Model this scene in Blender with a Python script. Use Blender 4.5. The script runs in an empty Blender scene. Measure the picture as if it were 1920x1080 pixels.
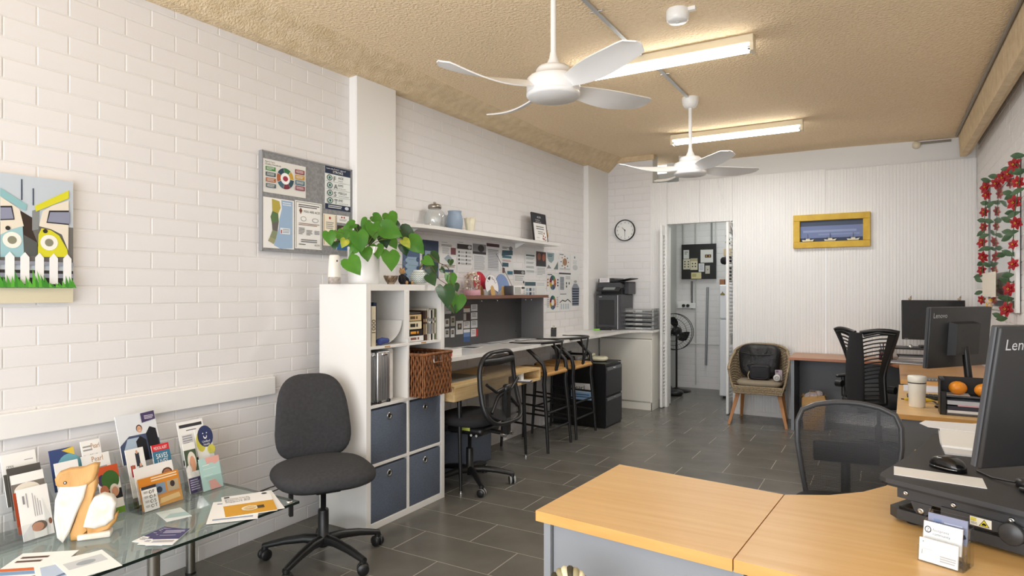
import bpy, math, random
from mathutils import Vector, Matrix
random.seed(7)
S = bpy.context.scene
COL = S.collection
PI = math.pi
# ------------------------------------------------------------------ camera, world, light, exposure
FPX = 1190.0; CH = 1.43; CYP = 545.0; TH = math.atan(695/FPX)
cd = bpy.data.cameras.new('camera'); cam = bpy.data.objects.new('camera', cd); COL.objects.link(cam)
cam.location = (0, 0, CH); cam.rotation_euler = (PI/2, 0, TH)
cd.sensor_width = 36; cd.lens = FPX/1920*36; cd.shift_y = (CYP-540)/1920; cd.clip_start = .05
S.camera = cam
S.view_settings.view_transform = 'Standard'; S.view_settings.look = 'None'
S.view_settings.gamma = 1; S.view_settings.use_curve_mapping = False
S.view_settings.exposure = 0.08
W = bpy.data.worlds.new('sky'); S.world = W; W.use_nodes = True
W.node_tree.nodes['Background'].inputs[0].default_value = (.93, .96, 1, 1)
W.node_tree.nodes['Background'].inputs[1].default_value = 1.5
def area(name, loc, rot, sx, sy, power, col=(1, 1, 1)):
    l = bpy.data.lights.new(name, 'AREA'); l.shape = 'RECTANGLE'; l.size = sx; l.size_y = sy; l.energy = power; l.color = col
    o = bpy.data.objects.new(name, l); COL.objects.link(o); o.location = loc; o.rotation_euler = rot; return o
area('window_daylight', (-1.15, -1.55, 1.45), (PI/2+.36, 0, 0), 3.7, 2.5, 146, (.94, .96, 1))
area('tube_glow', (-1.29, 4.12, 2.86), (0, 0, 0), 1.2, .12, 19, (.97, .985, 1))
area('tube_glow', (-1.24, 6.38, 2.86), (0, 0, 0), 1.2, .12, 19, (.97, .985, 1))
area('kitchen_fill_light', (-1.75, 8.5, 2.75), (0, 0, 0), .8, .8, 9, (.95, 1, .97))  # added unseen overhead fill that brightens the kitchenette; no window there
# ------------------------------------------------------------------ pixel rays used to read real positions off the photograph
R_ = Vector((math.cos(TH), math.sin(TH), 0)); F_ = Vector((-math.sin(TH), math.cos(TH), 0))
def ray(px, py): return R_*((px-960)/FPX)+F_-Vector((0, 0, 1))*((py-CYP)/FPX)
O_ = Vector((0, 0, CH))
def ax(px, py, x): d = ray(px, py); return O_+d*(x/d.x)
def ay(px, py, y): d = ray(px, py); return O_+d*(y/d.y)
def az(px, py, z): d = ray(px, py); return O_+d*((z-CH)/d.z)
def ap(px, py, o, n): d = ray(px, py); return O_+d*((o-O_).dot(n)/d.dot(n))
# ------------------------------------------------------------------ materials
def lin(c): return c/12.92 if c <= .04045 else ((c+.055)/1.055)**2.4
def rgb(h):
    if isinstance(h, str): return tuple(lin(int(h[i:i+2], 16)/255) for i in (0, 2, 4))+(1,)
    return tuple(h)+(1,) if len(h) == 3 else h
MC = {}
def mat(name, col, rough=.5, metal=0, **k):
    if name in MC: return MC[name]
    m = bpy.data.materials.new(name); m.use_nodes = True; MC[name] = m
    nt = m.node_tree; b = nt.nodes['Principled BSDF']; c = rgb(col)
    b.inputs['Base Color'].default_value = c; b.inputs['Roughness'].default_value = rough; b.inputs['Metallic'].default_value = metal
    if 'spec' in k: b.inputs['Specular IOR Level'].default_value = k['spec']
    if 'trans' in k: b.inputs['Transmission Weight'].default_value = k['trans']; b.inputs['IOR'].default_value = k.get('ior', 1.45)
    if 'coat' in k: b.inputs['Coat Weight'].default_value = k['coat']
    if 'emit' in k: b.inputs['Emission Color'].default_value = c; b.inputs['Emission Strength'].default_value = k['emit']
    N = nt.nodes.new; L = nt.links.new
    if 'var' in k or 'bump' in k:
        tc = N('ShaderNodeTexCoord'); mp = N('ShaderNodeMapping'); mp.inputs['Scale'].default_value = k.get('stretch', (1, 1, 1))
        L(tc.outputs['Object'], mp.inputs[0])
    if 'var' in k:
        c2, sc = k['var']; n = N('ShaderNodeTexNoise'); n.inputs['Scale'].default_value = sc; n.inputs['Detail'].default_value = 5
        L(mp.outputs[0], n.inputs['Vector']); cr = N('ShaderNodeValToRGB')
        cr.color_ramp.elements[0].position = .32; cr.color_ramp.elements[1].position = .68
        cr.color_ramp.elements[0].color = c; cr.color_ramp.elements[1].color = rgb(c2)
        L(n.outputs[0], cr.inputs[0]); L(cr.outputs[0], b.inputs['Base Color'])
    if 'bump' in k:
        sc, st, di = k['bump']; n = N('ShaderNodeTexNoise'); n.inputs['Scale'].default_value = sc; n.inputs['Detail'].default_value = 3
        L(mp.outputs[0], n.inputs['Vector']); bp = N('ShaderNodeBump'); bp.inputs['Strength'].default_value = st; bp.inputs['Distance'].default_value = di
        L(n.outputs[0], bp.inputs['Height']); L(bp.outputs[0], b.inputs['Normal'])
    return m
def P(h):            # flat print ink
    return mat('ink_'+h, h, .55, spec=.3)
def glassy(name, col, mixf=.12, rough=.02, haze=None):   # thin clear sheet: mostly transparent, a little gloss
    if name in MC: return MC[name]
    m = bpy.data.materials.new(name); m.use_nodes = True; MC[name] = m; nt = m.node_tree; nt.nodes.clear(); N = nt.nodes.new; L = nt.links.new
    o = N('ShaderNodeOutputMaterial'); t = N('ShaderNodeBsdfTransparent'); t.inputs[0].default_value = rgb(col)
    g = N('ShaderNodeBsdfGlossy'); g.inputs['Roughness'].default_value = rough; fr = N('ShaderNodeFresnel'); fr.inputs[0].default_value = 1.5
    a = N('ShaderNodeMath'); a.operation = 'MULTIPLY_ADD'; a.inputs[1].default_value = .9; a.inputs[2].default_value = mixf*.3
    ge = N('ShaderNodeNewGeometry'); iv = N('ShaderNodeMath'); iv.operation = 'SUBTRACT'; iv.inputs[0].default_value = 1; L(ge.outputs['Backfacing'], iv.inputs[1])
    mu = N('ShaderNodeMath'); mu.operation = 'MULTIPLY'; L(fr.outputs[0], mu.inputs[0]); L(iv.outputs[0], mu.inputs[1])
    if haze:
        df = N('ShaderNodeBsdfDiffuse'); df.inputs[0].default_value = rgb(haze); m2 = N('ShaderNodeMixShader'); m2.inputs[0].default_value = .22; L(t.outputs[0], m2.inputs[1]); L(df.outputs[0], m2.inputs[2]); t = m2
    L(mu.outputs[0], a.inputs[0]); mx = N('ShaderNodeMixShader'); L(a.outputs[0], mx.inputs[0]); L(t.outputs[0], mx.inputs[1]); L(g.outputs[0], mx.inputs[2]); L(mx.outputs[0], o.inputs[0]); return m
def meshmat(name, col, sc, open_, stretch=(1, 1, 1)):    # woven net with see-through holes
    if name in MC: return MC[name]
    m = bpy.data.materials.new(name); m.use_nodes = True; MC[name] = m; nt = m.node_tree; b = nt.nodes['Principled BSDF']; N = nt.nodes.new; L = nt.links.new
    b.inputs['Base Color'].default_value = rgb(col); b.inputs['Roughness'].default_value = .45
    tc = N('ShaderNodeTexCoord'); mp = N('ShaderNodeMapping'); mp.inputs['Scale'].default_value = tuple(sc*s for s in stretch)
    v = N('ShaderNodeTexVoronoi'); v.inputs['Scale'].default_value = 1; v.inputs['Randomness'].default_value = .15
    L(tc.outputs['Object'], mp.inputs[0]); L(mp.outputs[0], v.inputs['Vector'])
    g = N('ShaderNodeMath'); g.operation = 'LESS_THAN'; g.inputs[1].default_value = open_; L(v.outputs['Distance'], g.inputs[0])
    t = N('ShaderNodeBsdfTransparent'); mx = N('ShaderNodeMixShader'); L(g.outputs[0], mx.inputs[0]); L(b.outputs[0], mx.inputs[1]); L(t.outputs[0], mx.inputs[2])
    L(mx.outputs[0], nt.nodes['Material Output'].inputs[0]); return m
def wood(name, c1, c2, sc=3, rough=.35, axis=0, bump=0):
    if name in MC: return MC[name]
    st = [14, 14, 14]; st[axis] = .9
    return mat(name, c1, rough, var=(c2, sc), stretch=tuple(st))
WALL = mat('painted_brick', 'e8e6e7', .55, var=('e4e1e0', 2.5), bump=(60, .12, .002))
MORTAR = mat('painted_mortar', 'e2dfdb', .7, bump=(120, .2, .002))
PAINT = mat('white_paint', 'ecebe9', .45, bump=(40, .05, .001))
CEIL = mat('textured_ceiling', 'fce5c2', .9, var=('f3d8b0', 45), bump=(58, 1, .014))
BEAM = mat('rough_render', 'ecd6b3', .95, var=('dbc39c', 14), bump=(75, 1, .011))
TILE = mat('slate_tile', '615e58', .27, var=('6e6b64', 3.5), bump=(90, .06, .001))
GROUT = mat('grout', 'a39e92', .9)
LAMW = mat('white_laminate', 'eceae6', .22)
LAMC = mat('warm_white_cabinet', 'e8e5dc', .2)
BLK = mat('black_plastic', '1b1b1c', .38)
BLKG = mat('black_gloss', '141415', .15)
BLKF = mat('black_fabric', '262628', .92, bump=(400, .3, .001))
FABC = mat('charcoal_fabric', '3a3a3c', .95, var=('323234', 60), bump=(500, .3, .001))
STEEL = mat('brushed_steel', 'b9b9b6', .28, 1)
CHROME = mat('chrome', 'd8d8d8', .08, 1)
BEECH = wood('beech_laminate', 'e2ba7e', 'd9ad6c', 2.2, .32, 0)
BEECHY = wood('beech_edge', 'd9a55f', 'cf9a55', 2.2, .35, 0)
PINE = wood('pale_oak_veneer', 'e2c795', 'd0ac76', 2.5, .5, 1)
OAKL = wood('oak_legs', 'b9804a', 'a8703c', 3, .5, 2)
WALN = wood('walnut_laminate', '7d5340', '6a4433', 3, .35, 1)
GREYP = mat('grey_panel', '8d9094', .4, bump=(250, .15, .001))
GREYD = mat('dark_grey_panel', '4b4b4c', .5)
GREYM = mat('mid_grey_panel', '75777a', .5)
WHITEP = mat('white_plastic', 'efefed', .3)
CREAM = mat('cream_metal', 'e8dcc0', .4)
DENIM = mat('denim_fabric', '626b7a', .95, var=('525b6a', 90), stretch=(1, 1, 3), bump=(300, .3, .001))
PAPER = mat('paper', 'f0efec', .6)
ALU = mat('aluminium', 'c6c7c8', .3, .9)
ACR = glassy('clear_acrylic', (.97, .98, .98))
GLASS = glassy('table_glass', (.88, .95, .93), .1, .02, 'b9c4c2')
GLEDGE = mat('glass_edge', '16241f', .1)
LEAF = mat('leaf_green', '4f8a26', .4, var=('3b7420', 9))
LEAFD = mat('leaf_dark', '2c5328', .4, var=('234620', 9))
LEAFY = mat('leaf_yellowing', 'c3bf47', .45, var=('7d9c2c', 22))
STEM = mat('stem', '6d7a3c', .6)
# ------------------------------------------------------------------ mesh builder
class M:
    def __init__(s): s.v = []; s.f = []; s.mi = []; s.sm = []; s.mats = []; s.T = Matrix()
    def idx(s, m):
        if m not in s.mats: s.mats.append(m)
        return s.mats.index(m)
    def add(s, vs, fs, m, smooth=False):
        b = len(s.v); T = s.T; s.v += [tuple(T @ Vector(v)) for v in vs]; i = s.idx(m)
        for f in fs: s.f.append(tuple(b+k for k in f)); s.mi.append(i); s.sm.append(smooth)
        return s
    def box(s, a, b, m):
        x0, x1 = sorted((a[0], b[0])); y0, y1 = sorted((a[1], b[1])); z0, z1 = sorted((a[2], b[2]))
        return s.add([(x0, y0, z0), (x1, y0, z0), (x1, y1, z0), (x0, y1, z0), (x0, y0, z1), (x1, y0, z1), (x1, y1, z1), (x0, y1, z1)],
              [(0, 3, 2, 1), (4, 5, 6, 7), (0, 1, 5, 4), (1, 2, 6, 5), (2, 3, 7, 6), (3, 0, 4, 7)], m)
    def bbox(s, a, b, m, r=.004):      # chamfered box
        c = [(a[i]+b[i])/2 for i in range(3)]; h = [abs(b[i]-a[i])/2 for i in range(3)]; r = min(r, min(h)*.9); vs = []; key = {}
        for ax_ in range(3):
            for sg in (-1, 1):
                for s1 in (-1, 1):
                    for s2 in (-1, 1):
                        p = [0, 0, 0]; o1, o2 = (ax_+1) % 3, (ax_+2) % 3
                        p[ax_] = sg*h[ax_]; p[o1] = s1*(h[o1]-r); p[o2] = s2*(h[o2]-r)
                        q = [0, 0, 0]; q[ax_] = sg; q[o1] = s1; q[o2] = s2
                        key[(ax_, tuple(q))] = len(vs); vs.append(tuple(c[i]+p[i] for i in range(3)))
        fs = []
        for ax_ in range(3):
            o1, o2 = (ax_+1) % 3, (ax_+2) % 3
            for sg in (-1, 1):
                q = []
                for s1, s2 in ((-1, -1), (1, -1), (1, 1), (-1, 1)):
                    t = [0, 0, 0]; t[ax_] = sg; t[o1] = s1; t[o2] = s2; q.append(key[(ax_, tuple(t))])
                fs.append(tuple(q if sg > 0 else q[::-1]))
            for s1 in (-1, 1):
                for s2 in (-1, 1):
                    def k2(a_, e):
                        t = [0, 0, 0]; t[ax_] = e; t[o1] = s1; t[o2] = s2; return key[(a_, tuple(t))]
                    q = [k2(o1, -1), k2(o1, 1), k2(o2, 1), k2(o2, -1)]
                    fs.append(tuple(q if s1*s2 < 0 else q[::-1]))
        for sx in (-1, 1):
            for sy in (-1, 1):
                for sz in (-1, 1):
                    t = (sx, sy, sz); q = [key[(0, t)], key[(1, t)], key[(2, t)]]
                    fs.append(tuple(q if sx*sy*sz > 0 else q[::-1]))
        return s.add(vs, fs, m)
    def rbox(s, a, b, m, r=.02, n=3):     # rounded box
        c = [(a[i]+b[i])/2 for i in range(3)]; h = [abs(b[i]-a[i])/2 for i in range(3)]; r = min([r]+[x*.999 for x in h]); vs = []; fs = []
        nu, nv = 4*n+4, 2*n+2; us = []; vsn = []
        for q in range(4):
            for k in range(n+1): us.append((q*PI/2+k*PI/2/n, q))
        for q in range(2):
            for k in range(n+1): vsn.append((-PI/2+q*PI/2+k*PI/2/n, q))
        for ve, q2 in vsn:
            for u, q1 in us:
                sx = 1 if q1 in (0, 3) else -1; sy = 1 if q1 in (0, 1) else -1; sz = 1 if q2 else -1
                vs.append((c[0]+sx*(h[0]-r)+r*math.cos(ve)*math.cos(u), c[1]+sy*(h[1]-r)+r*math.cos(ve)*math.sin(u), c[2]+sz*(h[2]-r)+r*math.sin(ve)))
        K = len(us)
        for j in range(len(vsn)-1):
            for i in range(K): fs.append((j*K+i, j*K+(i+1) % K, (j+1)*K+(i+1) % K, (j+1)*K+i))
        fs.append(tuple(range(K))[::-1]); fs.append(tuple((len(vsn)-1)*K+i for i in range(K)))
        return s.add(vs, fs, m, True)
    def ring(s, rings, m, caps=True, smooth=True, closed=False):
        n = len(rings[0]); vs = [p for r in rings for p in r]; fs = []; L = len(rings)
        for j in range(L if closed else L-1):
            for i in range(n): fs.append((j*n+i, j*n+(i+1) % n, ((j+1) % L)*n+(i+1) % n, ((j+1) % L)*n+i))
        s.add(vs, fs, m, smooth)
        if caps and not closed: s.add(list(rings[0]), [tuple(range(n))[::-1]], m); s.add(list(rings[-1]), [tuple(range(n))], m)
        return s
    def tube(s, pts, r, m, n=8, closed=False, flat=None, caps=True):
        pts = [Vector(p) for p in pts]; L = len(pts); rs = r if isinstance(r, (list, tuple)) else [r]*L; rings = []; up = None
        for i in range(L):
            if closed: t = pts[(i+1) % L]-pts[i-1]
            else: t = pts[min(i+1, L-1)]-pts[max(i-1, 0)]
            t.normalize()
            if up is None:
                a = Vector((0, 0, 1)) if abs(t.z) < .9 else Vector((1, 0, 0)); up = (a-t*a.dot(t)).normalized()
            else: up = (up-t*up.dot(t)).normalized()
            sd = t.cross(up); fl = flat if flat else 1
            rings.append([tuple(pts[i]+(sd*math.cos(q*2*PI/n)*rs[i]+up*math.sin(q*2*PI/n)*rs[i]*fl)) for q in range(n)])
        return s.ring(rings, m, caps, True, closed)
    def cyl(s, p0, p1, r0, m, r1=None, n=16): return s.tube([p0, p1], [r0, r0 if r1 is None else r1], m, n)
    def lathe(s, prof, m, c=(0, 0, 0), n=24, cap=True):
        rings = [[(c[0]+r*math.cos(i*2*PI/n), c[1]+r*math.sin(i*2*PI/n), c[2]+z) for i in range(n)] for r, z in prof]
        s.ring(rings, m, cap, True); return s
    def ell(s, c, r, m, n=12):
        if not isinstance(r, (tuple, list)): r = (r, r, r)
        rings = []
        for j in range(1, n//2+1):
            a = -PI/2+PI*j/(n//2+1); rings.append([(c[0]+r[0]*math.cos(a)*math.cos(i*2*PI/n), c[1]+r[1]*math.cos(a)*math.sin(i*2*PI/n), c[2]+r[2]*math.sin(a)) for i in range(n)])
        vs = [p for q in rings for p in q]; fs = []; L = len(rings)
        for j in range(L-1):
            for i in range(n): fs.append((j*n+i, j*n+(i+1) % n, (j+1)*n+(i+1) % n, (j+1)*n+i))
        b = len(vs); vs += [(c[0], c[1], c[2]-r[2]), (c[0], c[1], c[2]+r[2])]
        for i in range(n): fs.append((b, (i+1) % n, i)); fs.append((b+1, (L-1)*n+i, (L-1)*n+(i+1) % n))
        return s.add(vs, fs, m, True)
    def prism(s, poly, z0, z1, m, m2=None):
        n = len(poly); a = sum(poly[i][0]*poly[(i+1) % n][1]-poly[(i+1) % n][0]*poly[i][1] for i in range(n))
        if a < 0: poly = poly[::-1]
        vs = [(p[0], p[1], z0) for p in poly]+[(p[0], p[1], z1) for p in poly]
        s.add(vs, [tuple(range(n))[::-1], tuple(range(n, 2*n))], m)
        return s.add(vs, [(i, (i+1) % n, n+(i+1) % n, n+i) for i in range(n)], m2 or m)
    def pad(s, outline, th, m, k=8, e1=.4, e2=.8, fn=None):     # cushion of a given outline, thickness along z
        rings = []
        for j in range(k+1):
            a = -PI/2+PI*j/k; sc = max(math.cos(a), 0)**e1; z = math.copysign(abs(math.sin(a))**e2, math.sin(a))*th/2
            sc = max(sc, .02); q = []
            for x, y in outline:
                p = (x*sc, y*sc, z); q.append(tuple(fn(*p)) if fn else p)
            rings.append(q)
        # finer top: add inner rings
        def inner(rg, up):
            c = [sum(p[i] for p in rg)/len(rg) for i in range(3)]; return c
        return s.ring(rings, m)
    def patch(s, g, m, smooth=True, th=0):       # grid of points; optional thickness along local normal
        R = len(g); C = len(g[0]); vs = [tuple(p) for r in g for p in r]; fs = [(j*C+i, j*C+i+1, (j+1)*C+i+1, (j+1)*C+i) for j in range(R-1) for i in range(C-1)]
        if not th: return s.add(vs, fs, m, smooth)
        nm = [Vector((0, 0, 0)) for _ in vs]
        for f in fs:
            a, b_, c, d = [Vector(vs[k]) for k in f]; nn = (c-a).cross(d-b_)
            for k in f: nm[k] += nn
        lo = [tuple(Vector(v)-nm[i].normalized()*th) for i, v in enumerate(vs)]; b = len(vs)
        s.add(vs, fs, m, smooth); s.add(lo, [f[::-1] for f in fs], m, smooth)
        ed = [i for i in range(C)]+[j*C+C-1 for j in range(1, R)]+[(R-1)*C+i for i in range(C-2, -1, -1)]+[j*C for j in range(R-2, 0, -1)]
        n = len(ed); s.add([vs[i] for i in ed]+[lo[i] for i in ed], [(i, n+i, n+(i+1) % n, (i+1) % n) for i in range(n)], m, False)
        return s
    def build(s, name, parent=None, loc=None, rot=None, **props):
        me = bpy.data.meshes.new(name); o0 = Vector(loc) if loc is not None else None
        me.from_pydata(s.v, [], s.f); me.materials.clear()
        for m in s.mats: me.materials.append(m)
        me.polygons.foreach_set('material_index', s.mi); me.polygons.foreach_set('use_smooth', s.sm); me.update()
        o = bpy.data.objects.new(name, me); COL.objects.link(o)
        if parent: o.parent = parent
        if loc is not None: o.location = loc
        if rot is not None: o.rotation_euler = rot if hasattr(rot, '__len__') else (0, 0, rot)
        for k, v in props.items(): o[k] = v
        return o
def rot(o=None, z=0, x=0, y=0, t=(0, 0, 0)): return Matrix.Translation(t) @ Matrix.Rotation(z, 4, 'Z') @ Matrix.Rotation(y, 4, 'Y') @ Matrix.Rotation(x, 4, 'X')
def frame(o, u, v, n):
    m = Matrix.Identity(4); u = Vector(u); v = Vector(v); n = Vector(n)
    for i in range(3): m[i][0] = u[i]; m[i][1] = v[i]; m[i][2] = n[i]; m[i][3] = o[i]
    return m
def tag(o, label, cat, group=None):
    o['label'] = label; o['category'] = cat
    if group: o['group'] = group
    return o
def thing(name, label, cat, loc=(0, 0, 0), rz=0, group=None):
    o = bpy.data.objects.new(name, None); o.empty_display_size = .1; COL.objects.link(o); o.location = loc; o.rotation_euler = (0, 0, rz); return tag(o, label, cat, group)
def copy_tree(o, parent=None):
    c = o.copy(); COL.objects.link(c); c.parent = parent
    for ch in list(o.children): copy_tree(ch, c)
    return c
def struct(o): o['kind'] = 'structure'; return o
# ------------------------------------------------------------------ lettering
TXT = {}
def txt(s):
    if s in TXT: return TXT[s]
    cu = bpy.data.curves.new('t', 'FONT'); cu.body = s; cu.resolution_u = 2; ob = bpy.data.objects.new('t', cu); COL.objects.link(ob)
    dg = bpy.context.evaluated_depsgraph_get(); dg.update(); me = bpy.data.meshes.new_from_object(ob.evaluated_get(dg))
    vs = [(v.co.x, v.co.y) for v in me.vertices]; fs = [tuple(p.vertices) for p in me.polygons]
    bpy.data.objects.remove(ob); bpy.data.curves.remove(cu); bpy.data.meshes.remove(me)
    if not vs: TXT[s] = ([], [], 1, 1); return TXT[s]
    x0 = min(v[0] for v in vs); x1 = max(v[0] for v in vs); vs = [(v[0]-x0, v[1]) for v in vs]
    TXT[s] = (vs, fs, x1-x0, .7); return TXT[s]
def sheet(items, w, h, base='f2f1ee', th=.0015, border=None):
    """flat print: local x right, y up, z out; items in 0..1 of w and h"""
    m = M(); bm = base if not isinstance(base, str) else P(base)
    if th: m.box((0, 0, 0), (w, h, th), bm)
    z = th
    for it in items:
        z += .00025; k = it[0]; inkm = it[-1] if not isinstance(it[-1], str) else P(it[-1])
        if k == 'r': _, a, b, c, d, _c = it; m.add([(a*w, b*h, z), (c*w, b*h, z), (c*w, d*h, z), (a*w, d*h, z)], [(0, 1, 2, 3)], inkm)
        elif k == 'c':
            _, a, b, r, _c = it; n = 20; rx, ry = (r if isinstance(r, tuple) else (r, r*w/h)); m.add([(a*w+rx*w*math.cos(i*2*PI/n), b*h+ry*h*math.sin(i*2*PI/n), z) for i in range(n)], [tuple(range(n))], inkm)
        elif k == 'p': _, ps, _c = it; m.add([(a*w, b*h, z) for a, b in ps], [tuple(range(len(ps)))], inkm)
        elif k == 's': # pie sector: cx,cy,r0,r1,a0,a1 (deg)
            _, a, b, r0, r1, a0, a1, _c = it; n = 6; ps = []
            for i in range(n+1): t = math.radians(a0+(a1-a0)*i/n); ps.append((a*w+r1*w*math.cos(t), b*h+r1*w*math.sin(t), z))
            for i in range(n, -1, -1): t = math.radians(a0+(a1-a0)*i/n); ps.append((a*w+r0*w*math.cos(t), b*h+r0*w*math.sin(t), z))
            m.add(ps, [(i, i+1, 2*n-i, 2*n+1-i) for i in range(n)], inkm)
        elif k == 't': # x,y,height(frac of h),text[,max width frac]
            _, a, b, hh, s, mw, _c = it; vs, fs, tw, thh = txt(s)
            if not fs: continue
            sy = hh*h/.7; sx = sy if not mw else min(sy*1.15, mw*w/tw)
            m.add([(a*w+x*sx, b*h+y*sy, z) for x, y in vs], fs, inkm)
        elif k == 'l': # block of print lines: x0,y_top,x1,n,pitch
            _, a, b, c, n, dy, _c = it
            for i in range(n):
                e = c-(c-a)*random.choice((0, 0, .05, .12, .35 if i == n-1 else 0)); y = b-i*dy
                m.add([(a*w, (y-dy*.45)*h, z), (e*w, (y-dy*.45)*h, z), (e*w, y*h, z), (a*w, y*h, z)], [(0, 1, 2, 3)], inkm)
    return m
def put(name, m, o, u, v, label=None, cat=None, group=None, parent=None):
    u = Vector(u).normalized(); v = Vector(v); v = (v-u*v.dot(u)).normalized(); n = u.cross(v)
    ob = m.build(name, parent); ob.matrix_world = frame(o, u, v, n) if not parent else ob.matrix_world
    if parent: ob.matrix_basis = frame(o, u, v, n)
    if label: tag(ob, label, cat, group)
    return ob
def wallprint(name, px0, py0, px1, py1, x, items, label=None, cat='poster', group=None, base='f2f1ee', th=.0015, parent=None, **k):
    a = ax(px0, py0, x); b = ax(px1, py1, x); w = b.y-a.y; h = a.z-b.z
    return put(name, sheet(items, w, h, base, th), (x, a.y, b.z), (0, 1, 0), (0, 0, 1), label, cat, group, parent)
def wallprinty(name, px0, py0, px1, py1, y, items, label=None, cat='poster', group=None, base='f2f1ee', th=.0015, parent=None):
    a = ay(px0, py0, y); b = ay(px1, py1, y); w = b.x-a.x; h = a.z-b.z
    return put(name, sheet(items, w, h, base, th), (a.x, y, b.z), (1, 0, 0), (0, 0, 1), label, cat, group, parent)
# ================================================================== SETTING
XW = -3.12; XR = .80; YP = 7.69; BP = .2455; BZ = .0855
def ceilz(x, y): return 3.0+.12*max(0, min(1, (-1.6-x)/.7))*max(0, min(1, (y-5.6)/2.0))-.02*max(0, min(1, (x+.4)))*max(0, min(1, (y-4)/3))
m = M(); m.box((-3.3, -1.6, -.12), (1.0, 9.6, -.0012), GROUT); floor = struct(m.build('floor'))
tl = M(); tl.bbox((-.3125, -.1498, -.012), (.3125, .1498, 0), TILE, .0008); tmesh = tl.build('tile', floor)
k = 0
def joint(o, me, parent, loc, name, sx=1, first=[]):
    c = bpy.data.objects.new(name, me); COL.objects.link(c); c.parent = parent; c.location = loc; c.scale.x = sx; return c
r = 0; y = -1.42
while y < 9.5:
    off = -1.718+(.3145 if r % 2 else 0)
    n0 = -4
    for i in range(-4, 6):
        x0 = off+i*.629; x1 = x0+.629; a = max(x0, XW-.02); b = min(x1, XR+.02)
        if b-a < .03: continue
        if k == 0: tmesh.location = ((a+b)/2, y, 0); tmesh.scale.x = (b-a-.0055)/.625
        else: joint(None, tmesh.data, floor, ((a+b)/2, y, 0), 'tile', (b-a-.0055)/.625)
        k += 1
    y += .305; r += 1
def brickwall(parent, origin, U, N, w, h, z0, ph, lim, vis, thick=.02, rows0=0, dp=.0022):
    """bricks laid along U from origin; first the pieces that show, rest joined"""
    U = Vector(U); N = Vector(N); full = M(); full.bbox((-BP/2+.003, -.01, -BZ/2+.003), (BP/2-.003, dp, BZ/2-.003), WALL, .002)
    fm = None; cells = []; r = 0; z = z0
    while z < h-.01:
        x = -((ph+(BP/2 if r % 2 else 0)) % BP)
        while x < w:
            a = max(0, x); b = min(w, x+BP)
            if b-a > .03: cells.append((a, b, z, min(z+BZ, h)))
            x += BP
        z += BZ; r += 1
    cells.sort(key=lambda c: -vis(*c)); rest = M(); ang = math.atan2(U.y, U.x)
    ang = math.atan2(U.y, U.x); side = Vector((-U.y, U.x, 0)).dot(N)
    for i, (a, b, z, z1) in enumerate(cells):
        c = Vector(origin)+U*((a+b)/2); c.z = (z+z1)/2; sx = (b-a-.008)/(BP-.008); sz = (z1-z-.008)/(BZ-.008)
        jit = random.uniform(-.0006, .0008)
        if i < lim:
            if fm is None: o = full.build('brick', parent); fm = o.data
            else: o = bpy.data.objects.new('brick', fm); COL.objects.link(o); o.parent = parent
            o.location = c+N*jit; o.rotation_euler.z = ang; o.scale = (sx, 1 if side > 0 else -1, sz)
        else:
            rest.T = Matrix.Translation(c+N*jit) @ Matrix.Rotation(ang, 4, 'Z'); q = 1 if side > 0 else -1
            rest.box((-(b-a)/2+.004, -.01*q, -(z1-z)/2+.004), ((b-a)/2-.004, (dp+.0015)*q, (z1-z)/2-.004), WALL)
    if rest.v: rest.T = Matrix(); rest.build('far_bricks', parent, kind='stuff')
# left wall, two bays either side of the pillar
ZT = 2.93
m = M(); m.box((-3.3, -1.6, 0), (XW-.002, 3.157, ZT), MORTAR); wl = struct(m.build('wall_left'))
zz = 2.561-29*BZ
brickwall(wl, (XW-.002, -1.6, 0), (0, 1, 0), (1, 0, 0), 3.157+1.6, ZT, zz-BZ, (-(1.318+1.6)) % BP+BP/2*0, 300, lambda a, b, z, z1: (a > 1.12+1.6-.02)*10-abs(a-4)*.1, 0)
m = M(); m.box((-3.3, 3.157, 0), (XW-.002, 7.8, 3.06), MORTAR); wl2 = struct(m.build('wall_left'))
brickwall(wl2, (XW-.002, 3.563, 0), (0, 1, 0), (1, 0, 0), 3.55, 2.99, zz-BZ, .1, 300, lambda a, b, z, z1: z, 0)
m = M(); m.bbox((-3.2, 3.157, 0), (-3.056, 3.563, 2.90), PAINT, .006); struct(m.build('trim_1'))
m = M(); m.bbox((-3.2, 7.06, 0), (-3.06, 7.70, 2.96), PAINT, .006); struct(m.build('trim_2'))
# dado board on the left wall
m = M(); m.bbox((XW-.001, -1.2, .820), (XW+.030, 2.53, .925), PAINT, .005); struct(m.build('trim_3'))
# ceiling
g = []
for j in range(41):
    y = -1.6+j*.25
    g.append([(x, y, ceilz(x, y)) for x in [-3.3+i*.215 for i in range(21)]])
m = M(); m.patch([[(x, y, z) for x, y, z in r[::-1]] for r in g], CEIL, True, 0)
m.patch([[(x, y, z+.1) for x, y, z in r] for r in g], CEIL, False)
struct(m.build('ceiling'))
# rough rendered beam along the left wall
rings = []
for i in range(12):
    y = -1.6+i*(9.36/11); zb = 2.80+.0155*(y+1.6); zc = ceilz(-3, y)
    prof = [(-3.2, zb), (-3.10, zb), (-3.045, zb+.006), (-3.015, zb+.03), (-2.985, zb+.035+(zc-zb)*.15), (-2.90, zc-.03), (-2.84, zc+.02), (-3.2, zc+.02)]
    rings.append([(a, y, z) for a, z in prof])
m = M(); m.ring(rings, BEAM, True, False); struct(m.build('trim_4'))
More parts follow.
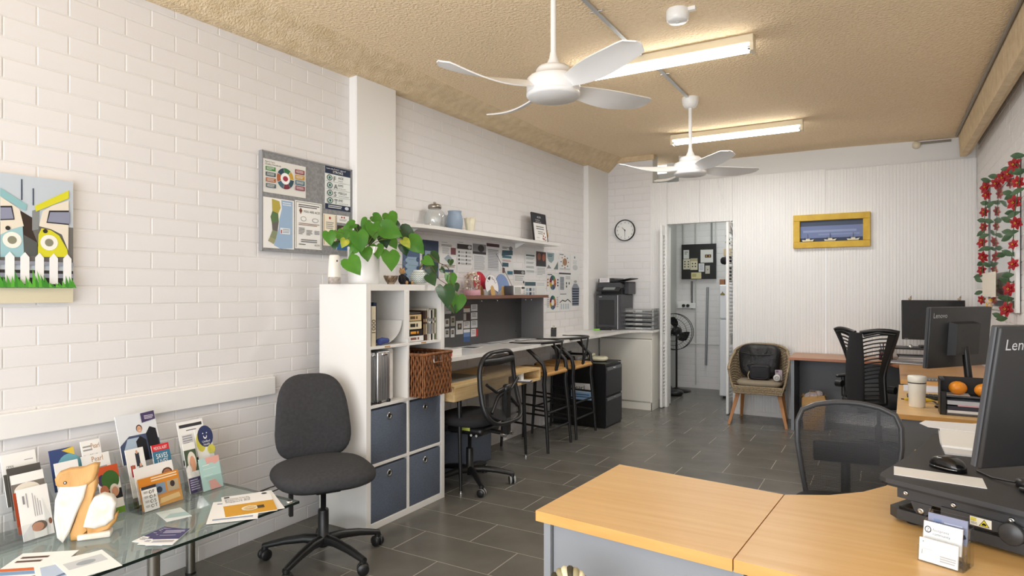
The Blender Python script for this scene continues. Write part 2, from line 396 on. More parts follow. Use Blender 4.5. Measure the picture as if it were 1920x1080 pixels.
# beam along the right wall
rings = []
for i in range(2):
    y = (-1.6, 7.60)[i]; zb = 2.745; prof = [(.655, zb), (.705, zb-.004), (.745, zb+.03), (.80, zb+.13), (.80, 3.03), (.64, 3.03)]
    rings.append([(a, y, z) for a, z in prof])
m = M(); m.ring(rings, BEAM, True, False); struct(m.build('trim_5'))
# right wall
m = M(); m.box((XR+.002, -1.6, 0), (1.0, 7.9, 3.05), MORTAR); wr = struct(m.build('wall_right'))
brickwall(wr, (XR+.002, 4.9, 0), (0, 1, 0), (-1, 0, 0), 2.78, 2.95, zz-BZ, .05, 300, lambda a, b, z, z1: z, 0)
# brick pier with the clock (back left) and upper back wall
m = M(); m.box((-3.2, YP+.012, 0), (-2.47, YP+.2, 3.13), MORTAR); wb = struct(m.build('wall_back'))
brickwall(wb, (-3.07, YP+.012, 0), (1, 0, 0), (0, -1, 0), .60, 3.055, zz-BZ, .02, 300, lambda a, b, z, z1: z, 0)
m = M(); m.box((-3.1, YP-.02, 3.06), (-2.45, YP+.05, 3.2), BEAM); struct(m.build('trim_6'))
m = M(); m.box((-2.47, 8.3, 2.3), (-2.16, 8.35, 3.2), PAINT); m.box((-2.18, 7.83, 2.3), (.82, 7.95, 3.2), PAINT); struct(m.build('wall_back'))
# white ribbed partition, sheet by sheet
pr = thing('wall_partition', 'white ribbed sheet partition across the back of the room', 'wall'); 
for kk in ('label', 'category'): del pr[kk]
struct(pr)
def rib(x0, x1, z0, z1, name='panel'):
    pts = []; x = x0; n = max(1, round((x1-x0)/.0305)); p = (x1-x0)/n
    for i in range(n):
        a = x0+i*p; pts += [(a+(.0015 if i == 0 else 0), YP), (a+p*.62, YP), (a+p*.70, YP+.005), (a+p*.92, YP+.005)]
    pts += [(x1-.0015, YP), (x1-.0015, YP+.02), (x0+.0015, YP+.02)]
    m = M(); m.prism(pts, z0, z1, PAINT); return m.build(name, pr)
XS = ay(1548, 350, YP).x; X1 = -2.50; DL, DR, DT = -2.285, -1.51, 2.245; XD = ay(1312, 380, YP).x
def ptop(x): return 2.765-.035*(x+2.5)/3.3
rib(X1, DL, 0, ptop(X1)); rib(DL, XD, DT, ptop(XD)); rib(XD, DR, DT, ptop(DR)); rib(DR, XS, 0, ptop(DR)); rib(XS, XR, 0, ptop(0))
m = M(); m.box((DL-.0, YP+.02, DT-.0), (DR, YP+.09, DT+.03), PAINT); m.box((DL-.03, YP+.021, 0), (DL, YP+.09, DT+.03), PAINT); m.box((DR, YP+.021, 0), (DR+.03, YP+.09, DT+.03), PAINT)
struct(m.build('trim_7'))
m = M(); m.box((DR+.035, YP-.012, 0), (-.80, YP-.0005, .05), PAINT); struct(m.build('baseboard_back'))
# louvred folding door leaves
SLAT = M(); SLAT.T = Matrix.Rotation(.5, 4, 'X'); SLAT.box((-.0135, -.0, -.012), (.0135, .005, .012), WHITEP)
def louvre(x, y0, y1, nm):
    m = M(); zt = 2.225; s = .045
    m.T = Matrix.Translation((x, 0, 0))
    for a, b, c, d in ((y0, y0+s, .01, zt), (y1-s, y1, .01, zt), (y0+s, y1-s, .01, .14), (y0+s, y1-s, zt-.12, zt), (y0+s, y1-s, .80, .9)): m.bbox((-.014, a, c), (.014, b, d), WHITEP, .002)
    dr = struct(m.build(nm)); first = None; z = .16
    while z < zt-.13:
        if not (.79 < z < .91):
            if first is None:
                q = M(); q.T = Matrix.Rotation(.42, 4, 'Y'); q.box((-.017, 0, -.003), (.017, y1-y0-2*s, .003), WHITEP); first = q.build('slat', dr); o = first
            else: o = bpy.data.objects.new('slat', first.data); COL.objects.link(o); o.parent = dr
            o.location = (x, y0+s, z)
        z += .042
    return dr
d1 = louvre(-2.325, 7.57, 7.93, 'door_1'); d2 = louvre(-1.545, 7.56, 7.92, 'door_2')
d2b = louvre(-1.505, 7.70+.1, 8.15, 'door_2')
# kitchenette behind the door
m = M(); m.box((-2.7, 9.42, 0), (-1.0, 9.55, 2.9), MORTAR); kb = struct(m.build('wall_kitchenette'))
brickwall(kb, (-2.66, 9.42, 0), (1, 0, 0), (0, -1, 0), 1.5, 2.7, zz-BZ, .03, 300, lambda a, b, z, z1: 1, 0)
m = M(); m.box((-2.75, 7.9, 0), (-2.66, 9.5, 2.9), mat('kitchenette_wall', 'c9c9c4', .7)); struct(m.build('wall_kitchenette_left'))
m = M(); m.box((-1.2, 7.95, 0), (-1.1, 9.5, 2.9), MC['kitchenette_wall']); struct(m.build('wall_kitchenette_right'))
m = M(); m.box((-2.75, 7.95, 2.86), (-1.1, 9.5, 2.92), MC['kitchenette_wall']); struct(m.build('ceiling'))
# shopfront behind the camera
m = M()
for x in (-3.12, -1.9, -.6, .72): m.box((x, -1.66, 0), (x+.07, -1.6, 3.0), ALU)
m.box((-3.12, -1.66, 0), (.8, -1.6, .12), ALU); m.box((-3.12, -1.66, 2.85), (.8, -1.6, 3.0), ALU); m.box((-3.12, -1.66, 2.2), (.8, -1.6, 2.26), ALU)
struct(m.build('window_1'))
# conduits
def pipe(name, pts, r, label, m_=STEEL, cat='conduit', n=8, group=None): return tag(M().tube(pts, r, m_, n).build(name), label, cat, group)
m = M(); m.bbox((-1.395, 2.7, 2.984), (-1.37, 4.06, 2.9995), ALU, .002); m.bbox((-1.37, 4.18, 2.984), (-1.345, 5.13, 2.9995), ALU, .002)
m.cyl((-1.42, 3.3, 2.99), (-1.345, 3.3, 2.99), .005, ALU, n=8); m.cyl((-1.39, 4.5, 2.99), (-1.32, 4.5, 2.99), .005, ALU, n=8)
tag(m.build('cable_duct'), 'grey metal cable duct running along the ceiling to the far fan', 'conduit')
cr_ = M().tube([(.630, -1.5, 2.972), (.630, 7.62, 2.957)], .012, mat('grey_conduit', '8d8578', .5), 8)
cr_.tube([(.60, 7.805, 2.955), (.3, 7.805, 2.955), (.27, 7.805, 2.95)], .012, MC['grey_conduit'], 8)
tag(cr_.build('conduit'), 'long grey conduit in the corner of ceiling and right beam', 'conduit')
m = M(); m.lathe([(0.001, 0), (.035, 0), (.038, .01), (.038, .035), (.001, .035)], CREAM, (0, 0, 0), 16); o = m.build('junction_box', loc=(ay(1718, 267, 7.80).x, 7.825, 2.94), rot=(PI/2, 0, 0)); tag(o, 'small round cream junction box high on the back wall', 'box')
pipe('cable', [ay(1344, 336, YP-.006), ay(1352, 360, YP-.006), ay(1362, 392, YP-.006), ay(1372, 425, YP-.006), ay(1378, 440, YP-.006)], .0035, 'thin white cable slanting down the partition beside the doorway', WHITEP, 'cable')
# fluorescent battens
def batten(cx, cy, label):
    t = thing('batten_light', label, 'light', (cx, cy, 2.999), 0, None)
    m = M(); m.bbox((-.61, -.05, -.052), (.61, .05, 0), CREAM, .004); m.build('housing', t)
    for s in (-1, 1):
        m = M(); m.prism([(-.05, -.052), (.05, -.052), (.045, -.10), (-.045, -.10)], 0, .02, CREAM)
        o = m.build('end_cap', t); o.rotation_euler = (PI/2, 0, PI/2); o.location = (s*.60-.01, 0, 0)
        m = M(); m.cyl((-.575, s*.028, -.078), (.575, s*.028, -.078), .0135, mat('lit_tube', 'fffdf6', .4, emit=16), n=12)
        for e in (-1, 1): m.cyl((e*.575, s*.028, -.078), (e*.592, s*.028, -.078), .0135, ALU, n=12)
        m.build('tube', t)
    m = M(); m.bbox((-.55, -.004, -.12), (.60, .0, -.116), WHITEP, .001)
    return t
batten(-1.29, 4.12, 'nearer lit fluorescent batten light beside the nearest ceiling fan')
batten(-1.24, 6.38, 'farther lit fluorescent batten light behind the far ceiling fan')
# smoke alarm
t = thing('smoke_alarm', 'white round smoke alarm on the ceiling beyond the nearest fan', 'smoke alarm', (-.99, 3.53, 2.999))
m = M(); m.lathe([(.06, 0), (.063, -.01), (.063, -.045), (.058, -.06), (.05, -.068), (.001, -.07)], WHITEP, n=32); m.build('body', t)
m = M(); m.lathe([(.01, -.0695), (.01, -.0725), (.001, -.073)], P('d8d8d4'), n=12); m.build('button', t)
m = M(); m.box((.05, -.012, -.02), (.1, .012, 0), WHITEP); m.build('cable_entry', t)
# ceiling fans
def fan(x, y, zc, zh, a0, label):
    F = mat('fan_white', 'ecebe9', .4); t = thing('ceiling_fan', label, 'fan', (x, y, zc))
    d = zh-zc
    m = M(); m.lathe([(.066, 0), (.066, -.02), (.06, -.055), (.045, -.078), (.018, -.086), (.001, -.086)], F, n=28); m.build('canopy', t)
    m = M(); m.cyl((0, 0, -.08), (0, 0, d+.11), .0135, F, n=14); m.build('downrod', t)
    m = M(); m.lathe([(.015, d+.16), (.02, d+.13), (.035, d+.10), (.04, d+.085)], F, n=24); m.lathe([(.04, d+.092), (.075, d+.085), (.085, d+.07), (.088, d+.045), (.118, d+.038), (.128, d+.028), (.13, d+.015)], F, n=36); m.build('motor_cover', t)
    m = M(); m.lathe([(.128, d+.022), (.13, d+.012), (.13, d-.03), (.127, d-.034), (.127, d-.037), (.131, d-.04), (.131, d-.052), (.122, d-.062), (.001, d-.066)], F, n=40); m.build('motor_housing', t)
    first = None
    for q in range(4):
        if first is None:
            L = 17; g = []
            for i in range(L+1):
                s = i/L; r_ = .11+s*.5; wid = .030+.045*math.sin(min(1, s*1.5)*PI/2)**1.0-.012*s; 
                if s > .9: wid *= math.sqrt(max(0, 1-((s-.9)/.1)**2))*.75+.25
                tw = -math.radians(30*(1-s)**1.1+9); zc_ = d-.008+.012*s-.03*math.sin(s*PI)*.6+.05*s*s*0
                row = []
                for j in range(7):
                    v = (j/6-.5)*2; row.append((r_, v*wid*math.cos(tw)-.018*math.sin(s*PI), zc_+v*wid*math.sin(tw)-.004*v*v))
                g.append(row)
            m = M(); m.patch(g, F, True, .006); first = m.build('blade', t); o = first
        else: o = bpy.data.objects.new('blade', first.data); COL.objects.link(o); o.parent = t
        o.rotation_euler.z = math.radians(a0+90*q)
    return t
fan(-1.385, 2.77, 3.0, 2.43, -29, 'nearest white four-blade ceiling fan')
fan(-1.352, 5.19, 2.9995, 2.43, 42, 'far white four-blade ceiling fan in front of the doorway')
# ================================================================== LEFT SIDE
G2 = .0004
# ---- canvas print on the wall (drawn in its own plane from y=.70 to 1.443, z=1.378 to 1.908)
def wy(px, py): a = ax(px, py, XW+.032); return ((a.y-.70)/.743, (a.z-1.378)/.532)
def WP(*ps): return [wy(*p) for p in ps]
it = [('r', 0, 0, 1, 1, 'c3cdd6'), ('r', 0, .0, 1, .13, 'd8cfb4'), ('r', 0, .12, 1, .26, '3c3a3a'), ('r', 0, .3, 1, .62, '6f6d6a')]
it += [('p', WP((38, 395), (60, 408), (60, 430), (72, 460), (60, 480), (40, 470)), '3b302a'), ('p', WP((60, 395), (74, 392), (72, 430), (60, 432)), '8b8f8e'), ('p', WP((44, 440), (70, 455), (70, 480), (44, 480)), '5a5d5b')]
it += [('r', wy(40, 0)[0]-.002, wy(40, 375)[1], wy(40, 0)[0]+.004, wy(40, 336)[1], '2f3a52'), ('r', wy(61.5, 0)[0]-.002, wy(61, 385)[1], wy(61.5, 0)[0]+.004, wy(61, 353)[1], '2f3a52')]
for s in (0, 1):   # two camper fronts under little roofs: pale blue and yellow
    if s: bd = 'd9d433'; px = [(71, 440), (77, 428), (95, 432), (110, 442), (125, 468), (127, 482), (70, 482)]; tp = [(79, 396), (98, 385), (128, 376), (127, 470), (115, 440), (95, 430), (72, 424)]; rf = [(65, 386), (66, 397), (128, 372), (128, 357)]; ws = [(91, 395), (128, 395), (128, 422), (86, 418)]; hl = (91, 455)
    else: bd = '9fc6cc'; px = [(0, 440), (20, 430), (42, 424), (44, 470), (44, 482), (0, 482)]; tp = [(0, 368), (18, 380), (36, 392), (44, 424), (20, 432), (0, 440)]; rf = [(0, 352), (0, 368), (48, 396), (50, 384)]; ws = [(0, 386), (22, 386), (27, 412), (0, 413)]; hl = (22, 450)
    it += [('p', WP(*tp), 'e8dfcd'), ('p', WP(*px), bd), ('p', WP(*rf), bd if s else '8fbcc0'), ('p', WP(*ws), '2b2a30'), ('p', WP(*[(a+(2 if a > 80 else -2 if a > 3 else 0), b+(3 if b < 400 else -2)) for a, b in ws]), '8f93a8')]
    hx, hy = wy(*hl); it += [('c', hx, hy, .045, 'f1efe4'), ('c', hx, hy, .022, '8c8b77'), ('c', hx-.02, hy+.09, .012, '33302e')]
it += [('r', 0, .20, 1, .235, '8f93a0'), ('r', 0, .30, 1, .33, '8f93a0')]
for i in range(14):
    c = 1-.035-i*.0715; it.append(('p', [(c-.022, .15), (c+.022, .15), (c+.022, .36), (c, .40), (c-.022, .36)], 'f2f1f0'))
gp = [(0, .13)]
for i in range(60): gp += [(i/60, .17+.05*random.random()*(1 if i < 40 else 2)), ((i+.5)/60, .15)]
gp += [(1, .13)]
for i in range(0, 60): a = i/60; it.append(('p', [(a-.006, .125), (a+.02, .12), (a+random.uniform(-.02, .0), .16+random.random()*(.07 if i < 38 else .11))], random.choice(('4d9a35', '5fae3c', '3f8a30'))))
put('canvas_print', sheet(it, .743, .532, 'e8e4da', .03), (XW+.002, .70, 1.378), (0, 1, 0), (0, 0, 1), 'canvas print of a blue and a yellow camper van behind white picket fence', 'picture')
# ---- grey felt pin board
b0 = ax(487, 282, XW+.03); b1 = ax(655, 477, XW+.03)
pb = thing('pin_board', 'grey felt pin board on the brick wall beside the pillar', 'notice board', (XW+.003, 2.437, 1.665))
m = M(); m.box((0, 0, 0), (.022, .715, .575), mat('grey_felt', '9a9a9b', .95, var=('828284', 60), bump=(200, .5, .001))); m.build('felt_panel', pb)
m = M()
for a, b in (((-.001, -.004, -.004), (.026, .004, .579)), ((-.001, .711, -.004), (.026, .719, .579)), ((-.001, 0, -.004), (.026, .715, .004)), ((-.001, 0, .571), (.026, .715, .579))): m.box(a, b, mat('grey_frame', '8f9092', .5))
m.build('edge_frame', pb)
XB = XW+.0265
sec = [('s', .5, .50, .11, .20, a*51.4, a*51.4+49, c) for a, c in enumerate(('c9a03a', '3a7a4a', '2f4b5a', 'b0653a', '4a6a7c', '7a3040', '31505e'))]
it = [('t', .04, .90, .05, 'Aged Care', .3, '222222'), ('t', .04, .83, .05, 'Quality Standards', .4, '222222'), ('c', .5, .5, (.21, .28), 'ffffff')]+sec+[('c', .5, .5, (.06, .08), 'a02e42')]
for j, (l, r_) in enumerate((('3f8a3c', '8c3c46'), ('2e4a52', 'c79a3a'), ('b0662e', '3d7080'), ('4d6068', '8a3a50'))): it += [('r', .05, .66-.17*j, .27, .78-.17*j, l), ('r', .73, .72-.17*j, .96, .86-.17*j, r_), ('l', .07, .76-.17*j, .24, 3, .03, 'e0e0dc'), ('l', .75, .83-.17*j, .93, 3, .03, 'e8dcd8')]
wallprint('standards_chart', 493, 296, 573, 372, XB, it, 'poster with a coloured segment wheel at top left of the pin board', 'poster', base='e4e3de')
it = [('p', [(.55, .0), (.95, .02), (.95, .98), (.58, .98), (.60, .8), (.52, .6), (.50, .4), (.40, .2), (.35, .06)], '9fb9d6'), ('p', [(.28, .98), (.52, .95), (.56, .82), (.48, .70), (.30, .74)], 'b9a94e'), ('p', [(.30, .74), (.48, .70), (.50, .55), (.28, .50), (.24, .62)], '5f7a52'), ('p', [(.28, .50), (.50, .55), (.46, .34), (.30, .36)], '6c6764'), ('p', [(.30, .36), (.46, .34), (.40, .18), (.22, .22)], '8b9474'), ('p', [(.22, .22), (.40, .18), (.34, .08), (.16, .14)], 'a3a17c'), ('l', .62, .94, .90, 2, .04, 'e8eef4'), ('r', .54, .30, .86, .42, 'e9eef3'), ('r', .56, .31, .60, .38, 'c06050'), ('l', .62, .40, .84, 3, .03, '8898a8')]
wallprint('region_map', 492, 368, 551, 468, XB, it, 'map of a coastal region on the pin board, lower left', 'map')
it = [('r', .03, .02, .05, .98, '9a9a98'), ('r', .95, .02, .97, .98, '9a9a98'), ('r', .03, .965, .97, .98, '9a9a98'), ('l', .12, .93, .9, 2, .04, '444444'), ('p', [(.14, .80), (.20, .86), (.26, .80), (.20, .72)], '7a4a34'), ('t', .30, .765, .05, 'YOU ARE ACE!', .62, '1e1e1e'), ('c', .30, .63, (.1, .05), '7a7a78'), ('c', .30, .63, (.085, .04), 'f2f1ee'), ('c', .74, .62, (.12, .045), '7a7a78'), ('c', .74, .62, (.1, .035), 'f2f1ee'), ('l', .12, .54, .9, 2, .03, '9a7a66'), ('l', .12, .44, .34, 5, .03, '77787a'), ('l', .40, .40, .62, 4, .03, '77787a'), ('l', .70, .40, .9, 3, .03, '77787a'), ('l', .2, .20, .8, 2, .04, '66676a'), ('l', .12, .10, .5, 1, .03, '222222'), ('t', .7, .07, .04, 'ACCPA', .2, '222222')]
wallprint('ace_flyer', 553, 375, 603, 469, XB, it, 'black and white flyer reading YOU ARE ACE beside the map', 'poster')
it = [('r', 0, .83, 1, 1, '1d2a45'), ('r', 0, 0, 1, .13, '1d2a45'), ('t', .06, .935, .035, 'Learn the F.A.S.T. signs of', .88, 'f4f4f4'), ('t', .3, .86, .055, 'STROKE', .4, 'f4f4f4'), ('l', .12, .10, .65, 2, .04, 'e8e8e8'), ('c', .85, .07, (.08, .04), 'd8dce4')]
for j, (a, b, c) in enumerate((('F', 'ACE', 'drooped?'), ('A', 'RMS', 'can they raise?'), ('S', 'PEECH', 'slurred or confused?'), ('T', 'IME', 'is critical! Call 000'))):
    y = .67-.178*j; it += [('c', .17, y+.07, (.105, .07), '2c4a48'), ('c', .17, y+.07, (.078, .052), 'c8d8d2'), ('c', .17, y+.07, (.04, .035), '3c6a5e'), ('t', .33, y+.005, .11, a, .14, '20303a'), ('t', .50, y+.07, .055, b, .35, '20303a'), ('t', .50, y+.015, .025, c, .46, '40505a'), ('r', .03, y-.02, .97, y-.015, '607078')]
wallprint('stroke_poster', 609, 310, 656.5, 398, XB, it, 'FAST signs of STROKE poster at top right of the pin board', 'poster', base='e8ecea')
wallprint('small_notice', 606, 400, 630, 462, XB, [('r', .04, .03, .08, .97, 'b08a5a'), ('r', .92, .03, .96, .97, 'b08a5a'), ('c', .5, .88, .08, 'b03a3a'), ('l', .2, .75, .8, 4, .06, '9a9a96'), ('l', .2, .42, .8, 4, .06, '9a9a96')], 'cream bordered notice pinned under the stroke poster', 'notice', base='f3ead6')
wallprint('small_card', 631.5, 403, 654, 420, XB, [('c', .4, .75, .06, 'b03a3a'), ('c', .6, .75, .06, 'b03a3a'), ('l', .2, .5, .8, 2, .15, '9a9a96')], 'little white card with red dots beside the cream notice', 'card')
wallprint('photo_card', 631.5, 422, 654, 470, XB, [('r', 0, .3, 1, 1, '3a2c28'), ('c', .5, .8, (.22, .14), 'c89878'), ('r', 0, 0, 1, .3, '3f6fa0')], 'dark photo card on the pin board behind the plant leaves', 'card')
# ---- glass side table
tb = thing('glass_table', 'long glass topped side table with steel legs under the dado board', 'table', (-2.69, 1.0, 0))
m = M(); m.box((-.385, -1.12, .4405), (.345, 1.05, .4515), GLASS); m.build('glass_top', tb)
m = M()
for a, b in (((.345, -1.12), (.3465, 1.05)), ((-.385, 1.05), (.3465, 1.0515))): m.box((a[0], a[1], .4403), (b[0], b[1], .4517), GLEDGE)
m.build('glass_rim', tb, label='dark green polished edge of the glass')
LEGM = mat('satin_steel', '9a968e', .3, 1)
for x, y in ((.29, .40), (-.33, .40), (.29, -1.02), (-.33, -1.02), (-.33, .95)):
    m = M(); m.cyl((x, y, .002), (x, y, .428), .022, LEGM, n=20); m.cyl((x, y, .426), (x, y, .4402), .03, LEGM, n=20); m.cyl((x, y, 0), (x, y, .01), .026, BLK, n=16); m.build('leg', tb)
for q in ((.315, 1.02), (-.355, 1.02)): m = M(); m.lathe([(.016, 0), (.016, .0035), (.012, .005), (.001, .005)], CHROME, (q[0], q[1], .4519), 14); m.build('corner_disc', tb)
ZG = .452
# ---- leaflet racks
def rackframe(pa, pb_, rx=None):
    a = az(*pa, ZG); b = az(*pb_, ZG); return a, b
N0 = Vector((1, 0, 0))
class RK:
    """a rack whose foot runs a->b along the wall; u along it, leaning back"""
    def __init__(s, a, b, lean=17, yaw=0):
        s.a = Vector(a); s.u = Vector((b[0]-a[0], b[1]-a[1], 0)); s.w = s.u.length; s.u.normalize(); s.h = Vector((s.u.y, -s.u.x, 0))
        l = math.radians(lean); s.v = Vector((0, 0, 1))*math.cos(l)-s.h*math.sin(l); s.n = s.u.cross(s.v)
    def off(s, d): return s.a-s.h*d
    def leaf(s, name, d, tl, br, items, label, cat='leaflet', base='f2f1ee', th=.004, group=None, lift=None):
        o = s.off(d); p = ap(tl[0], tl[1], o, s.n); q = ap(br[0], br[1], o, s.n)
        u0 = (p-s.a).dot(s.u); u1 = (q-s.a).dot(s.u); v1 = (p-o).dot(s.v); v0 = max((q-o).dot(s.v), .006)
        org = o+s.u*u0+s.v*v0
        return put(name, sheet(items, u1-u0, v1-v0, base, th), org-s.n*th, s.u, s.v, label, cat, group)
def rack(name, a, b, tiers, label, lean=17, back=.24):
    k = RK(a, b, lean); o = thing(name, label, 'leaflet holder', (k.a.x, k.a.y, ZG)); T = frame((0, 0, 0), k.u, k.v, k.n)
    T2 = frame((0, 0, 0), k.u, k.h, Vector((0, 0, 1)) if k.u.cross(k.h).z > 0 else Vector((0, 0, -1)))
    sg = 1 if k.u.cross(k.h).z > 0 else -1
    depth = max(d for d, h in tiers)+.03
    m = M(); m.T = frame((0, 0, 0), k.u, k.h, k.u.cross(k.h)); zt = lambda z: z*sg
    m.box((-.006, -depth, zt(0)), (k.w+.006, .03, zt(.003)), ACR); m.build('base', o)
    for d, h in tiers:
        m = M(); m.T = frame(-k.h*(d-.012), k.u, k.v, k.n); m.box((-.004, .004, 0), (k.w+.004, h*.36, .002), ACR); m.build('pocket_front', o)
    m = M(); m.T = frame(-k.h*(depth-.004), k.u, k.v, k.n); m.box((-.006, .004, -.003), (k.w+.006, back, 0), ACR); m.build('back_panel', o)
    for s in (0, 1):
        m = M(); x = -.006 if s == 0 else k.w+.004; m.T = frame((0, 0, 0), k.u, k.h, Vector((0, 0, 1))*sg)
        p = []; 
        hh = back*.9
        pts = [(.02, .004), (.012-.0, .09), (-depth*.5-.03, hh*.75), (-depth-.06, hh), (-depth, .004)]
        vs = []
        for e in (x, x+.002): vs += [(e, q[0], q[1]*sg) for q in pts]
        n = len(pts); m.add(vs, [tuple(range(n)), tuple(range(2*n-1, n-1, -1))]+[(i, (i+1) % n, n+(i+1) % n, n+i) for i in range(n)], ACR); m.build('side_panel', o)
    return k
SKIN = 'd9a98c'; HAIRW = 'e6dfd2'
def face(cx, cy, r, hair, skin=SKIN, wh=1.0):
    ry = r*wh
    return [('c', cx, cy+ry*.25, (r*1.25, ry*1.2), hair), ('c', cx, cy, (r, ry*1.1), skin), ('c', cx-r*.35, cy+ry*.15, (r*.12, ry*.08), '4a3528'), ('c', cx+r*.35, cy+ry*.15, (r*.12, ry*.08), '4a3528'), ('p', [(cx-r*.4, cy-ry*.4), (cx+r*.4, cy-ry*.4), (cx, cy-ry*.65)], 'f4ece6')]
# rack C: uniformed staff, SAVES LIVES, advocacy, FAST card
kC = rack('leaflet_rack', (-2.800, 1.575, ZG), (-2.815, 1.80, ZG), ((0, .2), (.04, .2), (.08, .28)), 'clear stepped leaflet rack holding the medical alert leaflets', 17, .26)
it = [('r', 0, 0, 1, 1, 'dfe3e8'), ('p', [(0, .0), (0, .38), (.25, .55), (.75, .55), (1, .4), (1, 0)], '45506e'), ('p', [(.08, .28), (.2, .5), (.5, .5), (.5, .2)], 'a9bccf'), ('p', [(.42, 0), (.40, .42), (.52, .52), (.66, .42), (.66, 0)], '1b1b22'), ('p', [(.70, .08), (.68, .55), (.8, .68), (.95, .62), (.99, .08)], '1b1b22')]+face(.53, .66, .06, '3c2c24', wh=1.1)+[('p', [(.62, .78), (.98, .82), (.98, 1), (.62, .98)], '4a3f63'), ('l', .70, .92, .94, 3, .03, 'd8d4e4')]
kC.leaf('staff_brochure', .085, (215, 782), (305, 855), it, 'brochure of two staff in black shirts beside a car, tallest in the racks')
it = [('r', 0, .84, 1, 1, 'd32f36'), ('t', .12, .875, .075, 'MEDICAL ALERT', .76, 'f6eeee'), ('r', 0, 0, 1, .84, '3d7794'), ('t', .17, .66, .12, 'SAVES', .66, 'f4f6f6'), ('t', .22, .52, .12, 'LIVES', .58, 'f4f6f6'), ('l', .1, .47, .9, 1, .05, 'd0dde2'), ('c', .33, .2, (.17, .16), '2a2c2e'), ('c', .33, .2, (.11, .11), 'b8bd9a'), ('c', .72, .25, (.17, .16), '2a2c2e'), ('c', .72, .25, (.09, .09), '55585a'), ('c', .52, .3, (.06, .1), 'd8c840')]
kC.leaf('medical_alert_leaflet', .045, (283, 836), (330, 905), it, 'blue leaflet reading MEDICAL ALERT SAVES LIVES with red band')
it = [('r', .15, .42, .4, .66, 'c0424a'), ('r', .5, .62, .72, .9, '2d3440'), ('c', .6, .92, (.06, .04), SKIN), ('c', .27, .62, (.06, .05), 'b07850'), ('p', [(.52, .35), (.6, .62), (.8, .62), (.9, .35)], '6d7076'), ('c', .7, .64, (.06, .04), SKIN)]
kC.leaf('people_leaflet', .05, (234, 845), (284, 925), it, 'white leaflet with three small portraits beside the SAVES LIVES leaflet')
it = face(.82, .66, .11, '4a3024', 'a8745a', 1.0)+[('l', .08, .52, .55, 3, .11, '77787c')]
kC.leaf('advocacy_leaflet', .018, (250, 880), (334, 925), it, 'white leaflet of a smiling dark-haired woman above the orange one')
it = [('r', 0, .0, 1, .32, 'd99a3a'), ('l', .3, .95, .95, 2, .08, 'f6e6c8'), ('r', .32, .38, .62, .72, '7f95ad'), ('r', .66, .38, .96, .72, 'b3a48a'), ('c', .8, .6, (.06, .1), '3a3030'), ('c', .46, .52, (.07, .1), '2f3a48'), ('p', [(.4, .08), (.95, .12), (.92, .28), (.45, .24)], 'ecc684')]
kC.leaf('orange_leaflet', .004, (258, 900), (347, 952), it, 'orange leaflet with two small outdoor photographs', base='d98a2c')
it = [('r', 0, .88, 1, 1, '33343c')]+[('c', .55, .74-.19*i, (.10, .07), '3a3a3e') for i in range(4)]+[('c', .55, .74-.19*i, (.06, .045), 'f2f1ee') for i in range(4)]+[('t', .7, .68-.19*i, .13, c, .16, '2a2a2e') for i, c in enumerate('FAST')]+[('l', .08, .8-.19*i, .36, 2, .05, '88888c') for i in range(4)]
kC.leaf('fast_card', -.010, (264, 915), (302, 962), it, 'small white FAST card at the foot of the rack')
# rack D
kD = rack('leaflet_rack', (-2.835, 1.868, ZG), (-2.842, 2.00, ZG), ((0, .2), (.05, .25)), 'clear leaflet rack nearest the task chair', 15, .25)
it = [('r', .06, .86, .94, .93, '3a3a3e'), ('l', .3, .80, .9, 1, .04, '55555a'), ('r', .1, .45, .5, .7, 'd6d6d8'), ('l', .12, .68, .48, 4, .05, '99999c'), ('r', 0, .05, 1, .16, '3c3c40')]
kD.leaf('service_flyer', .075, (331, 793), (393, 865), it, 'white flyer with a black header band behind the navy leaflet')
it = [('r', 0, 0, 1, 1, 'f0efea'), ('c', .28, .66, (.3, .26), 'd6cf56'), ('c', .62, .78, (.5, .28), '343d66'), ('c', .60, .78, (.12, .07), 'f2f2f4'), ('c', .60, .80, (.08, .055), '343d66'), ('r', .46, .80, .74, .88, '343d66'), ('c', .48, .86, .035, 'f2f2f4'), ('c', .72, .86, .035, 'f2f2f4'), ('t', .36, .62, .06, 'Unified', .5, 'f2f2f4'), ('t', .42, .54, .06, 'Health', .4, 'f2f2f4'), ('c', .85, .42, (.25, .12), 'd6cf56')]
kD.leaf('navy_leaflet', .055, (364, 806), (405, 870), it, 'navy and lime leaflet with a smile emblem')
it = [('r', 0, .86, 1, 1, 'f0efea'), ('r', 0, .38, 1, .86, '4a5a44'), ('c', .55, .62, (.36, .2), HAIRW), ('c', .58, .56, (.25, .17), 'd9a080'), ('r', 0, .3, 1, .42, 'eceae6'), ('c', .2, .46, (.22, .1), 'e8e4e0'), ('r', 0, 0, 1, .30, '443c60'), ('l', .1, .26, .85, 5, .045, 'b9b2cc')]
kD.leaf('smiling_woman_leaflet', .02, (342, 833), (380, 922), it, 'leaflet with a laughing white-haired woman over a purple foot')
it = [('p', [(.3, 1), (1, 1), (1, .82), (.75, .75), (.6, .82), (.35, .8)], 'e6aea4'), ('p', [(.35, .0), (.9, .0), (.62, .30), (.32, .28)], 'e6aea4'), ('l', .12, .78, .5, 1, .04, 'eef6f4'), ('l', .12, .66, .8, 1, .03, 'e0ecea'), ('l', .12, .46, .8, 1, .03, 'e0ecea'), ('l', .2, .3, .6, 1, .02, 'e0ecea')]
kD.leaf('mint_card', -.006, (372, 862), (422, 925), it, 'mint and coral card at the front of the right-hand rack', base='b3d5d0')
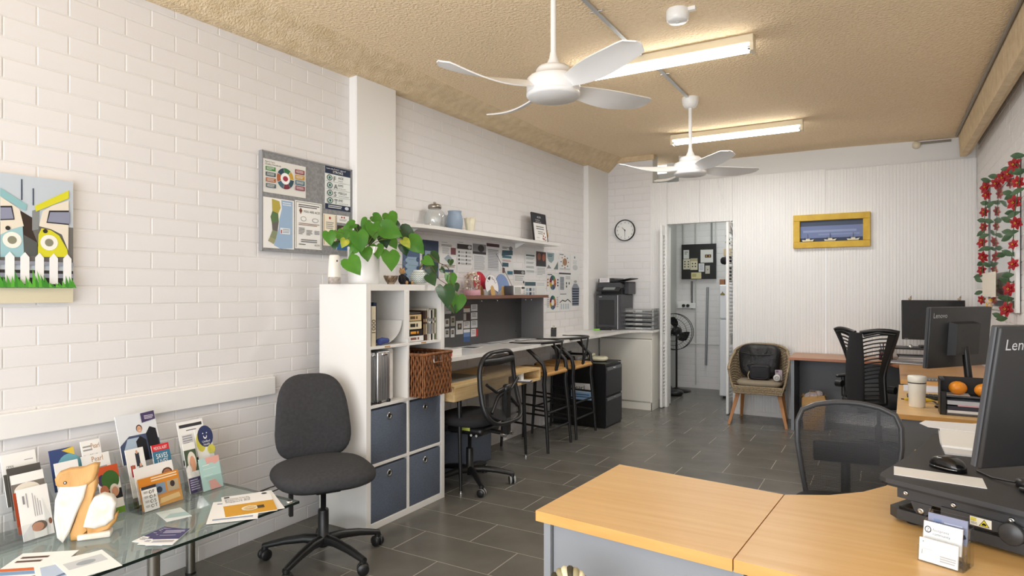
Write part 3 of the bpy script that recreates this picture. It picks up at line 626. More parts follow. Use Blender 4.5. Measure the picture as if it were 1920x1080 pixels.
# rack B (behind the pelican)
kB = rack('leaflet_rack', (-2.862, 1.29, ZG), (-2.875, 1.50, ZG), ((0, .2), (.05, .25)), 'clear leaflet rack behind the carved bird', 17, .25)
it = [('c', .75, .45, (.55, .4), '6fa8b8'), ('p', [(.5, .95), (1, 1), (1, .8), (.7, .88)], 'e2c24a'), ('p', [(.6, .2), (1, .3), (1, .5)], '6a8a3a')]
kB.leaf('blue_brochure', .075, (91, 846), (150, 912), it, 'blue brochure with a teal globe behind the bird', base='3c4c7c')
it = [('l', .08, .88, .55, 2, .08, '9a9a9a'), ('t', .5, .80, .12, 'Pearl', .44, 'b07a3a'), ('t', .08, .60, .08, 'Home Safety &', .7, '333338'), ('t', .08, .48, .08, 'Maintenance Services', .86, '333338')]
kB.leaf('home_safety_leaflet', .055, (150, 829), (200, 900), it, 'white leaflet reading Home Safety and Maintenance Services')
it = [('t', .35, .78, .16, 'Pearl', .4, 'b07a3a'), ('l', .5, .6, .9, 3, .1, 'a5a5a8')]
kB.leaf('white_leaflet', .04, (152, 857), (214, 905), it, 'white leaflet just under the Home Safety leaflet')
kB.leaf('white_leaflet', .03, (101, 870), (158, 935), [('t', .5, .7, .12, 'Pearl', .4, '8a6a3a'), ('l', .1, .5, .8, 3, .08, 'a5a5a8')], 'white leaflet with rounded corner over the blue brochure')
it = [('r', 0, .72, 1, 1, 'd2592f'), ('c', .18, .72, (.2, .12), '4a3a5a'), ('c', .55, .70, (.42, .2), '3f6a30'), ('r', 0, .3, 1, .5, '26262a'), ('c', .2, .5, (.2, .12), 'b57050'), ('c', .66, .48, (.22, .13), HAIRW), ('c', .68, .45, (.16, .1), 'd09878'), ('r', 0, .12, 1, .3, 'f0efec'), ('r', 0, 0, 1, .12, '6c9a34')]
kB.leaf('garden_brochure', .004, (180, 878), (238, 972), it, 'orange and green brochure with older people, right of the bird')
# rack A
kA = rack('leaflet_rack', (-2.850, .985, ZG), (-2.865, 1.245, ZG), ((0, .2), (.05, .25)), 'clear leaflet rack at the left end of the glass table', 17, .25)
it = [('r', 0, 0, 1, .62, '5a5852'), ('t', .12, .72, .06, 'OPAN', .2, '6a6a6e'), ('l', .65, .84, .92, 1, .03, '9a9a9c'), ('c', .55, .5, (.3, .16), HAIRW)]
kA.leaf('opan_brochure', .075, (0, 855), (80, 935), it, 'white topped brochure at the back left of the racks')
it = face(.22, .55, .12, '8a6a44', wh=.9)+face(.58, .6, .12, 'd9d6d0', wh=.9)+[('r', 0, 0, 1, .2, '8a8478')]
kA.leaf('faces_brochure', .045, (12, 880), (90, 960), it, 'brochure with a woman and an older man close together', base='514f4c')
it = [('r', 0, .84, 1, 1, 'f2f1ee'), ('c', .45, .7, (.4, .14), HAIRW), ('r', 0, 0, .12, .7, 'b04a28')]
kA.leaf('banded_brochure', .03, (18, 893), (97, 985), it, 'brochure with a white band above grey hair, behind the sideways leaflet', base='77716a')
it = [('c', .55, .22, (.26, .1), '6d6258'), ('c', .50, .21, (.20, .085), 'c88f74'), ('p', [(.0, .12), (.3, .3), (.35, .0), (0, 0)], 'dcdcde'), ('c', .92, .26, (.06, .06), '8a5a44')]
for i in range(4): it.append(('r', .46+.07*i, .42, .48+.07*i, .88-.06*i, '9a9aa0'))
it += [('r', .14, .7, .20, .86, '8a8a90'), ('r', .26, .62, .29, .9, '9a9aa0')]
kA.leaf('sideways_leaflet', .004, (30, 920), (108, 1030), it, 'white leaflet turned sideways with a smiling older man')
# ---- carved pelican
pel = thing('carved_pelican', 'carved wooden pelican ornament with white bill on the glass table', 'ornament', (-2.70, 1.345, ZG), 0)
PW = mat('carved_wood', 'd6a768', .55, var=('b98747', 18), stretch=(1, 1, .3), bump=(60, .5, .004)); PWH = mat('whitewashed_wood', 'eeeae2', .7, var=('dcd2c0', 25), bump=(80, .6, .003))
po = Vector((-2.70, 1.345, ZG)); pn = Vector((.80, -.60, 0)).normalized(); pu = Vector((.60, .80, 0)).normalized()
def PP(*ps):
    r = []
    for q in ps: a = ap(q[0], q[1], po, pn); r.append(((a-po).dot(pu), a.z-ZG))
    return r
def slab(name, ps, d0, d1, m_, puff=.006):
    poly = PP(*ps); m = M(); n = len(poly); c = (sum(p[0] for p in poly)/n, sum(p[1] for p in poly)/n); rings = []
    for sc, d in ((.80, d0), (.95, d0+puff*.3), (1, d0+puff), (1, d1-puff), (.95, d1-puff*.3), (.80, d1)):
        rings.append([tuple(pu*(c[0]+(x-c[0])*sc)+pn*d+Vector((0, 0, max(0, c[1]+(z-c[1])*sc)))) for x, z in poly])
    m.ring(rings, m_); return m.build(name, pel)
slab('head', [(105, 896), (112, 885), (130, 878), (160, 875), (176, 868), (187, 868), (184, 884), (180, 897), (165, 908), (140, 913), (118, 913), (107, 908)], -.022, .024, PW)
slab('neck', [(160, 905), (182, 892), (184, 905), (176, 930), (168, 960), (160, 985), (166, 1000), (150, 1014), (134, 1012), (132, 1000), (142, 975), (152, 940)], -.02, .018, PW)
slab('bill', [(115, 910), (150, 908), (166, 904), (160, 930), (146, 960), (133, 995), (120, 1017), (110, 1005), (104, 970), (106, 935)], -.013, .028, PWH)
slab('wing', [(170, 945), (178, 930), (195, 924), (212, 928), (220, 940), (216, 955), (215, 970), (200, 982), (180, 988), (158, 985), (162, 970)], -.022, .026, PWH)
slab('body', [(162, 980), (210, 970), (222, 958), (219, 975), (206, 990), (180, 998), (160, 1000), (150, 1012), (138, 1008)], -.016, .016, PW)
m = M(); m.T = frame((0, 0, 0), pu, Vector((0, 0, 1)), pn); bs = PP((150, 1020), (210, 1000)); m.T = frame((0, 0, 0), pu, -pn, Vector((0, 0, 1))); m.rbox((bs[0][0]-.005, -.03, 0), (bs[1][0], .03, .022), PWH, .006); m.build('base', pel)
e = PP((125, 902))[0]; m = M(); m.T = frame(pu*e[0]+Vector((0, 0, e[1]))+pn*.024, pu, Vector((0, 0, 1)), pn); m.lathe([(.006, -.002), (.006, .0012), (.001, .0014)], P('1c1a18'), n=10); m.lathe([(.0035, .0012), (.001, .0022)], P('e8e4da'), n=8); m.build('eye', pel)
# ---- papers lying on the glass
def flat(name, px, py, z, w, h, ang, items, label, cat='leaflet', base='f2f1ee', th=.0015, group=None):
    """centre pixel on height z, ang in degrees for local x axis"""
    c = az(px, py, z); a = math.radians(ang); u = Vector((math.cos(a), math.sin(a), 0)); v = Vector((-math.sin(a), math.cos(a), 0))
    return put(name, sheet(items, w, h, base, th), c-u*w/2-v*h/2, u, v, label, cat, group)
kit = [('r', 0, 0, 1, .52, 'd79f2e'), ('t', .06, .82, .055, 'Dementia-friendly', .5, '33343a'), ('t', .06, .74, .055, 'Resource and', .5, '33343a'), ('t', .06, .66, .055, 'Support Kit', .5, '33343a'), ('r', .05, .90, .16, .96, '26262a'), ('c', .88, .9, (.06, .04), '3a3a4a'), ('c', .5, .26, (.17, .12), 'f0e4c4'), ('c', .5, .26, (.12, .085), 'd7a548'), ('r', .64, .2, .78, .32, '4a4030'), ('l', .36, .3, .62, 2, .05, 'f0e4c4')]
flat('support_booklet', 476, 943, ZG+.0005, .21, .297, 62, [], 'white booklet lowest in the fanned pile on the glass table', 'booklet', th=.002)
flat('support_booklet', 440, 957, ZG+.0035, .20, .285, 50, [('r', .1, .1, .9, .16, '8f9db4'), ('r', .1, .85, .5, .9, '8f9db4')], 'white booklet with a blue-grey stripe in the fanned pile', 'booklet', th=.002)
flat('support_booklet', 466, 945, ZG+.0062, .21, .297, 58, kit, 'booklet with a mustard panel and light bulb drawing on top of the pile', 'booklet', th=.003)
flat('aqua_card', 326, 965, ZG+.0005, .10, .15, 75, [('r', 0, .35, 1, 1, 'd3dedd'), ('p', [(0, .3), (1, .1), (1, .5), (.4, .62)], 'a9c4c4'), ('l', .1, .9, .5, 2, .08, 'c8d0d0')], 'pale aqua postcard lying in front of the orange leaflet', 'card', base='e4e9e8')
for i, (px, py, an) in enumerate(((298, 1004, 15), (306, 1007, 24), (316, 1007, 35))):
    flat('purple_leaflet', px, py, ZG+.0005+i*.0024, .10, .16, an, [('r', 0, .34, 1, 1, '47466f'), ('l', .1, .92, .9, 3, .07, 'c9c8dc'), ('l', .1, .60, .8, 1, .05, 'c9c8dc'), ('l', .1, .25, .9, 2, .07, '8a8aa0')], ('purple topped leaflet lowest in the fan of three', 'purple topped leaflet in the middle of the fan of three', 'purple topped leaflet on top of the fan of three')[i], 'leaflet', th=.0018)
flat('orange_striped_booklet', 60, 1062, ZG+.0005, .19, .25, 40, [('r', 0, .35, 1, .45, 'd06a34'), ('r', 0, .22, 1, .34, '7f9fc4'), ('p', [(0, 0), (1, 0), (1, .2), (.5, .1)], 'c4572a'), ('l', .1, .85, .6, 2, .14, '5a4038')], 'booklet with orange and blue stripes at the front left of the glass', 'booklet')
flat('blue_grey_leaflet', 120, 1068, ZG+.0030, .16, .22, 70, [('r', .1, .2, .9, .8, 'b7c6dc'), ('p', [(.1, .2), (.9, .3), (.9, .5)], '5f7494')], 'pale blue picture leaflet at the front edge of the glass', 'leaflet')
flat('pale_leaflet', 165, 1058, ZG+.0055, .15, .21, 80, [('r', .1, .45, .9, .8, 'c8ccd0'), ('c', .5, .6, (.2, .1), '9aa2aa')], 'mostly white leaflet overlapping the pale blue one', 'leaflet')
# ================================================================== task chair base
def star(root, R=.315, rz=0, zt=.42, n=5, style=0, wheel=.03):
    first = None; BL = BLK
    for i in range(n):
        a = rz+i*2*PI/n
        if first is None:
            m = M(); pts = [(.03, 0, .108), (.10, 0, .112), (.2, 0, .10), (R-.03, 0, .082), (R+.012, 0, .072)]
            rings = []
            for (x, y, z), w, h in zip(pts, (.030, .024, .021, .018, .016), (.030, .026, .022, .018, .016)): rings.append([(x, w*math.cos(t)*1.0, z+h*max(-.8, math.sin(t))) for t in [q*PI/5 for q in range(10)]])
            m.ring(rings, BL); m.cyl((R, 0, .045), (R, 0, .078), .017, BL, n=12); first = m.build('leg', root); lg = first
            cm = M(); w = wheel
            for s in (-1, 1): cm.T = Matrix.Rotation(PI/2, 4, 'X'); cm.lathe([(.004, s*.006), (w*.93, s*.006), (w, s*.010), (w, s*.020), (w*.93, s*.025), (.004, s*.025)], BL if style == 0 else BLK, (0, w, 0), 20)
            if style:
                for s in (-1, 1): cm.lathe([(w*1.0, s*.009), (w*1.035, s*.012), (w*1.035, s*.019), (w*1.0, s*.022)], mat('grey_tyre', '9a9a98', .5), (0, w, 0), 20, False)
            cm.T = Matrix(); cm.tube([(-.0, 0, w*1.2), (.0, 0, .055)], .008, BL, 8); cm.rbox((-w*.75, -.006, w*.9), (w*.6, .006, w*1.75), BL, .005, 2)
            c0 = cm.build('caster', first); c0.location = (R, 0, 0); c0.rotation_euler = (0, 0, .9)
        else:
            lg = bpy.data.objects.new('leg', first.data); COL.objects.link(lg); lg.parent = root
            c = bpy.data.objects.new('caster', c0.data); COL.objects.link(c); c.parent = lg; c.location = (R, 0, 0); c.rotation_euler = (0, 0, .7+i*1.1)
        lg.rotation_euler = (0, 0, a)
    m = M(); m.lathe([(.034, .085), (.036, .10), (.034, .135), (.028, .14), (.028, .26), (.026, .27), (.0145, .272), (.0145, zt), (.001, zt)], BL, n=24); m.lathe([(.001, .07), (.022, .07), (.022, .09)], BL, n=16); m.build('gas_lift', root)
def rrect(w, d, r, n=6, taper=0):
    ps = []
    for q, (sx, sy) in enumerate(((1, 1), (-1, 1), (-1, -1), (1, -1))):
        for k in range(n+1):
            t = q*PI/2+k*PI/2/n; x = sx*(w/2-r)+r*math.cos(t); y = sy*(d/2-r)+r*math.sin(t); ps.append((x*(1-taper*(y/d+.5)), y))
    return ps
def sup(w, d, e, n=40, taper=0, asym=0):
    ps = []
    for i in range(n):
        t = i*2*PI/n; c, s = math.cos(t), math.sin(t); x = math.copysign(abs(c)**e, c)*w/2; y = math.copysign(abs(s)**e, s)*d/2; ps.append((x*(1-taper*(y/d+.5)), y))
    return ps
# black fabric task chair by the glass table; chair faces local -y
tc = thing('task_chair', 'charcoal fabric task chair without arms beside the white cube shelf', 'chair', (-2.57, 2.41, 0), math.radians(61))
star(tc, .31, math.radians(-66), .43)
m = M(); m.T = Matrix.Translation((0, -.01, .475)); m.pad(sup(.50, .49, .62, taper=-.06), .10, FABC, 14, .28, .9, lambda x, y, z: (x, y, z-.9*max(0, -y-.12)**2-.25*abs(x)**2+.12*max(0, y)**1.5*0)); m.build('seat', tc)
m = M(); m.T = Matrix.Translation((0, -.0, .425)); m.pad(sup(.45, .44, .62), .03, BLK, 6, .3); m.rbox((-.07, -.12, -.045), (.07, .12, 0), BLK, .015); m.build('seat_pan', tc)
def bk(x, y, z): # outline x,y -> x, z(up), thickness -> y
    h = y; return (x, .245+z+.07*((h/.24)**2)*.35-.55*x*x+.10*(h/.5), .72+h)
m = M(); m.pad(sup(.45, .47, .60, taper=.20), .085, FABC, 14, .30, .9, bk); m.build('backrest', tc)
m = M(); m.bbox((-.028, .10, .405), (.028, .30, .415), BLK, .003); m.bbox((-.028, .285, .41), (.028, .30, .66), BLK, .003); m.build('back_bar', tc)
for a, b, c in (((-.13, .10, .42), (-.24, .17, .375), (-.29, .17, .36)), ((-.13, .05, .42), (-.25, .10, .37), (-.31, .10, .35))):
    m = M(); m.tube([a, b, c], [.004, .005, .008], BLK, 8, flat=.7); m.build('adjustment_lever', tc)
m = M(); m.bbox((-.20, -.13, .30), (-.18, -.10, .42), BLK, .003); m.build('strap', tc)
# ================================================================== CUBE SHELF
BX0, BX1, BY0, BY1, BH = -3.01, -2.622, 2.790, 3.562, 1.47
KS = thing('cube_shelf', 'white gloss cube shelf of eight boxes standing out from the brick wall', 'shelf', ((BX0+BX1)/2, (BY0+BY1)/2, 0))
def ks(a, b, nm, mt=LAMW, r=.0012):
    m = M(); c = KS.location; m.bbox([a[i]-c[i] for i in range(3)], [b[i]-c[i] for i in range(3)], mt, r); return m.build(nm, KS)
T = .040; ks((BX0, BY0, 0), (BX1, BY0+T, BH), 'side_panel'); ks((BX0, BY1-T, 0), (BX1, BY1, BH), 'side_panel'); ks((BX0, BY0+T, BH-T), (BX1, BY1-T, BH), 'top_panel'); ks((BX0, BY0+T, 0), (BX1, BY1-T, T), 'bottom_panel')
ym = (BY0+BY1)/2; DV = .018; ks((BX0, ym-DV/2, T), (BX1, ym+DV/2, BH-T), 'divider')
cz = [T+i*(BH-2*T-3*DV)/4+i*DV for i in range(5)]; chh = (BH-2*T-3*DV)/4
for i in range(1, 4):
    for a, b in ((BY0+T, ym-DV/2), (ym+DV/2, BY1-T)): ks((BX0, a, cz[i]-DV), (BX1, b, cz[i]), 'shelf_board')
ks((BX0, BY0+T, T), (BX0+.006, BY1-T, BH-T), 'back_panel')
def cell(c, r): # column 0 near / 1 far, row 0 top
    z = cz[3-r]; return (BY0+T, ym-DV/2, z) if c == 0 else (ym+DV/2, BY1-T, z)
def bin_(c, r, label, inset=.004, w=None):
    a, b, z = cell(c, r); t = thing('fabric_bin', label, 'storage box', (BX1-.19, (a+b)/2, z), 0, None); hw = (b-a)/2-.006 if not w else w/2
    m = M(); m.rbox((-.18, -hw, .0), (.19-inset, hw, chh-.014), DENIM, .006, 2); m.build('box_body', t)
    m = M(); m.T = Matrix.Translation((.19-inset, 0, chh*.80)) @ Matrix.Rotation(PI/2, 4, 'Y'); m.lathe([(.022, -.001), (.022, .003), (.017, .004), (.012, .0025), (.012, -.001)], STEEL, n=24, cap=False); m.build('metal_ring', t)
    m = M(); m.T = Matrix.Translation((.19-inset+.0006, 0, chh*.80)) @ Matrix.Rotation(PI/2, 4, 'Y'); m.lathe([(.0125, 0), (.001, .0004)], P('121214'), n=20); m.build('finger_hole', t)
bin_(0, 2, 'blue fabric bin in the third row of the cube shelf, nearer column'); bin_(1, 2, 'blue fabric bin in the third row of the cube shelf, under the basket')
bin_(0, 3, 'blue fabric bin in the bottom row, partly hidden by the task chair'); bin_(1, 3, 'blue fabric bin in the bottom row at the far corner of the shelf')
# wicker basket
a, b, z = cell(1, 1)
WICK = mat('brown_wicker', '9a6236', .6, var=('5e3618', 45), stretch=(1, 1, 1), bump=(120, .6, .003))
bk_ = thing('wicker_basket', 'brown woven basket pulled out of the cube shelf above the blue bins', 'basket', (BX1-.12, (a+b)/2, z))
m = M(); hw = (b-a)/2-.008; hh = chh-.06
for s, (p, q) in enumerate((((-.17, -hw+.01), (.22, -hw+.01)), ((.22, -hw+.01), (.22, hw-.01)), ((.22, hw-.01), (-.17, hw-.01)), ((-.17, hw-.01), (-.17, -hw+.01)))):
    L = math.hypot(q[0]-p[0], q[1]-p[1]); n = int(L/.017); ux, uy = (q[0]-p[0])/L, (q[1]-p[1])/L; nx, ny = uy, -ux
    for i in range(n):
        c = (i+.5)/n*L; g = []
        for j in range(17):
            zz_ = j/16*hh; w = .0065*(1+.25*math.sin(j*2.1+i*PI)); bul = .0035*math.sin(j*PI/2+i*PI)
            g.append([(p[0]+ux*(c+w*math.cos(t))+nx*(bul+w*.7*math.sin(t)), p[1]+uy*(c+w*math.cos(t))+ny*(bul+w*.7*math.sin(t)), zz_) for t in [k*PI/3 for k in range(6)]])
        if s == 1 and abs(i-n/2+.5) < 2.6: m.ring(g[:12], WICK)
        else: m.ring(g, WICK)
m.build('woven_walls', bk_, kind='stuff')
m = M(); m.tube([(-.17, -hw+.01, hh), (.22, -hw+.01, hh), (.22, hw-.01, hh), (-.17, hw-.01, hh)], .011, WICK, 8, True); m.build('rim', bk_)
m = M(); m.box((-.165, -hw+.014, .002), (.212, hw-.014, .01), WICK); m.box((.205, -hw+.014, .0), (.209, hw-.014, hh*.68), mat('dark_lining', '3a2416', .9)); m.build('lining', bk_)
m = M(); m.tube([(.222, -.045, hh-.055), (.222, -.045, hh-.01)], .006, STEEL, 8); m.tube([(.222, .045, hh-.055), (.222, .045, hh-.01)], .006, WICK, 8); m.tube([(.224, -.045, hh-.056), (.224, .045, hh-.056)], .006, WICK, 8); m.build('handle', bk_)
# metal cases and folder in the second row
a, b, z = cell(0, 1)
def case(name, y, w, h, label, mt, x1=BX1-.01, ribs=True):
    t = thing(name, label, 'case', (x1-.14, y, z)); m = M(); m.rbox((-.14, 0, .004), (.13, w, h), mt, .012, 3); m.build('shell', t)
    if ribs:
        for f in (.3, .5, .7): m = M(); m.box((.129, w*f-.002, .02), (.132, w*f+.002, h-.02), mat('dark_line', '77787a', .4, .6)); m.build('groove', t)
        m = M(); m.rbox((.125, w*.3, h-.03), (.14, w*.7, h-.012), CHROME, .004, 2); m.build('latch', t)
        for f in (.15, .85): m = M(); m.rbox((.115, w*f-.01, 0), (.138, w*f+.01, .02), BLK, .004, 2); m.build('corner_guard', t)
    return t
case('aluminium_case', a+.012, .055, .315, 'slim aluminium case standing leftmost in the second row', ALU)
case('aluminium_case', a+.075, .115, .318, 'ribbed aluminium case standing beside the slim one', ALU, BX1-.004)
case('box_file', a+.198, .05, .325, 'white box file leaning against the aluminium cases', LAMW, BX1-.03, False)
# books
def book(name, label, y, x1, z, w, h, d, cover, title=None, tc='f2f0ea', lie=False, group=None, pages='e6dfcc'):
    t = thing(name, label, 'book', (x1, y, z), 0, group)
    m = M()
    if not lie:
        m.box((-d, .002, .002), (-.002, w-.002, h-.002), P(pages)); m.build('pages', t)
        m = M(); m.box((-d-.002, 0, 0), (0, .002, h), P(cover)); m.box((-d-.002, w-.002, 0), (0, w, h), P(cover)); m.box((-.003, 0, 0), (0, w, h), P(cover)); m.build('cover', t)
    else:
        m.box((-w+.002, .002, .002), (-.002, d-.002, h-.002), P(pages)); m.build('pages', t)
        m = M(); m.box((-w, 0, 0), (0, d, .0025), P(cover)); m.box((-w, 0, h-.0025), (0, d, h), P(cover)); m.box((-.003, 0, 0), (0, d, h), P(cover)); m.build('cover', t)
    if title == '~':
        m = M(); L_ = h if not lie else d
        for a_, b_ in ((.2, .55), (.62, .72)):
            if not lie: m.box((0, w*.3, L_*a_), (.0006, w*.7, L_*b_), P(tc))
            else: m.box((0, L_*a_, h*.3), (.0006, L_*b_, h*.7), P(tc))
        m.build('title', t, kind='stuff')
    elif title:
        vs, fs, tw, th = txt(title); m = M()
        if not lie: s = min(.75*w/.7, .85*h/tw); m.add([(.0006, w*.5-.35*s+v, h*.5-tw*s/2+u) for u, v in [(x*s, .7*s-y*s) for x, y in vs]], [f[::-1] for f in fs], P(tc))
        else: s = min(.6*h/.7, .85*d/tw); m.add([(.0006, d/2-tw*s/2+x*s, h*.2+y*s) for x, y in vs], fs, P(tc))
        m.build('title', t)
    return t
a, b, z = cell(0, 0); X0 = BX1-.035
book('book', 'tall navy book leftmost in the top row of the cube shelf', a+.003, X0, z, .018, .255, .18, '20304e')
book('book', 'cream spined book marked 1000 in the top row', a+.023, X0+.015, z, .042, .240, .17, 'd8cdb4', '1000', '23201c')
book('book', 'dark blue book with a white lower band beside the cream one', a+.067, X0-.01, z, .030, .262, .18, '26334f', '~', 'e8e8ea')
m = M(); m.tube([(BX1-.03, a+.10, z+.022), (BX1-.03, a+.13, z+.026), (BX1-.035, a+.185, z+.024)], [.02, .022, .016], mat('blue_cloth', '3c4a86', .8), 12); tag(m.build('spectacle_case', loc=None), 'small blue spectacle case lying in the top row', 'case')
g = []
for j in range(9):
    t_ = j/8; yy = a+.20+.125*t_; g.append([(BX1-.30+.03*math.sin(i), yy+.0, 0) for i in (0, 1)])
arc = [(a+.13+.185*math.sin(k*PI/2/10), z+.004+.14*(1-math.cos(k*PI/2/10))) for k in range(11)]
m = M(); m.patch([[(BX1-.32, y_, z_), (BX1-.03, y_, z_)] for y_, z_ in arc], PAPER, True, .0012); tag(m.build('curled_paper'), 'sheet of white paper curled up inside the top left box', 'paper')
o = thing('paper_strip', 'long white strip of paper hanging in front of the shelf divider', 'paper', (BX1+.003, ym-.028, 1.125)); m = M(); m.box((0, -.018, 0), (.0012, .028, .31), PAPER); m.build('strip', o)
m = M(); m.tube([(.0015, .005, .29), (.0015, .005, .30)], .004, P('d8d8d8'), 6); m.build('tape', o)
a, b, z = cell(1, 0); zz_ = z
zz_ = z
for nm, h, w, d, cv, ti, tcx in (('white paperback at the bottom of the lying stack', .040, .17, .165, 'e6e4e0', '~', '8a5a50'), ('black paperback with orange lettering second in the lying stack', .040, .165, .158, '2a2422', '~', 'e8a040'), ('thick cream paperback in the lying stack', .055, .165, .145, 'e0d6b8', '~', '2a2620'), ('tan paperback near the top of the lying stack', .045, .16, .142, 'cdb183', '~', '5a4630'), ('thin dark book on top of the lying stack', .014, .15, .135, '57524c', None, '')):
    book('book', nm, a+.004, BX1-.02, zz_, w, h, d, cv, ti, tcx, True); zz_ += h
y_ = a+.178; cols = [('3a2a26', 'dark brown', 'd8b070'), ('5b4438', 'brown', 'e8dcc0'), ('c8c2b8', 'grey', '3a3a3a'), ('e8e4dc', 'white', '30405a'), ('2f3236', 'black', 'd0d0d0'), ('dcd8ce', 'cream', '7a3a30'), ('6d7650', 'olive', 'eeeedd')]
for i, (c_, n_, q_) in enumerate(cols):
    w = (.020, .022, .018, .022, .014, .022, .016)[i]; h = (.20, .20, .212, .205, .20, .208, .21)[i]
    book('book', 'upright %s spined book, %s right of the lying stack' % (n_, ('first', 'second', 'third', 'fourth', 'fifth', 'sixth', 'last')[i]), y_, BX1-.03, z, w, h, .15, c_, '~', q_); y_ += w+.001
o = thing('small_radio', 'small black digital clock behind the lying books', 'clock', (BX1-.26, a+.045, z)); m = M(); m.rbox((0, -.03, 0), (.03, .05, .285), BLK, .004, 2); m.build('case', o); m = M(); m.box((.03, -.02, .23), (.0304, .015, .27), P('c8ccce')); m.build('display', o)
for c_ in ((0, 0), (1, 0)):
    a, b, z = cell(*c_); m = M(); m.box((0, 0, 0), (.0006, .05, .010), P('c09a6a')); o = m.build('shelf_label', KS); o.location = Vector((BX1, a+.12, z-.014))-KS.location
# ================================================================== ON TOP OF THE SHELF
ZB = BH
def onX(px, x): return ax(px, 530, x).y
# plant in the tall white pot
py_ = onX(682, -2.80); POT = thing('potted_plant', 'heart-leaved green plant in a tall white pot on the cube shelf', 'plant', (-2.80, py_, ZB))
m = M(); m.lathe([(.001, 0), (.092, 0), (.096, .006), (.100, .23), (.097, .233), (.093, .228), (.090, .20)], mat('white_glazed', 'f0f0f0', .12), n=40); m.build('pot', POT)
m = M(); m.lathe([(.091, .19), (.05, .20), (.001, .205)], mat('soil', '4a3626', .95, bump=(90, 1, .01)), n=24); m.build('soil', POT)
def heart(m, c, u, v, s, mt, cup=.12):
    """heart leaf: base at top, tip along -v; centre c"""
    c = Vector(c); u = Vector(u).normalized(); v = (Vector(v)-u*Vector(v).dot(u)).normalized(); n = u.cross(v)
    half = [(0, .34), (.14, .46), (.30, .44), (.42, .28), (.45, .08), (.38, -.14), (.26, -.34), (.12, -.50), (0, -.64)]
    g = []
    for x, y in half:
        row = []
        for k in range(-3, 4):
            t = k/3; X = t*x; Y = y if abs(t) == 1 else (y if x > .2 else y)
            if y > .3: Y = .34-(.34-y)*-1*abs(t)**.8*1 if False else .30+(y-.30)*abs(t)**.8
            Z = cup*abs(X)*.9-.25*(Y-.1)**2+.02*math.sin(Y*14)*abs(t)
            row.append(c+u*(X*s)+v*(Y*s)+n*(Z*s))
        g.append(row)
    m.patch([r[::-1] for r in g], mt, True, .0006)
CAMV = -F_
def leafset(root, base, L, x_of, off=(600, 390), sc=5.143, thick=.0018):
    rv = root.location
    for i, (px, py, sz, ang, kind, dx) in enumerate(L):
        X = off[0]+px/sc; Y = off[1]+py/sc; c = ax(X, Y, x_of+dx); s = sz/sc/FPX*(c-O_).dot(F_)*1.12
        a = math.radians(ang); rx, rz = random.uniform(-.35, .35), random.uniform(-.3, .3)
        up = Vector((0, 0, 1)); rt = R_; n = (CAMV*1.0+Vector((.55, -.1, .55))+rt*rx+up*rz).normalized()
        tip = rt*math.sin(a)-up*math.cos(a); v = -(tip-n*tip.dot(n)).normalized(); u = v.cross(n).normalized()
        m = M(); heart(m, c-rv, u, v, s, {'g': LEAF, 'd': LEAFD, 'y': LEAFY}[kind], random.uniform(.05, .3)); lf = m.build('leaf', root)
        if kind == 'y': lf['label'] = 'yellowing leaf'
        b = Vector(base)-rv; e = c-rv+v*s*.3; mid = (b+e)/2+Vector((0, 0, .03+abs(e.y-b.y)*.2))
        pts = [b*(1-t)**2+mid*2*t*(1-t)+e*t*t for t in (0, .2, .4, .6, .8, 1)]
        m = M(); m.tube(pts, thick, STEM, 5); m.build('stem', root)
LV = [(90, 275, 130, 10, 'g', .02), (180, 250, 110, 20, 'g', -.05), (235, 330, 90, -25, 'y', .10), (300, 160, 100, -60, 'g', -.08), (380, 300, 185, 10, 'g', .16), (435, 135, 90, -40, 'g', -.05),
      (520, 200, 160, 5, 'g', .03), (545, 97, 110, 60, 'g', -.06), (680, 95, 150, 20, 'g', -.02), (665, 215, 200, 75, 'g', .10), (445, 430, 130, 10, 'g', .14), (330, 400, 100, -40, 'g', .12), (310, 540, 190, 35, 'g', .18),
      (550, 400, 135, 5, 'g', .10), (680, 480, 190, 0, 'g', .16), (830, 240, 160, 60, 'd', .02), (910, 345, 190, 50, 'g', .08), (825, 330, 100, 40, 'y', .10), (810, 390, 110, 20, 'd', -.03), (620, 300, 130, 15, 'd', -.04),
      (700, 330, 110, 30, 'g', -.02), (255, 210, 90, -50, 'g', -.06), (140, 350, 80, -5, 'd', .0), (370, 200, 90, -20, 'd', -.1), (600, 170, 110, 40, 'd', -.1), (490, 290, 110, -10, 'd', -.02), (270, 270, 100, -30, 'g', .02), (450, 220, 110, -15, 'g', .0), (730, 150, 90, 70, 'd', -.08), (310, 350, 80, 0, 'g', .06)]
leafset(POT, (-2.80, py_, ZB+.205), LV, -2.80)
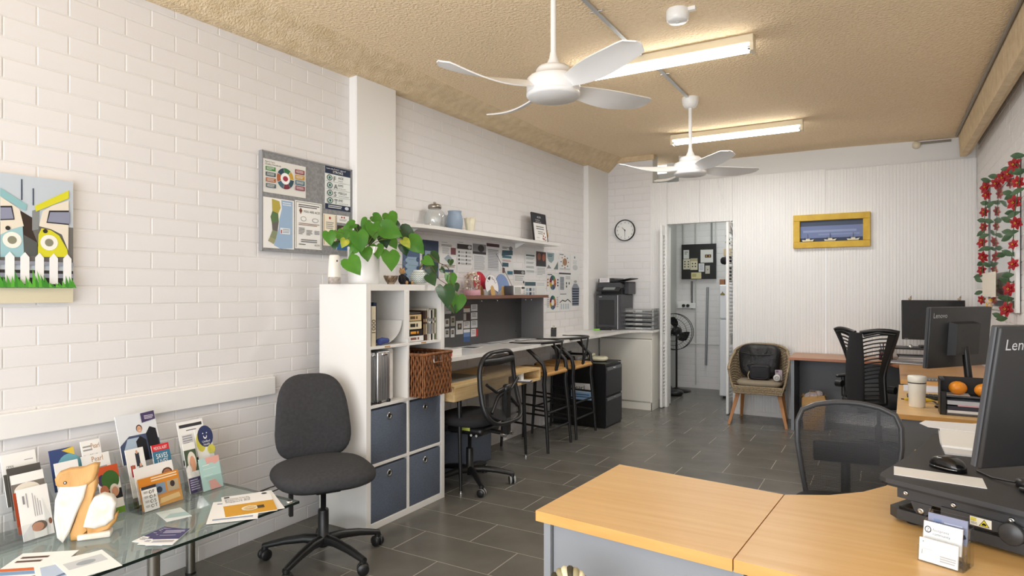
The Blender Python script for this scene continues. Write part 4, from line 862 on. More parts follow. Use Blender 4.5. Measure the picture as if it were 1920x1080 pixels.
# trailing plant in the chevron vase
vy = onX(785.5, -2.70)
VS = thing('trailing_plant', 'trailing dark-leaved plant in a round grey chevron vase on the shelf corner', 'plant', (-2.70, vy, ZB))
CHEV = mat('chevron_glaze', 'dfe3df', .35)
prof = [(.001, 0), (.034, 0), (.040, .004), (.052, .018), (.060, .040), (.059, .058), (.050, .078), (.040, .088), (.036, .094), (.038, .099), (.034, .098), (.031, .085)]
m = M(); m.lathe(prof, CHEV, n=36); m.build('vase', VS)
m = M(); pr_ = lambda z: .035+.0255*math.sin(max(0, min(1, z/.088))*PI)**.8 if False else None
def vr(z):
    for (r0, z0), (r1, z1) in zip(prof[1:8], prof[2:9]):
        if z0 <= z <= z1: return r0+(r1-r0)*(z-z0)/(z1-z0)
    return .036
for row in range(6):
    z0 = .012+row*.013; pts = []
    N_ = 44
    top = []; bot = []
    for i in range(N_):
        a_ = i*2*PI/N_; zz1 = z0+(.006 if i % 2 else 0); r1 = vr(zz1)+.0007; r2 = vr(zz1+.005)+.0007
        bot.append((r1*math.cos(a_), r1*math.sin(a_), zz1)); top.append((r2*math.cos(a_), r2*math.sin(a_), zz1+.005))
    m.add(bot+top, [(i, (i+1) % N_, N_+(i+1) % N_, N_+i) for i in range(N_)], P('8c9a98'), True)
m.build('chevron_bands', VS, kind='stuff')
TL = [(1095, 470, 120, 40, 'd', .02), (1035, 510, 110, 60, 'g', .04), (1075, 585, 130, 10, 'd', -.04), (1070, 680, 120, 25, 'd', .10), (1210, 825, 200, 5, 'd', .10), (1260, 680, 130, 0, 'g', .04), (1260, 520, 62, 0, 'd', 0), (1310, 755, 80, 10, 'd', -.02), (1330, 900, 160, -10, 'g', .08), (1275, 960, 90, 20, 'd', .03), (1180, 600, 60, 50, 'd', .0)]
def offp(px, py, x): return ax(600+px/5.143, 390+py/5.143, x)
leafset(VS, (-2.70, vy, ZB+.095), TL[:4], -2.70)
vine = [Vector((-2.70, vy, ZB+.095)), offp(1060, 450, -2.66), offp(1150, 530, -2.62), offp(1220, 560, -2.60), offp(1262, 625, -2.60), offp(1250, 700, -2.59), offp(1290, 780, -2.59), offp(1280, 860, -2.58), offp(1240, 890, -2.58), offp(1290, 1010, -2.58)]
sm = []
for i in range(len(vine)-1):
    for t in (0, .5): sm.append(vine[i].lerp(vine[i+1], t)-VS.location)
m = M(); m.tube(sm+[vine[-1]-VS.location], .0026, mat('vine', '6b5434', .7), 6); m.build('vine', VS)
vine2 = [Vector((-2.70, vy, ZB+.095)), offp(1075, 560, -2.62), offp(1150, 690, -2.60), offp(1230, 740, -2.58)]
m = M(); m.tube([p-VS.location for p in vine2], .0022, MC['vine'], 6); m.build('vine', VS)
for q in TL[4:]:
    px, py, sz, ang, kind, dx = q; c = offp(px, py, -2.62+dx*.4); best = min([p+VS.location for p in sm], key=lambda p: (p-c).length)
    leafset(VS, tuple(best), [q[:5]+(dx*.4+.08,)], -2.70)
# speaker-like air purifier, lotus bowl, dark figure
sy = onX(627, -2.80)
t = thing('room_diffuser', 'white cone shaped diffuser with floral foot at the near end of the shelf top', 'diffuser', (-2.80, sy, ZB))
m = M(); m.lathe([(.001, 0), (.035, 0), (.036, .04)], mat('floral_band', '9a8a84', .5, var=('c9c0b4', 60)), n=24); m.build('foot', t)
m = M(); m.lathe([(.0365, .04), (.0375, .046), (.036, .09), (.030, .165), (.026, .172), (.022, .168), (.001, .160)], mat('cream_plastic', 'ece8de', .35), n=28); m.build('body', t)
m = M(); m.ell((.034, -.012, .135), (.003, .005, .006), BLK, 8); m.build('button', t)
ly = onX(733, -2.72)
t = thing('lotus_bowl', 'small brown and silver lotus candle holder beside the white pot', 'candle holder', (-2.72, ly, ZB))
for k in range(14):
    a_ = k*2*PI/7+(k//7)*.45; tilt = .55 if k < 7 else .25; m = M(); g = []
    for i in range(5):
        s = i/4; w = .022*math.sin(PI*min(.97, s*.8+.15)); r_ = .012+.034*math.sin(s*1.2)*(1 if k < 7 else .7); z_ = .006+.052*s**(1.2 if k < 7 else .9)
        g.append([(r_, -w, z_), (r_+.006, 0, z_-.004), (r_, w, z_)])
    m.patch(g, mat('bronze_petal', '6a5040', .35, .5, var=('b8a890', 40)), True, .0012); o = m.build('petal', t); o.rotation_euler.z = a_
m = M(); m.lathe([(.001, 0), (.022, 0), (.026, .012), (.001, .014)], MC['bronze_petal'], n=14); m.build('dish', t)
fy = onX(754, -2.72)
t = thing('seated_figure', 'small seated bear figure in black clothes beside the lotus holder', 'ornament', (-2.72, fy, ZB))
TAN = mat('tan_fur', 'b08a5c', .9, bump=(200, .5, .002)); DRK = mat('black_cloth', '1e1c20', .9)
m = M(); m.ell((0, 0, .034), (.026, .026, .036), DRK, 14); m.build('body', t)
m = M(); m.ell((0, 0, .085), (.020, .021, .020), TAN, 14); m.ell((.017, 0, .080), (.010, .010, .008), TAN, 10); m.build('head', t)
for s in (-1, 1):
    m = M(); m.ell((0, s*.016, .103), (.005, .008, .008), TAN, 8); m.build('ear', t)
    m = M(); m.tube([(0, s*.02, .055), (.018, s*.034, .035), (.026, s*.034, .018)], [.010, .009, .008], DRK, 8); m.build('arm', t)
    m = M(); m.tube([(.01, s*.014, .012), (.04, s*.022, .011), (.055, s*.026, .011)], [.013, .011, .010], DRK, 8); m.ell((.062, s*.027, .012), (.007, .011, .012), TAN, 8); m.build('leg', t)
    m = M(); m.ell((.0185, s*.008, .089), .002, BLK, 6); m.build('eye', t)
# ================================================================== WALL SHELF
SZ = 1.921
m = M(); pts = [(-3.118, 3.575), (-3.03, 3.575), (-2.97, 3.62), (-2.935, 3.72), (-2.92, 3.86), (-2.92, 6.03), (-3.118, 6.03)]
m.prism(pts, SZ-.026, SZ, LAMW); sh = tag(m.build('long_shelf'), 'long white wall shelf with a curved near end over the notices', 'shelf')
for y in (3.75, 5.4):
    m = M(); m.prism([(0, 0), (.11, 0), (0, .05)][::-1], 0, .003, WHITEP); o = m.build('bracket', sh); o.matrix_basis = frame((-3.117, y, SZ-.0265), (1, 0, 0), (0, 0, -1), (0, 1, 0))
def onshelf(px, x=-3.02): return ax(px, 420, x).y
t = thing('glass_jar', 'ribbed clear glass jar with a metal lid on the wall shelf', 'jar', (-3.02, onshelf(815), SZ))
RG = glassy('ribbed_glass', (.93, .95, .95), .35, .05, 'd8dcdc'); n = 48; prof = [(.066, 0), (.076, .008), (.079, .05), (.080, .09), (.070, .12), (.050, .14), (.044, .15)]
m = M(); m.ring([[(r*(1+.022*(i % 2))*math.cos(i*2*PI/n), r*(1+.022*(i % 2))*math.sin(i*2*PI/n), z) for i in range(n)] for r, z in prof], RG, False); m.lathe([(.001, .001), (.066, .001)], RG, n=24, cap=False); m.build('body', t)
m = M(); m.lathe([(.046, .146), (.052, .150), (.052, .168), (.048, .178), (.03, .184), (.012, .186), (.010, .192), (.014, .197), (.001, .202)], mat('pewter', '9a938a', .3, .9), n=28); m.build('lid', t)
t = thing('blue_vase', 'matt blue jug between the glass jar and the cream vase', 'vase', (-3.02, onshelf(852.5), SZ))
m = M(); m.lathe([(.001, 0), (.052, 0), (.058, .006), (.068, .05), (.069, .085), (.062, .115), (.054, .135), (.055, .152), (.058, .158), (.053, .157), (.049, .13)], mat('blue_glaze', '8d9fb4', .45), n=36); m.build('body', t)
m = M(); m.tube([(.0, .055, .14), (.0, .085, .135), (0, .092, .105), (0, .078, .07), (0, .066, .055)], .007, MC['blue_glaze'], 8); m.build('handle', t)
t = thing('cream_vase', 'small fluted cream vase on the wall shelf beside the blue jug', 'vase', (-3.0, onshelf(881, -3.0), SZ)); n = 32
m = M(); m.ring([[(r*(1+.05*math.cos(i*PI/2))*math.cos(i*2*PI/n), r*(1+.05*math.cos(i*PI/2))*math.sin(i*2*PI/n), z+zz2*math.cos(i*PI/2)) for i in range(n)] for r, z, zz2 in ((.030, 0, 0), (.033, .01, 0), (.040, .06, 0), (.048, .118, .004), (.045, .116, .004), (.036, .06, 0))], mat('cream_glaze', 'e9e2c8', .4)); m.build('body', t)
cy0 = ax(996, 400, -3.0)
t = thing('certificate_frame', 'black framed certificate leaning on the wall shelf', 'picture frame', (-3.005, 5.57, SZ))
lean = .12; T_ = Matrix.Rotation(-lean, 4, 'Y')
m = M(); m.T = T_
for a, b in (((0, 0, 0), (.014, .012, .297)), ((0, .288, 0), (.014, .30, .297)), ((0, .012, 0), (.014, .288, .012)), ((0, .012, .285), (.014, .288, .297))): m.box(a, b, BLK)
m.build('frame', t)
it = [('r', 0, .66, 1, 1, '2a2c33'), ('t', .35, .86, .07, 'ACCPA', .3, 'f2f2f2'), ('t', .2, .76, .05, 'Certificate', .5, 'd8d8d8'), ('t', .2, .69, .045, 'of Membership', .6, 'd8d8d8'), ('l', .2, .55, .8, 2, .08, '77777c'), ('l', .3, .36, .7, 2, .07, '9a9a9c'), ('l', .15, .12, .4, 1, .03, '9a9a9c')]+[('c', x, y, .035, '9c3a34') for x, y in ((.78, .30), (.70, .20), (.84, .16), (.74, .08), (.86, .05), (.66, .1))]
m = sheet(it, .276, .273, 'f2f1ee', .002); o = m.build('certificate', t); o.matrix_basis = T_ @ frame((.009, .012, .012), (0, 1, 0), (0, 0, 1), (1, 0, 0))
m = M(); m.T = T_; m.box((-.004, .004, .004), (.003, .296, .293), P('6a5a48')); m.build('backing', t)
t = thing('gold_figurine', 'slim gold ornament standing behind the right edge of the certificate', 'ornament', (-3.03, 5.905, SZ))
m = M(); m.lathe([(.001, 0), (.022, 0), (.022, .008), (.008, .014), (.012, .05), (.018, .08), (.012, .11), (.006, .125), (.011, .135), (.001, .15)], mat('gold', 'c9983c', .25, .9), n=16); m.build('body', t)
# ================================================================== COUNTER
ZC = .957
ct = M(); ct.prism([(-3.116, 3.57), (-2.62, 3.57), (-2.62, 7.37), (-2.345, 7.37), (-2.345, 7.688), (-3.116, 7.688)][:6] if False else [(-3.116, 3.57), (-2.62, 3.57), (-2.62, 7.05), (-2.60, 7.2), (-2.50, 7.355), (-2.355, 7.355), (-2.355, 7.688), (-3.05, 7.688), (-3.05, 7.05), (-3.116, 7.05)], ZC-.028, ZC, LAMW)
tag(ct.build('worktop'), 'long white worktop along the left wall reaching the corner cabinet', 'worktop')
cb = thing('corner_cabinet', 'warm white cabinet below the printer beside the folding door', 'cabinet', (-2.72, 7.52, 0))
m = M(); m.box((-.33, -.13, .09), (.345, .165, ZC-.030), LAMC); m.box((-.33, -.125, 0), (.335, .165, .09), LAMC); m.build('body', cb)
m = M(); m.bbox((-.32, -.15, .10), (.325, -.132, ZC-.12), LAMC, .003); m.build('door', cb)
m = M(); m.box((-.33, -.1315, ZC-.112), (.34, -.1302, ZC-.104), P('6a6862')); m.build('finger_gap', cb)
m = M(); m.box((-.33, -.142, 0), (.345, -.126, .088), LAMC); m.box((.335, -.142, 0), (.35, .165, .088), LAMC); m.build('kickboard', cb)
# hutch
t = thing('desk_hutch', 'dark grey privacy hutch with a walnut top standing on the worktop', 'hutch', (-3.1, 3.6, ZC))
m = M(); m.box((0, 0, 0), (.018, 1.86, .405), GREYD); m.build('back_panel', t)
m = M(); m.box((.018, 1.86, 0), (.255, 1.879, .405), mat('hutch_side', '6a6a6b', .5)); m.build('side_panel', t)
m = M(); m.box((.018, -.0, 0), (.255, .018, .405), MC['hutch_side']); m.build('side_panel', t)
m = M(); m.bbox((-.01, -.0, .4055), (.29, 1.92, .432), WALN, .002); m.build('top_board', t)
for y in (.8, 1.05, 1.55, 1.66): m = M(); m.tube([(.22, y, .404), (.24, y, .395), (.24, y, .385)], .005, CHROME, 6); m.build('hook', t)
for y, z in ((1.75, .08), (1.75, .36)): m = M(); m.ell((.0185, y, z), .005, BLK, 6); m.build('screw_cap', t)
HT = ZC+.432; XH = -3.1+.0185
# magnets and cards on the hutch back; positions read on its plane
cards = [(834, 574, 846, 588, 'c4c6ca', 'round edged grey'), (834, 598, 842, 612, 'd9d9d6', 'small framed'), (845, 593, 853, 611, 'b9b6ac', 'narrow tan'), (855, 602, 868, 626, 'dcdcda', 'larger white'), (834, 617, 842, 632, 'c9c9c8', 'grey photo'), (845, 616, 852, 632, 'd4d4d2', 'lower narrow'), (869, 574, 881, 585, 'd6cfc6', 'brown topped'), (869, 588, 881, 600, 'b8b4b2', 'half dark'), (883, 571, 895, 583, 'dedede', 'photo topped'), (883, 586, 895, 598, 'e2e2e4', 'lined white'), (869, 603, 881, 615, 'dcdcda', 'curved text'), (883, 601, 895, 614, 'd6dade', 'white lined lower'), (869, 618, 881, 640, '6d88b4', 'blue landscape'), (883, 617, 896, 630, 'e8e0e0', 'red edged')]
for i, (a, b, c, d, col, nm) in enumerate(cards):
    it = [('l', .15, .85, .85, 3, .2, '8a8a8c')]
    if i in (1, 2, 4, 5, 3): it = [('r', .2, .35, .8, .8, '4a4a4a'), ('c', .5, .6, (.14, .12), 'b09a80')]
    if i == 12: it = [('r', 0, .75, 1, 1, 'e2e6ea'), ('r', 0, 0, 1, .4, '44608c')]
    if i == 13: it = [('r', .7, 0, 1, 1, 'c03a3a'), ('l', .1, .8, .6, 3, .2, '99999c')]
    if i == 6: it = [('r', 0, .6, 1, 1, '7a4a3a')]
    if i == 7: it = [('r', .4, 0, 1, 1, '4a3a3a')]
    wallprint('fridge_card', a, b, c, d, XH, it, nm+' card stuck on the grey hutch', 'card', base=col, th=.001)
# objects on the hutch
def onH(px, x): return ax(px, 555, x).y
t = thing('shell_jar', 'clear jar of seashells with a pink band on the walnut hutch top', 'jar', (-2.98, onH(885, -2.98), HT))
m = M(); m.lathe([(.070, 0), (.072, .01), (.072, .17), (.066, .175)], glassy('clear_jar', (.95, .96, .96), .2), n=28, cap=False); m.lathe([(.001, 0.001), (.070, .001)], P('d8a8b8'), n=20, cap=False); m.build('glass', t)
m = M(); m.lathe([(.073, .003), (.0735, .005), (.0735, .045), (.073, .047)], mat('pink_band', 'dba9b8', .5), n=28, cap=False); m.build('ribbon', t)
for i in range(70):
    a_ = random.random()*2*PI; r_ = .05*math.sqrt(random.random()) if i < 14 else .056; z_ = .055+.115*random.random() if i < 40 else .17+.02*random.random(); r_ = r_ if z_ < .165 else r_*.6
    m = M(); s = random.uniform(.010, .014); m.T = Matrix.Translation((r_*math.cos(a_), r_*math.sin(a_), z_)) @ Matrix.Rotation(random.random()*3, 4, 'Z') @ Matrix.Rotation(random.random()*3, 4, 'X')
    if i % 3: m.lathe([(.001, 0), (s*.6, s*.15), (s, s*.6), (s*.8, s*.75), (.001, s*.9)], P(random.choice(('ece2cf', 'd9b999', 'cfa58a', 'f0e8dc'))), n=8)
    else: m.lathe([(.001, -s*1.3), (s*.3, -s*.6), (s*.65, 0), (s*.5, s*.3), (.001, s*.7)], P(random.choice(('ece2cf', 'e0cdb0'))), n=8)
    m.build('seashell', t)
def fanp(name, px, x, col, label, txts=None, hgt=.20, wid=.085):
    y = onH(px, x); t = thing(name, label, 'hand fan', (x, y, HT)); n = 18
    p = []
    for i in range(n): a_ = -PI*.15+i*(PI*1.3)/(n-1); p.append((wid*math.cos(a_), hgt-wid*.95+wid*math.sin(a_)*1.0))
    p += [(-.02, .055), (.02, .055)]
    m = M(); m.prism(p, 0, .003, P(col)); o = m.build('fan_leaf', t); o.matrix_basis = frame((0, 0, 0), (0, 1, 0), (-.15, 0, 1), (1, 0, .15))
    m = M(); m.prism([(-.03, 0), (.03, 0), (.036, .03), (.02, .075), (0, .088), (-.02, .075), (-.036, .03)], .003, .006, P('c9a468')); o = m.build('handle', t); o.matrix_basis = frame((0, 0, 0), (0, 1, 0), (-.15, 0, 1), (1, 0, .15))
    m = M(); q = p+[p[0]]; m.tube([(a_, b_, .0015) for a_, b_ in q], .0018, P('3a4a6a'), 5); o = m.build('edge_binding', t); o.matrix_basis = frame((0, 0, 0), (0, 1, 0), (-.15, 0, 1), (1, 0, .15))
    if txts:
        m = M(); vs, fs, tw, th = txt(txts); s = .030
        rr = wid*.62; vv = []
        for x_, y_ in vs: an = PI*.80-(x_/tw)*PI*.66; R2 = rr+(y_)*s*1.0; vv.append((R2*math.cos(an), hgt-wid*.95+R2*math.sin(an), .0034))
        m.add(vv, fs, P('26262c')); o = m.build('lettering', t); o.matrix_basis = frame((0, 0, 0), (0, 1, 0), (-.15, 0, 1), (1, 0, .15))
fanp('hand_fan', 903, -3.0, 'c2243a', 'red hand fan behind the jar of shells', None, .20, .105); fanp('hand_fan', 924, -2.93, 'eceaea', 'white hand fan lettered I LOVE BALI', 'I \u2665 BALI', .175, .105); fanp('hand_fan', 944, -3.0, '7f97c4', 'blue hand fan behind the small radio', None, .185, .12)
y0 = 4.985; t = thing('radio', 'small white radio with a dark grey side and raised aerial', 'radio', (-2.95, y0, HT))
m = M(); m.rbox((-.045, .02, 0), (.045, .24, .085), WHITEP, .006, 2); m.build('body', t)
m = M(); m.box((.0451, .035, .012), (.0457, .15, .075), P('b9b9b6')); m.build('speaker_grille', t)
m = M(); m.box((.0451, .165, .058), (.0457, .225, .076), BLK); m.build('display', t)
for k in range(3): m = M(); m.T = Matrix.Translation((.045, .21, .046-.015*k)) @ Matrix.Rotation(PI/2, 4, 'Y'); m.lathe([(.004, 0), (.003, .003), (.001, .003)], BLK, n=10); m.build('knob', t)
m = M(); m.rbox((-.046, .0, 0), (.044, .024, .086), mat('radio_side', '55565a', .4), .005, 2); m.build('side_cheek', t)
m = M(); m.tube([(-.03, .12, .085), (-.03, -.16, .37)], .0022, mat('dark_metal', '55565a', .3, .9), 6); m.build('aerial', t)
# papers on the worktop
def ctop(px, py): return az(px, py, ZC)
for i, (px, py, w, h, an, lb, its) in enumerate(((880, 652, .16, .22, 8, 'dark printed page on the worktop near the hutch', [('r', .1, .3, .9, .9, '55575c')]), (905, 645, .21, .28, -12, 'grey printed page in the middle of the worktop', [('r', .1, .5, .9, .9, '9a9ca2'), ('l', .1, .4, .9, 5, .06, '99999c')]), (940, 640, .2, .28, 15, 'white typed page on the worktop', [('l', .1, .9, .9, 12, .06, '9a9a9e')]), (975, 636, .2, .28, -5, 'white page with a small picture at the far end of the worktop papers', [('l', .1, .9, .9, 6, .06, '9a9a9e'), ('r', .2, .1, .6, .4, 'b8a8a0')]))):
    flat('loose_page', px, py, ZC+.0006+.002*i, w, h, an+0, its, lb, 'paper', th=.001)
c = ctop(852, 668); t = thing('card_box', 'low white box with a red end at the near end of the worktop', 'box', (-2.74, c.y-.02, ZC)); m = M(); m.bbox((-.07, -.03, 0), (.07, .12, .05), LAMW, .002); m.build('carton', t); m = M(); m.box((.0705, -.03, .002), (.0712, -.005, .048), P('c8323a')); m.build('red_band', t)
# thin frame and tape dispenser
t = thing('framed_sheet', 'thin black framed sheet leaning on the wall past the hutch', 'picture frame', (-3.06, 5.53, ZC)); m = M(); m.T = Matrix.Rotation(-.10, 4, 'Y')
for a, b in (((0, 0, 0), (.01, .01, .36)), ((0, .23, 0), (.01, .24, .36)), ((0, .01, 0), (.01, .23, .01)), ((0, .01, .35), (.01, .23, .36))): m.box(a, b, BLK)
m.build('frame', t); m = M(); m.T = Matrix.Rotation(-.10, 4, 'Y'); m.box((.002, .01, .01), (.006, .23, .35), PAPER); m.build('sheet', t)
c = ay(1040, 615, 6.05); t = thing('tape_dispenser', 'black desk tape dispenser on the worktop beyond the hutch', 'tape dispenser', (-2.96, 5.93, ZC), math.radians(-65))
m = M(); m.prism([(-.07, 0), (.09, 0), (.095, .075), (.075, .08), (.06, .05), (.03, .04), (-.01, .045), (-.035, .085), (-.07, .085)], -.028, .028, BLK); o = m.build('body', t); o.rotation_euler = (PI/2, 0, 0)
m = M(); m.T = Matrix.Rotation(PI/2, 4, 'X'); m.lathe([(.018, -.012), (.037, -.012), (.037, .012), (.018, .012)], glassy('tape', (.9, .9, .85), .3), (.01, .075, 0), 24); m.build('tape_roll', t)
# pens
c = ctop(1135, 617); t = thing('highlighter', 'bright green marker beside the printer', 'pen', (c.x, 7.08, ZC+.009), .5); m = M(); m.cyl((-.05, 0, 0), (.03, 0, 0), .008, P('8fe04a'), n=10); m.build('barrel', t); m = M(); m.cyl((.03, 0, 0), (.065, 0, 0), .009, P('d8dcd8'), n=10); m.build('cap', t)
t = thing('stapler', 'black stapler in front of the printer', 'stapler', (-2.86, 7.12, ZC), .3); m = M(); m.rbox((-.07, -.018, 0), (.07, .018, .012), BLK, .004, 2); m.build('base', t); m = M(); m.T = Matrix.Rotation(-.12, 4, 'Y'); m.rbox((-.068, -.015, .013), (.065, .015, .035), BLK, .008, 2); m.build('arm', t)
# ---- printer
PX0, PX1, PY0 = -3.02, ay(1163, 600, 7.21).x, 7.21
PR = mat('printer_grey', '47484c', .45); PRD = mat('printer_dark', '2c2d30', .4)
t = thing('printer', 'large dark grey office printer on the corner of the worktop', 'printer', ((PX0+PX1)/2, 7.42, ZC)); hw = (PX1-PX0)/2
m = M(); m.bbox((-hw, -.20, 0), (hw, .24, .43), PR, .008); m.build('body', t)
m = M(); m.bbox((-hw+.005, -.212, .03), (hw-.045, -.20, .42), PR, .003); m.build('front_panel', t)
m = M(); m.bbox((-hw+.035, -.215, .06), (hw-.075, -.212, .36), PRD, .001); m.build('tray_panel', t)
m = M(); m.box((hw-.04, -.208, .01), (hw-.03, -.2, .42), P('b8b9bb')); m.build('light_strip', t)
m = M(); m.box((-hw+.04, -.2135, .395), (-hw+.075, -.2122, .402), P('c9cacc')); m.build('badge', t)
m = M(); m.box((-hw+.06, -.13, .43), (hw-.02, .2, .50), BLK); m.build('output_recess', t)
m = M(); m.bbox((-hw+.02, -.19, .43), (-hw+.06, .24, .52), PR, .004); m.build('left_column', t)
m = M(); m.bbox((hw-.02, -.02, .43), (hw+.035, .24, .575), PR, .006); m.build('right_column', t)
m = M(); m.bbox((-hw, -.17, .50), (hw-.01, .24, .57), PR, .01); m.build('scanner_bed', t)
m = M(); m.T = Matrix.Translation((0, -.17, .50)) @ Matrix.Rotation(.5, 4, 'X'); m.bbox((-hw+.015, -.08, -.0), (hw-.01, .0, .02), PRD, .004); m.build('control_panel', t)
m = M(); m.T = Matrix.Translation((0, -.17, .50)) @ Matrix.Rotation(.5, 4, 'X'); m.box((-.06, -.07, .0202), (.09, -.01, .0208), P('8f9497')); m.build('screen', t)
m = M(); m.bbox((-hw+.0, -.15, .573), (.05, .22, .625), PRD, .012); m.build('document_feeder', t)
m = M(); m.T = Matrix.Translation((.05, -.1, .585)) @ Matrix.Rotation(-.16, 4, 'Y'); m.bbox((0, 0, 0), (.20, .27, .010), PRD, .003); m.build('feeder_tray', t)
m = M(); m.bbox((.03, -.14, .573), (hw+.04, .22, .584), BLK, .003); m.build('lid', t)
m = M(); m.tube([(hw-.015, -.05, .54), (hw+.002, -.07, .50), (hw-.02, -.09, .48)], .005, BLK, 6); m.build('stylus_cord', t)
o = put('taped_note', sheet([('l', .08, .85, .92, 3, .26, 'b8b0b4')], .13, .05, 'efedf0', .001), (t.location.x-hw+.02, t.location.y-.153, ZC+.575), (1, 0, 0), (0, 0, 1), 'white note taped to the front of the printer feeder', 'notice')
# stacking trays
ty = 7.47; tx0 = ay(1177, 600, ty).x; tx1 = min(ay(1236, 600, ty).x, -2.375)
CLR = glassy('smoky_acrylic', (.86, .87, .87), .5, .1, 'b0b2b2')
t = thing('letter_trays', 'stack of clear letter trays full of papers beside the printer', 'letter tray', ((tx0+tx1)/2, ty, ZC)); hw = (tx1-tx0)/2
for k in range(5):
    z = .004+k*.052; m = M(); m.box((-hw, -.10, z), (hw, .18, z+.003), CLR); m.box((-hw, -.10, z), (-hw+.003, .18, z+.045), CLR); m.box((hw-.003, -.10, z), (hw, .18, z+.045), CLR); m.box((-hw, -.102, z), (-hw*.2, -.099, z+.022), CLR); m.box((hw*.3, -.102, z), (hw, -.099, z+.022), CLR); tr = m.build('tray', t)
    m = M()
    for q in range(4): m.box((-hw+.008, -.095+.004*q, z+.004+q*.006), (hw-.01-.006*(q % 2), .17, z+.0085+q*.006), P(('dcdcda', 'c9c9c6', 'efefec', 'b4b6b8')[q]))
    m.build('paper_stack', tr, kind='stuff')
# ================================================================== NOTICES ON THE LEFT WALL
XN = XW+.002
def N_(name, a, b, c, d, it, lb, base='dfe0df', cat='notice', th=.0012): return wallprint(name, a, b, c, d, XN, it, lb, cat, base=base, th=th)
LN = 'a2a4a8'
N_('jigsaw_poster', 755, 455, 787, 540, [('c', .1, .55, (.12, .06), '6d7f9a'), ('p', [(.25, .0), (.9, .0), (.9, .7), (.25, .7)], '9fb9cf')]+[('c', .27, .1+.13*i, (.14, .05), '9fb9cf') for i in range(5)]+[('c', .88, .25+.2*i, (.1, .05), '44557a') for i in range(3)]+[('r', .3, .12+.13*i, .9, .125+.13*i, '7f9ab4') for i in range(5)], 'blue jigsaw patterned poster half hidden by plant leaves', '566a8c')
N_('navy_poster', 792, 449, 822, 522, [('r', .15, .5, .75, .72, '8ea2b4'), ('r', 0, 0, 1, .28, '52667a')], 'tall navy poster behind the chevron vase', '36435a')
N_('diamond_notice', 824, 450, 856, 512, [('l', .1, .95, .5, 1, .02, '444444'), ('l', .1, .88, .7, 2, .04, '66686c'), ('r', .64, .58, .95, .8, '7a4a52'), ('p', [(.5, .3), (.75, .44), (.5, .58), (.25, .44)], '9aa6b0'), ('l', .15, .78, .55, 5, .04, LN), ('l', .1, .25, .9, 2, .05, '77624c'), ('r', .05, .02, .8, .10, '3f5676')], 'notice with a grey diamond and maroon square')
N_('dark_header_notice', 857, 452, 884, 512, [('l', .1, .98, .4, 1, .02, '444444'), ('r', 0, .76, 1, .92, '3c3436'), ('c', .85, .84, (.12, .06), 'c8c8c8')]+[('c', .12+.5*(i % 2), .66-.12*(i//2), (.06, .035), '55585c') for i in range(8)]+[('l', .22+.5*(i % 2), .68-.12*(i//2), .5+.45*(i % 2), 2, .03, LN) for i in range(8)], 'notice with black header and two columns of icons')
N_('portrait_flyer', 886, 454, 911, 512, [('r', 0, .68, 1, .96, '8a8a8c'), ('c', .62, .82, (.24, .12), '3a3636'), ('r', 0, .62, 1, .70, '3a3a3e'), ('l', .1, .56, .9, 12, .04, LN)], 'flyer with a grey portrait at its top')
N_('maroon_header_notice', 912, 455, 936, 511, [('r', 0, .88, 1, .99, '4a2c34'), ('r', .08, .05, .95, .80, 'c4c5c8'), ('l', .12, .78, .9, 12, .055, '8f9196')], 'notice with a thin maroon header band')
N_('teal_bar_notice', 939, 460, 962, 516, [('l', .1, .96, .7, 2, .04, '444444'), ('c', .8, .92, (.15, .08), '77797e'), ('p', [(.05, .65), (.95, .70), (.95, .86), (.1, .84)], '3c5a68'), ('r', .1, .58, .85, .66, '4c7282'), ('r', .1, .28, .6, .42, '3c5a68'), ('r', .1, .06, .3, .24, '7a5a58'), ('r', .5, .02, .95, .14, '3c6a7c'), ('l', .1, .52, .8, 2, .04, 'b07a70')], 'infographic with teal bars beside the bare wall patch')
N_('two_tone_flyer', 963, 502, 984, 532, [('r', 0, .6, 1, .86, '3c3a3c'), ('c', .8, .72, (.14, .1), '9a9a9a'), ('l', .1, .5, .9, 3, .12, LN), ('c', .88, .1, .06, '303030')], 'flyer with a dark band above the radio')
N_('flow_chart', 984, 471, 1003, 515, [('r', .1, .8, .95, .87, '55686c')]+[('l', .12, .74-.19*i, .9, 2, .05, '8a9094') for i in range(4)], 'flow chart notice with grey rows')
N_('grid_flyer', 984, 526, 1004, 556, [('r', 0, .68, 1, .92, '4c6068')]+[('r', .1+.3*(i % 3), .36-.26*(i//3), .3+.3*(i % 3), .54-.26*(i//3), ('9fb4c4', '3c4c64', 'b4bcc4')[i % 3]) for i in range(6)], 'small flyer with six picture squares above the hutch')
N_('brown_photo_flyer', 1005, 471, 1023.5, 520, [('r', 0, .6, 1, 1, '4a3a38'), ('c', .3, .8, (.18, .14), '8c5a48'), ('c', .75, .78, (.16, .14), '9a5a44'), ('r', 0, .42, 1, .62, '3a3a3e'), ('l', .1, .36, .9, 5, .06, LN)], 'flyer with two brown faces above a black band')
N_('blank_sheet', 1005, 526, 1022, 556, [('l', .1, .85, .9, 2, .1, 'b8babd')], 'nearly blank white sheet right of the picture grid flyer')
N_('shield_poster', 1025, 473, 1046, 508, [('p', [(.0, 1), (.65, 1), (.62, .6), (.4, .42), (.18, .5), (.05, .7)], '8fa3a8'), ('p', [(.6, .08), (1, .08), (1, .55), (.8, .3)], '6c7a78'), ('p', [(0, .1), (.15, .32), (.4, .12)], '8a8a90'), ('l', .1, .9, .5, 2, .08, '3c5058')], 'poster with a grey-green shield shape')
def wheel(cx, cy, r, r0): return [('s', cx, cy, r0, r, k*45, k*45+44, ('b0653a', '3c7a4a', '2f4b6a', '7a3040', 'c9a03a', '55686c', '44557a', '9a5a3c')[k]) for k in range(8)]
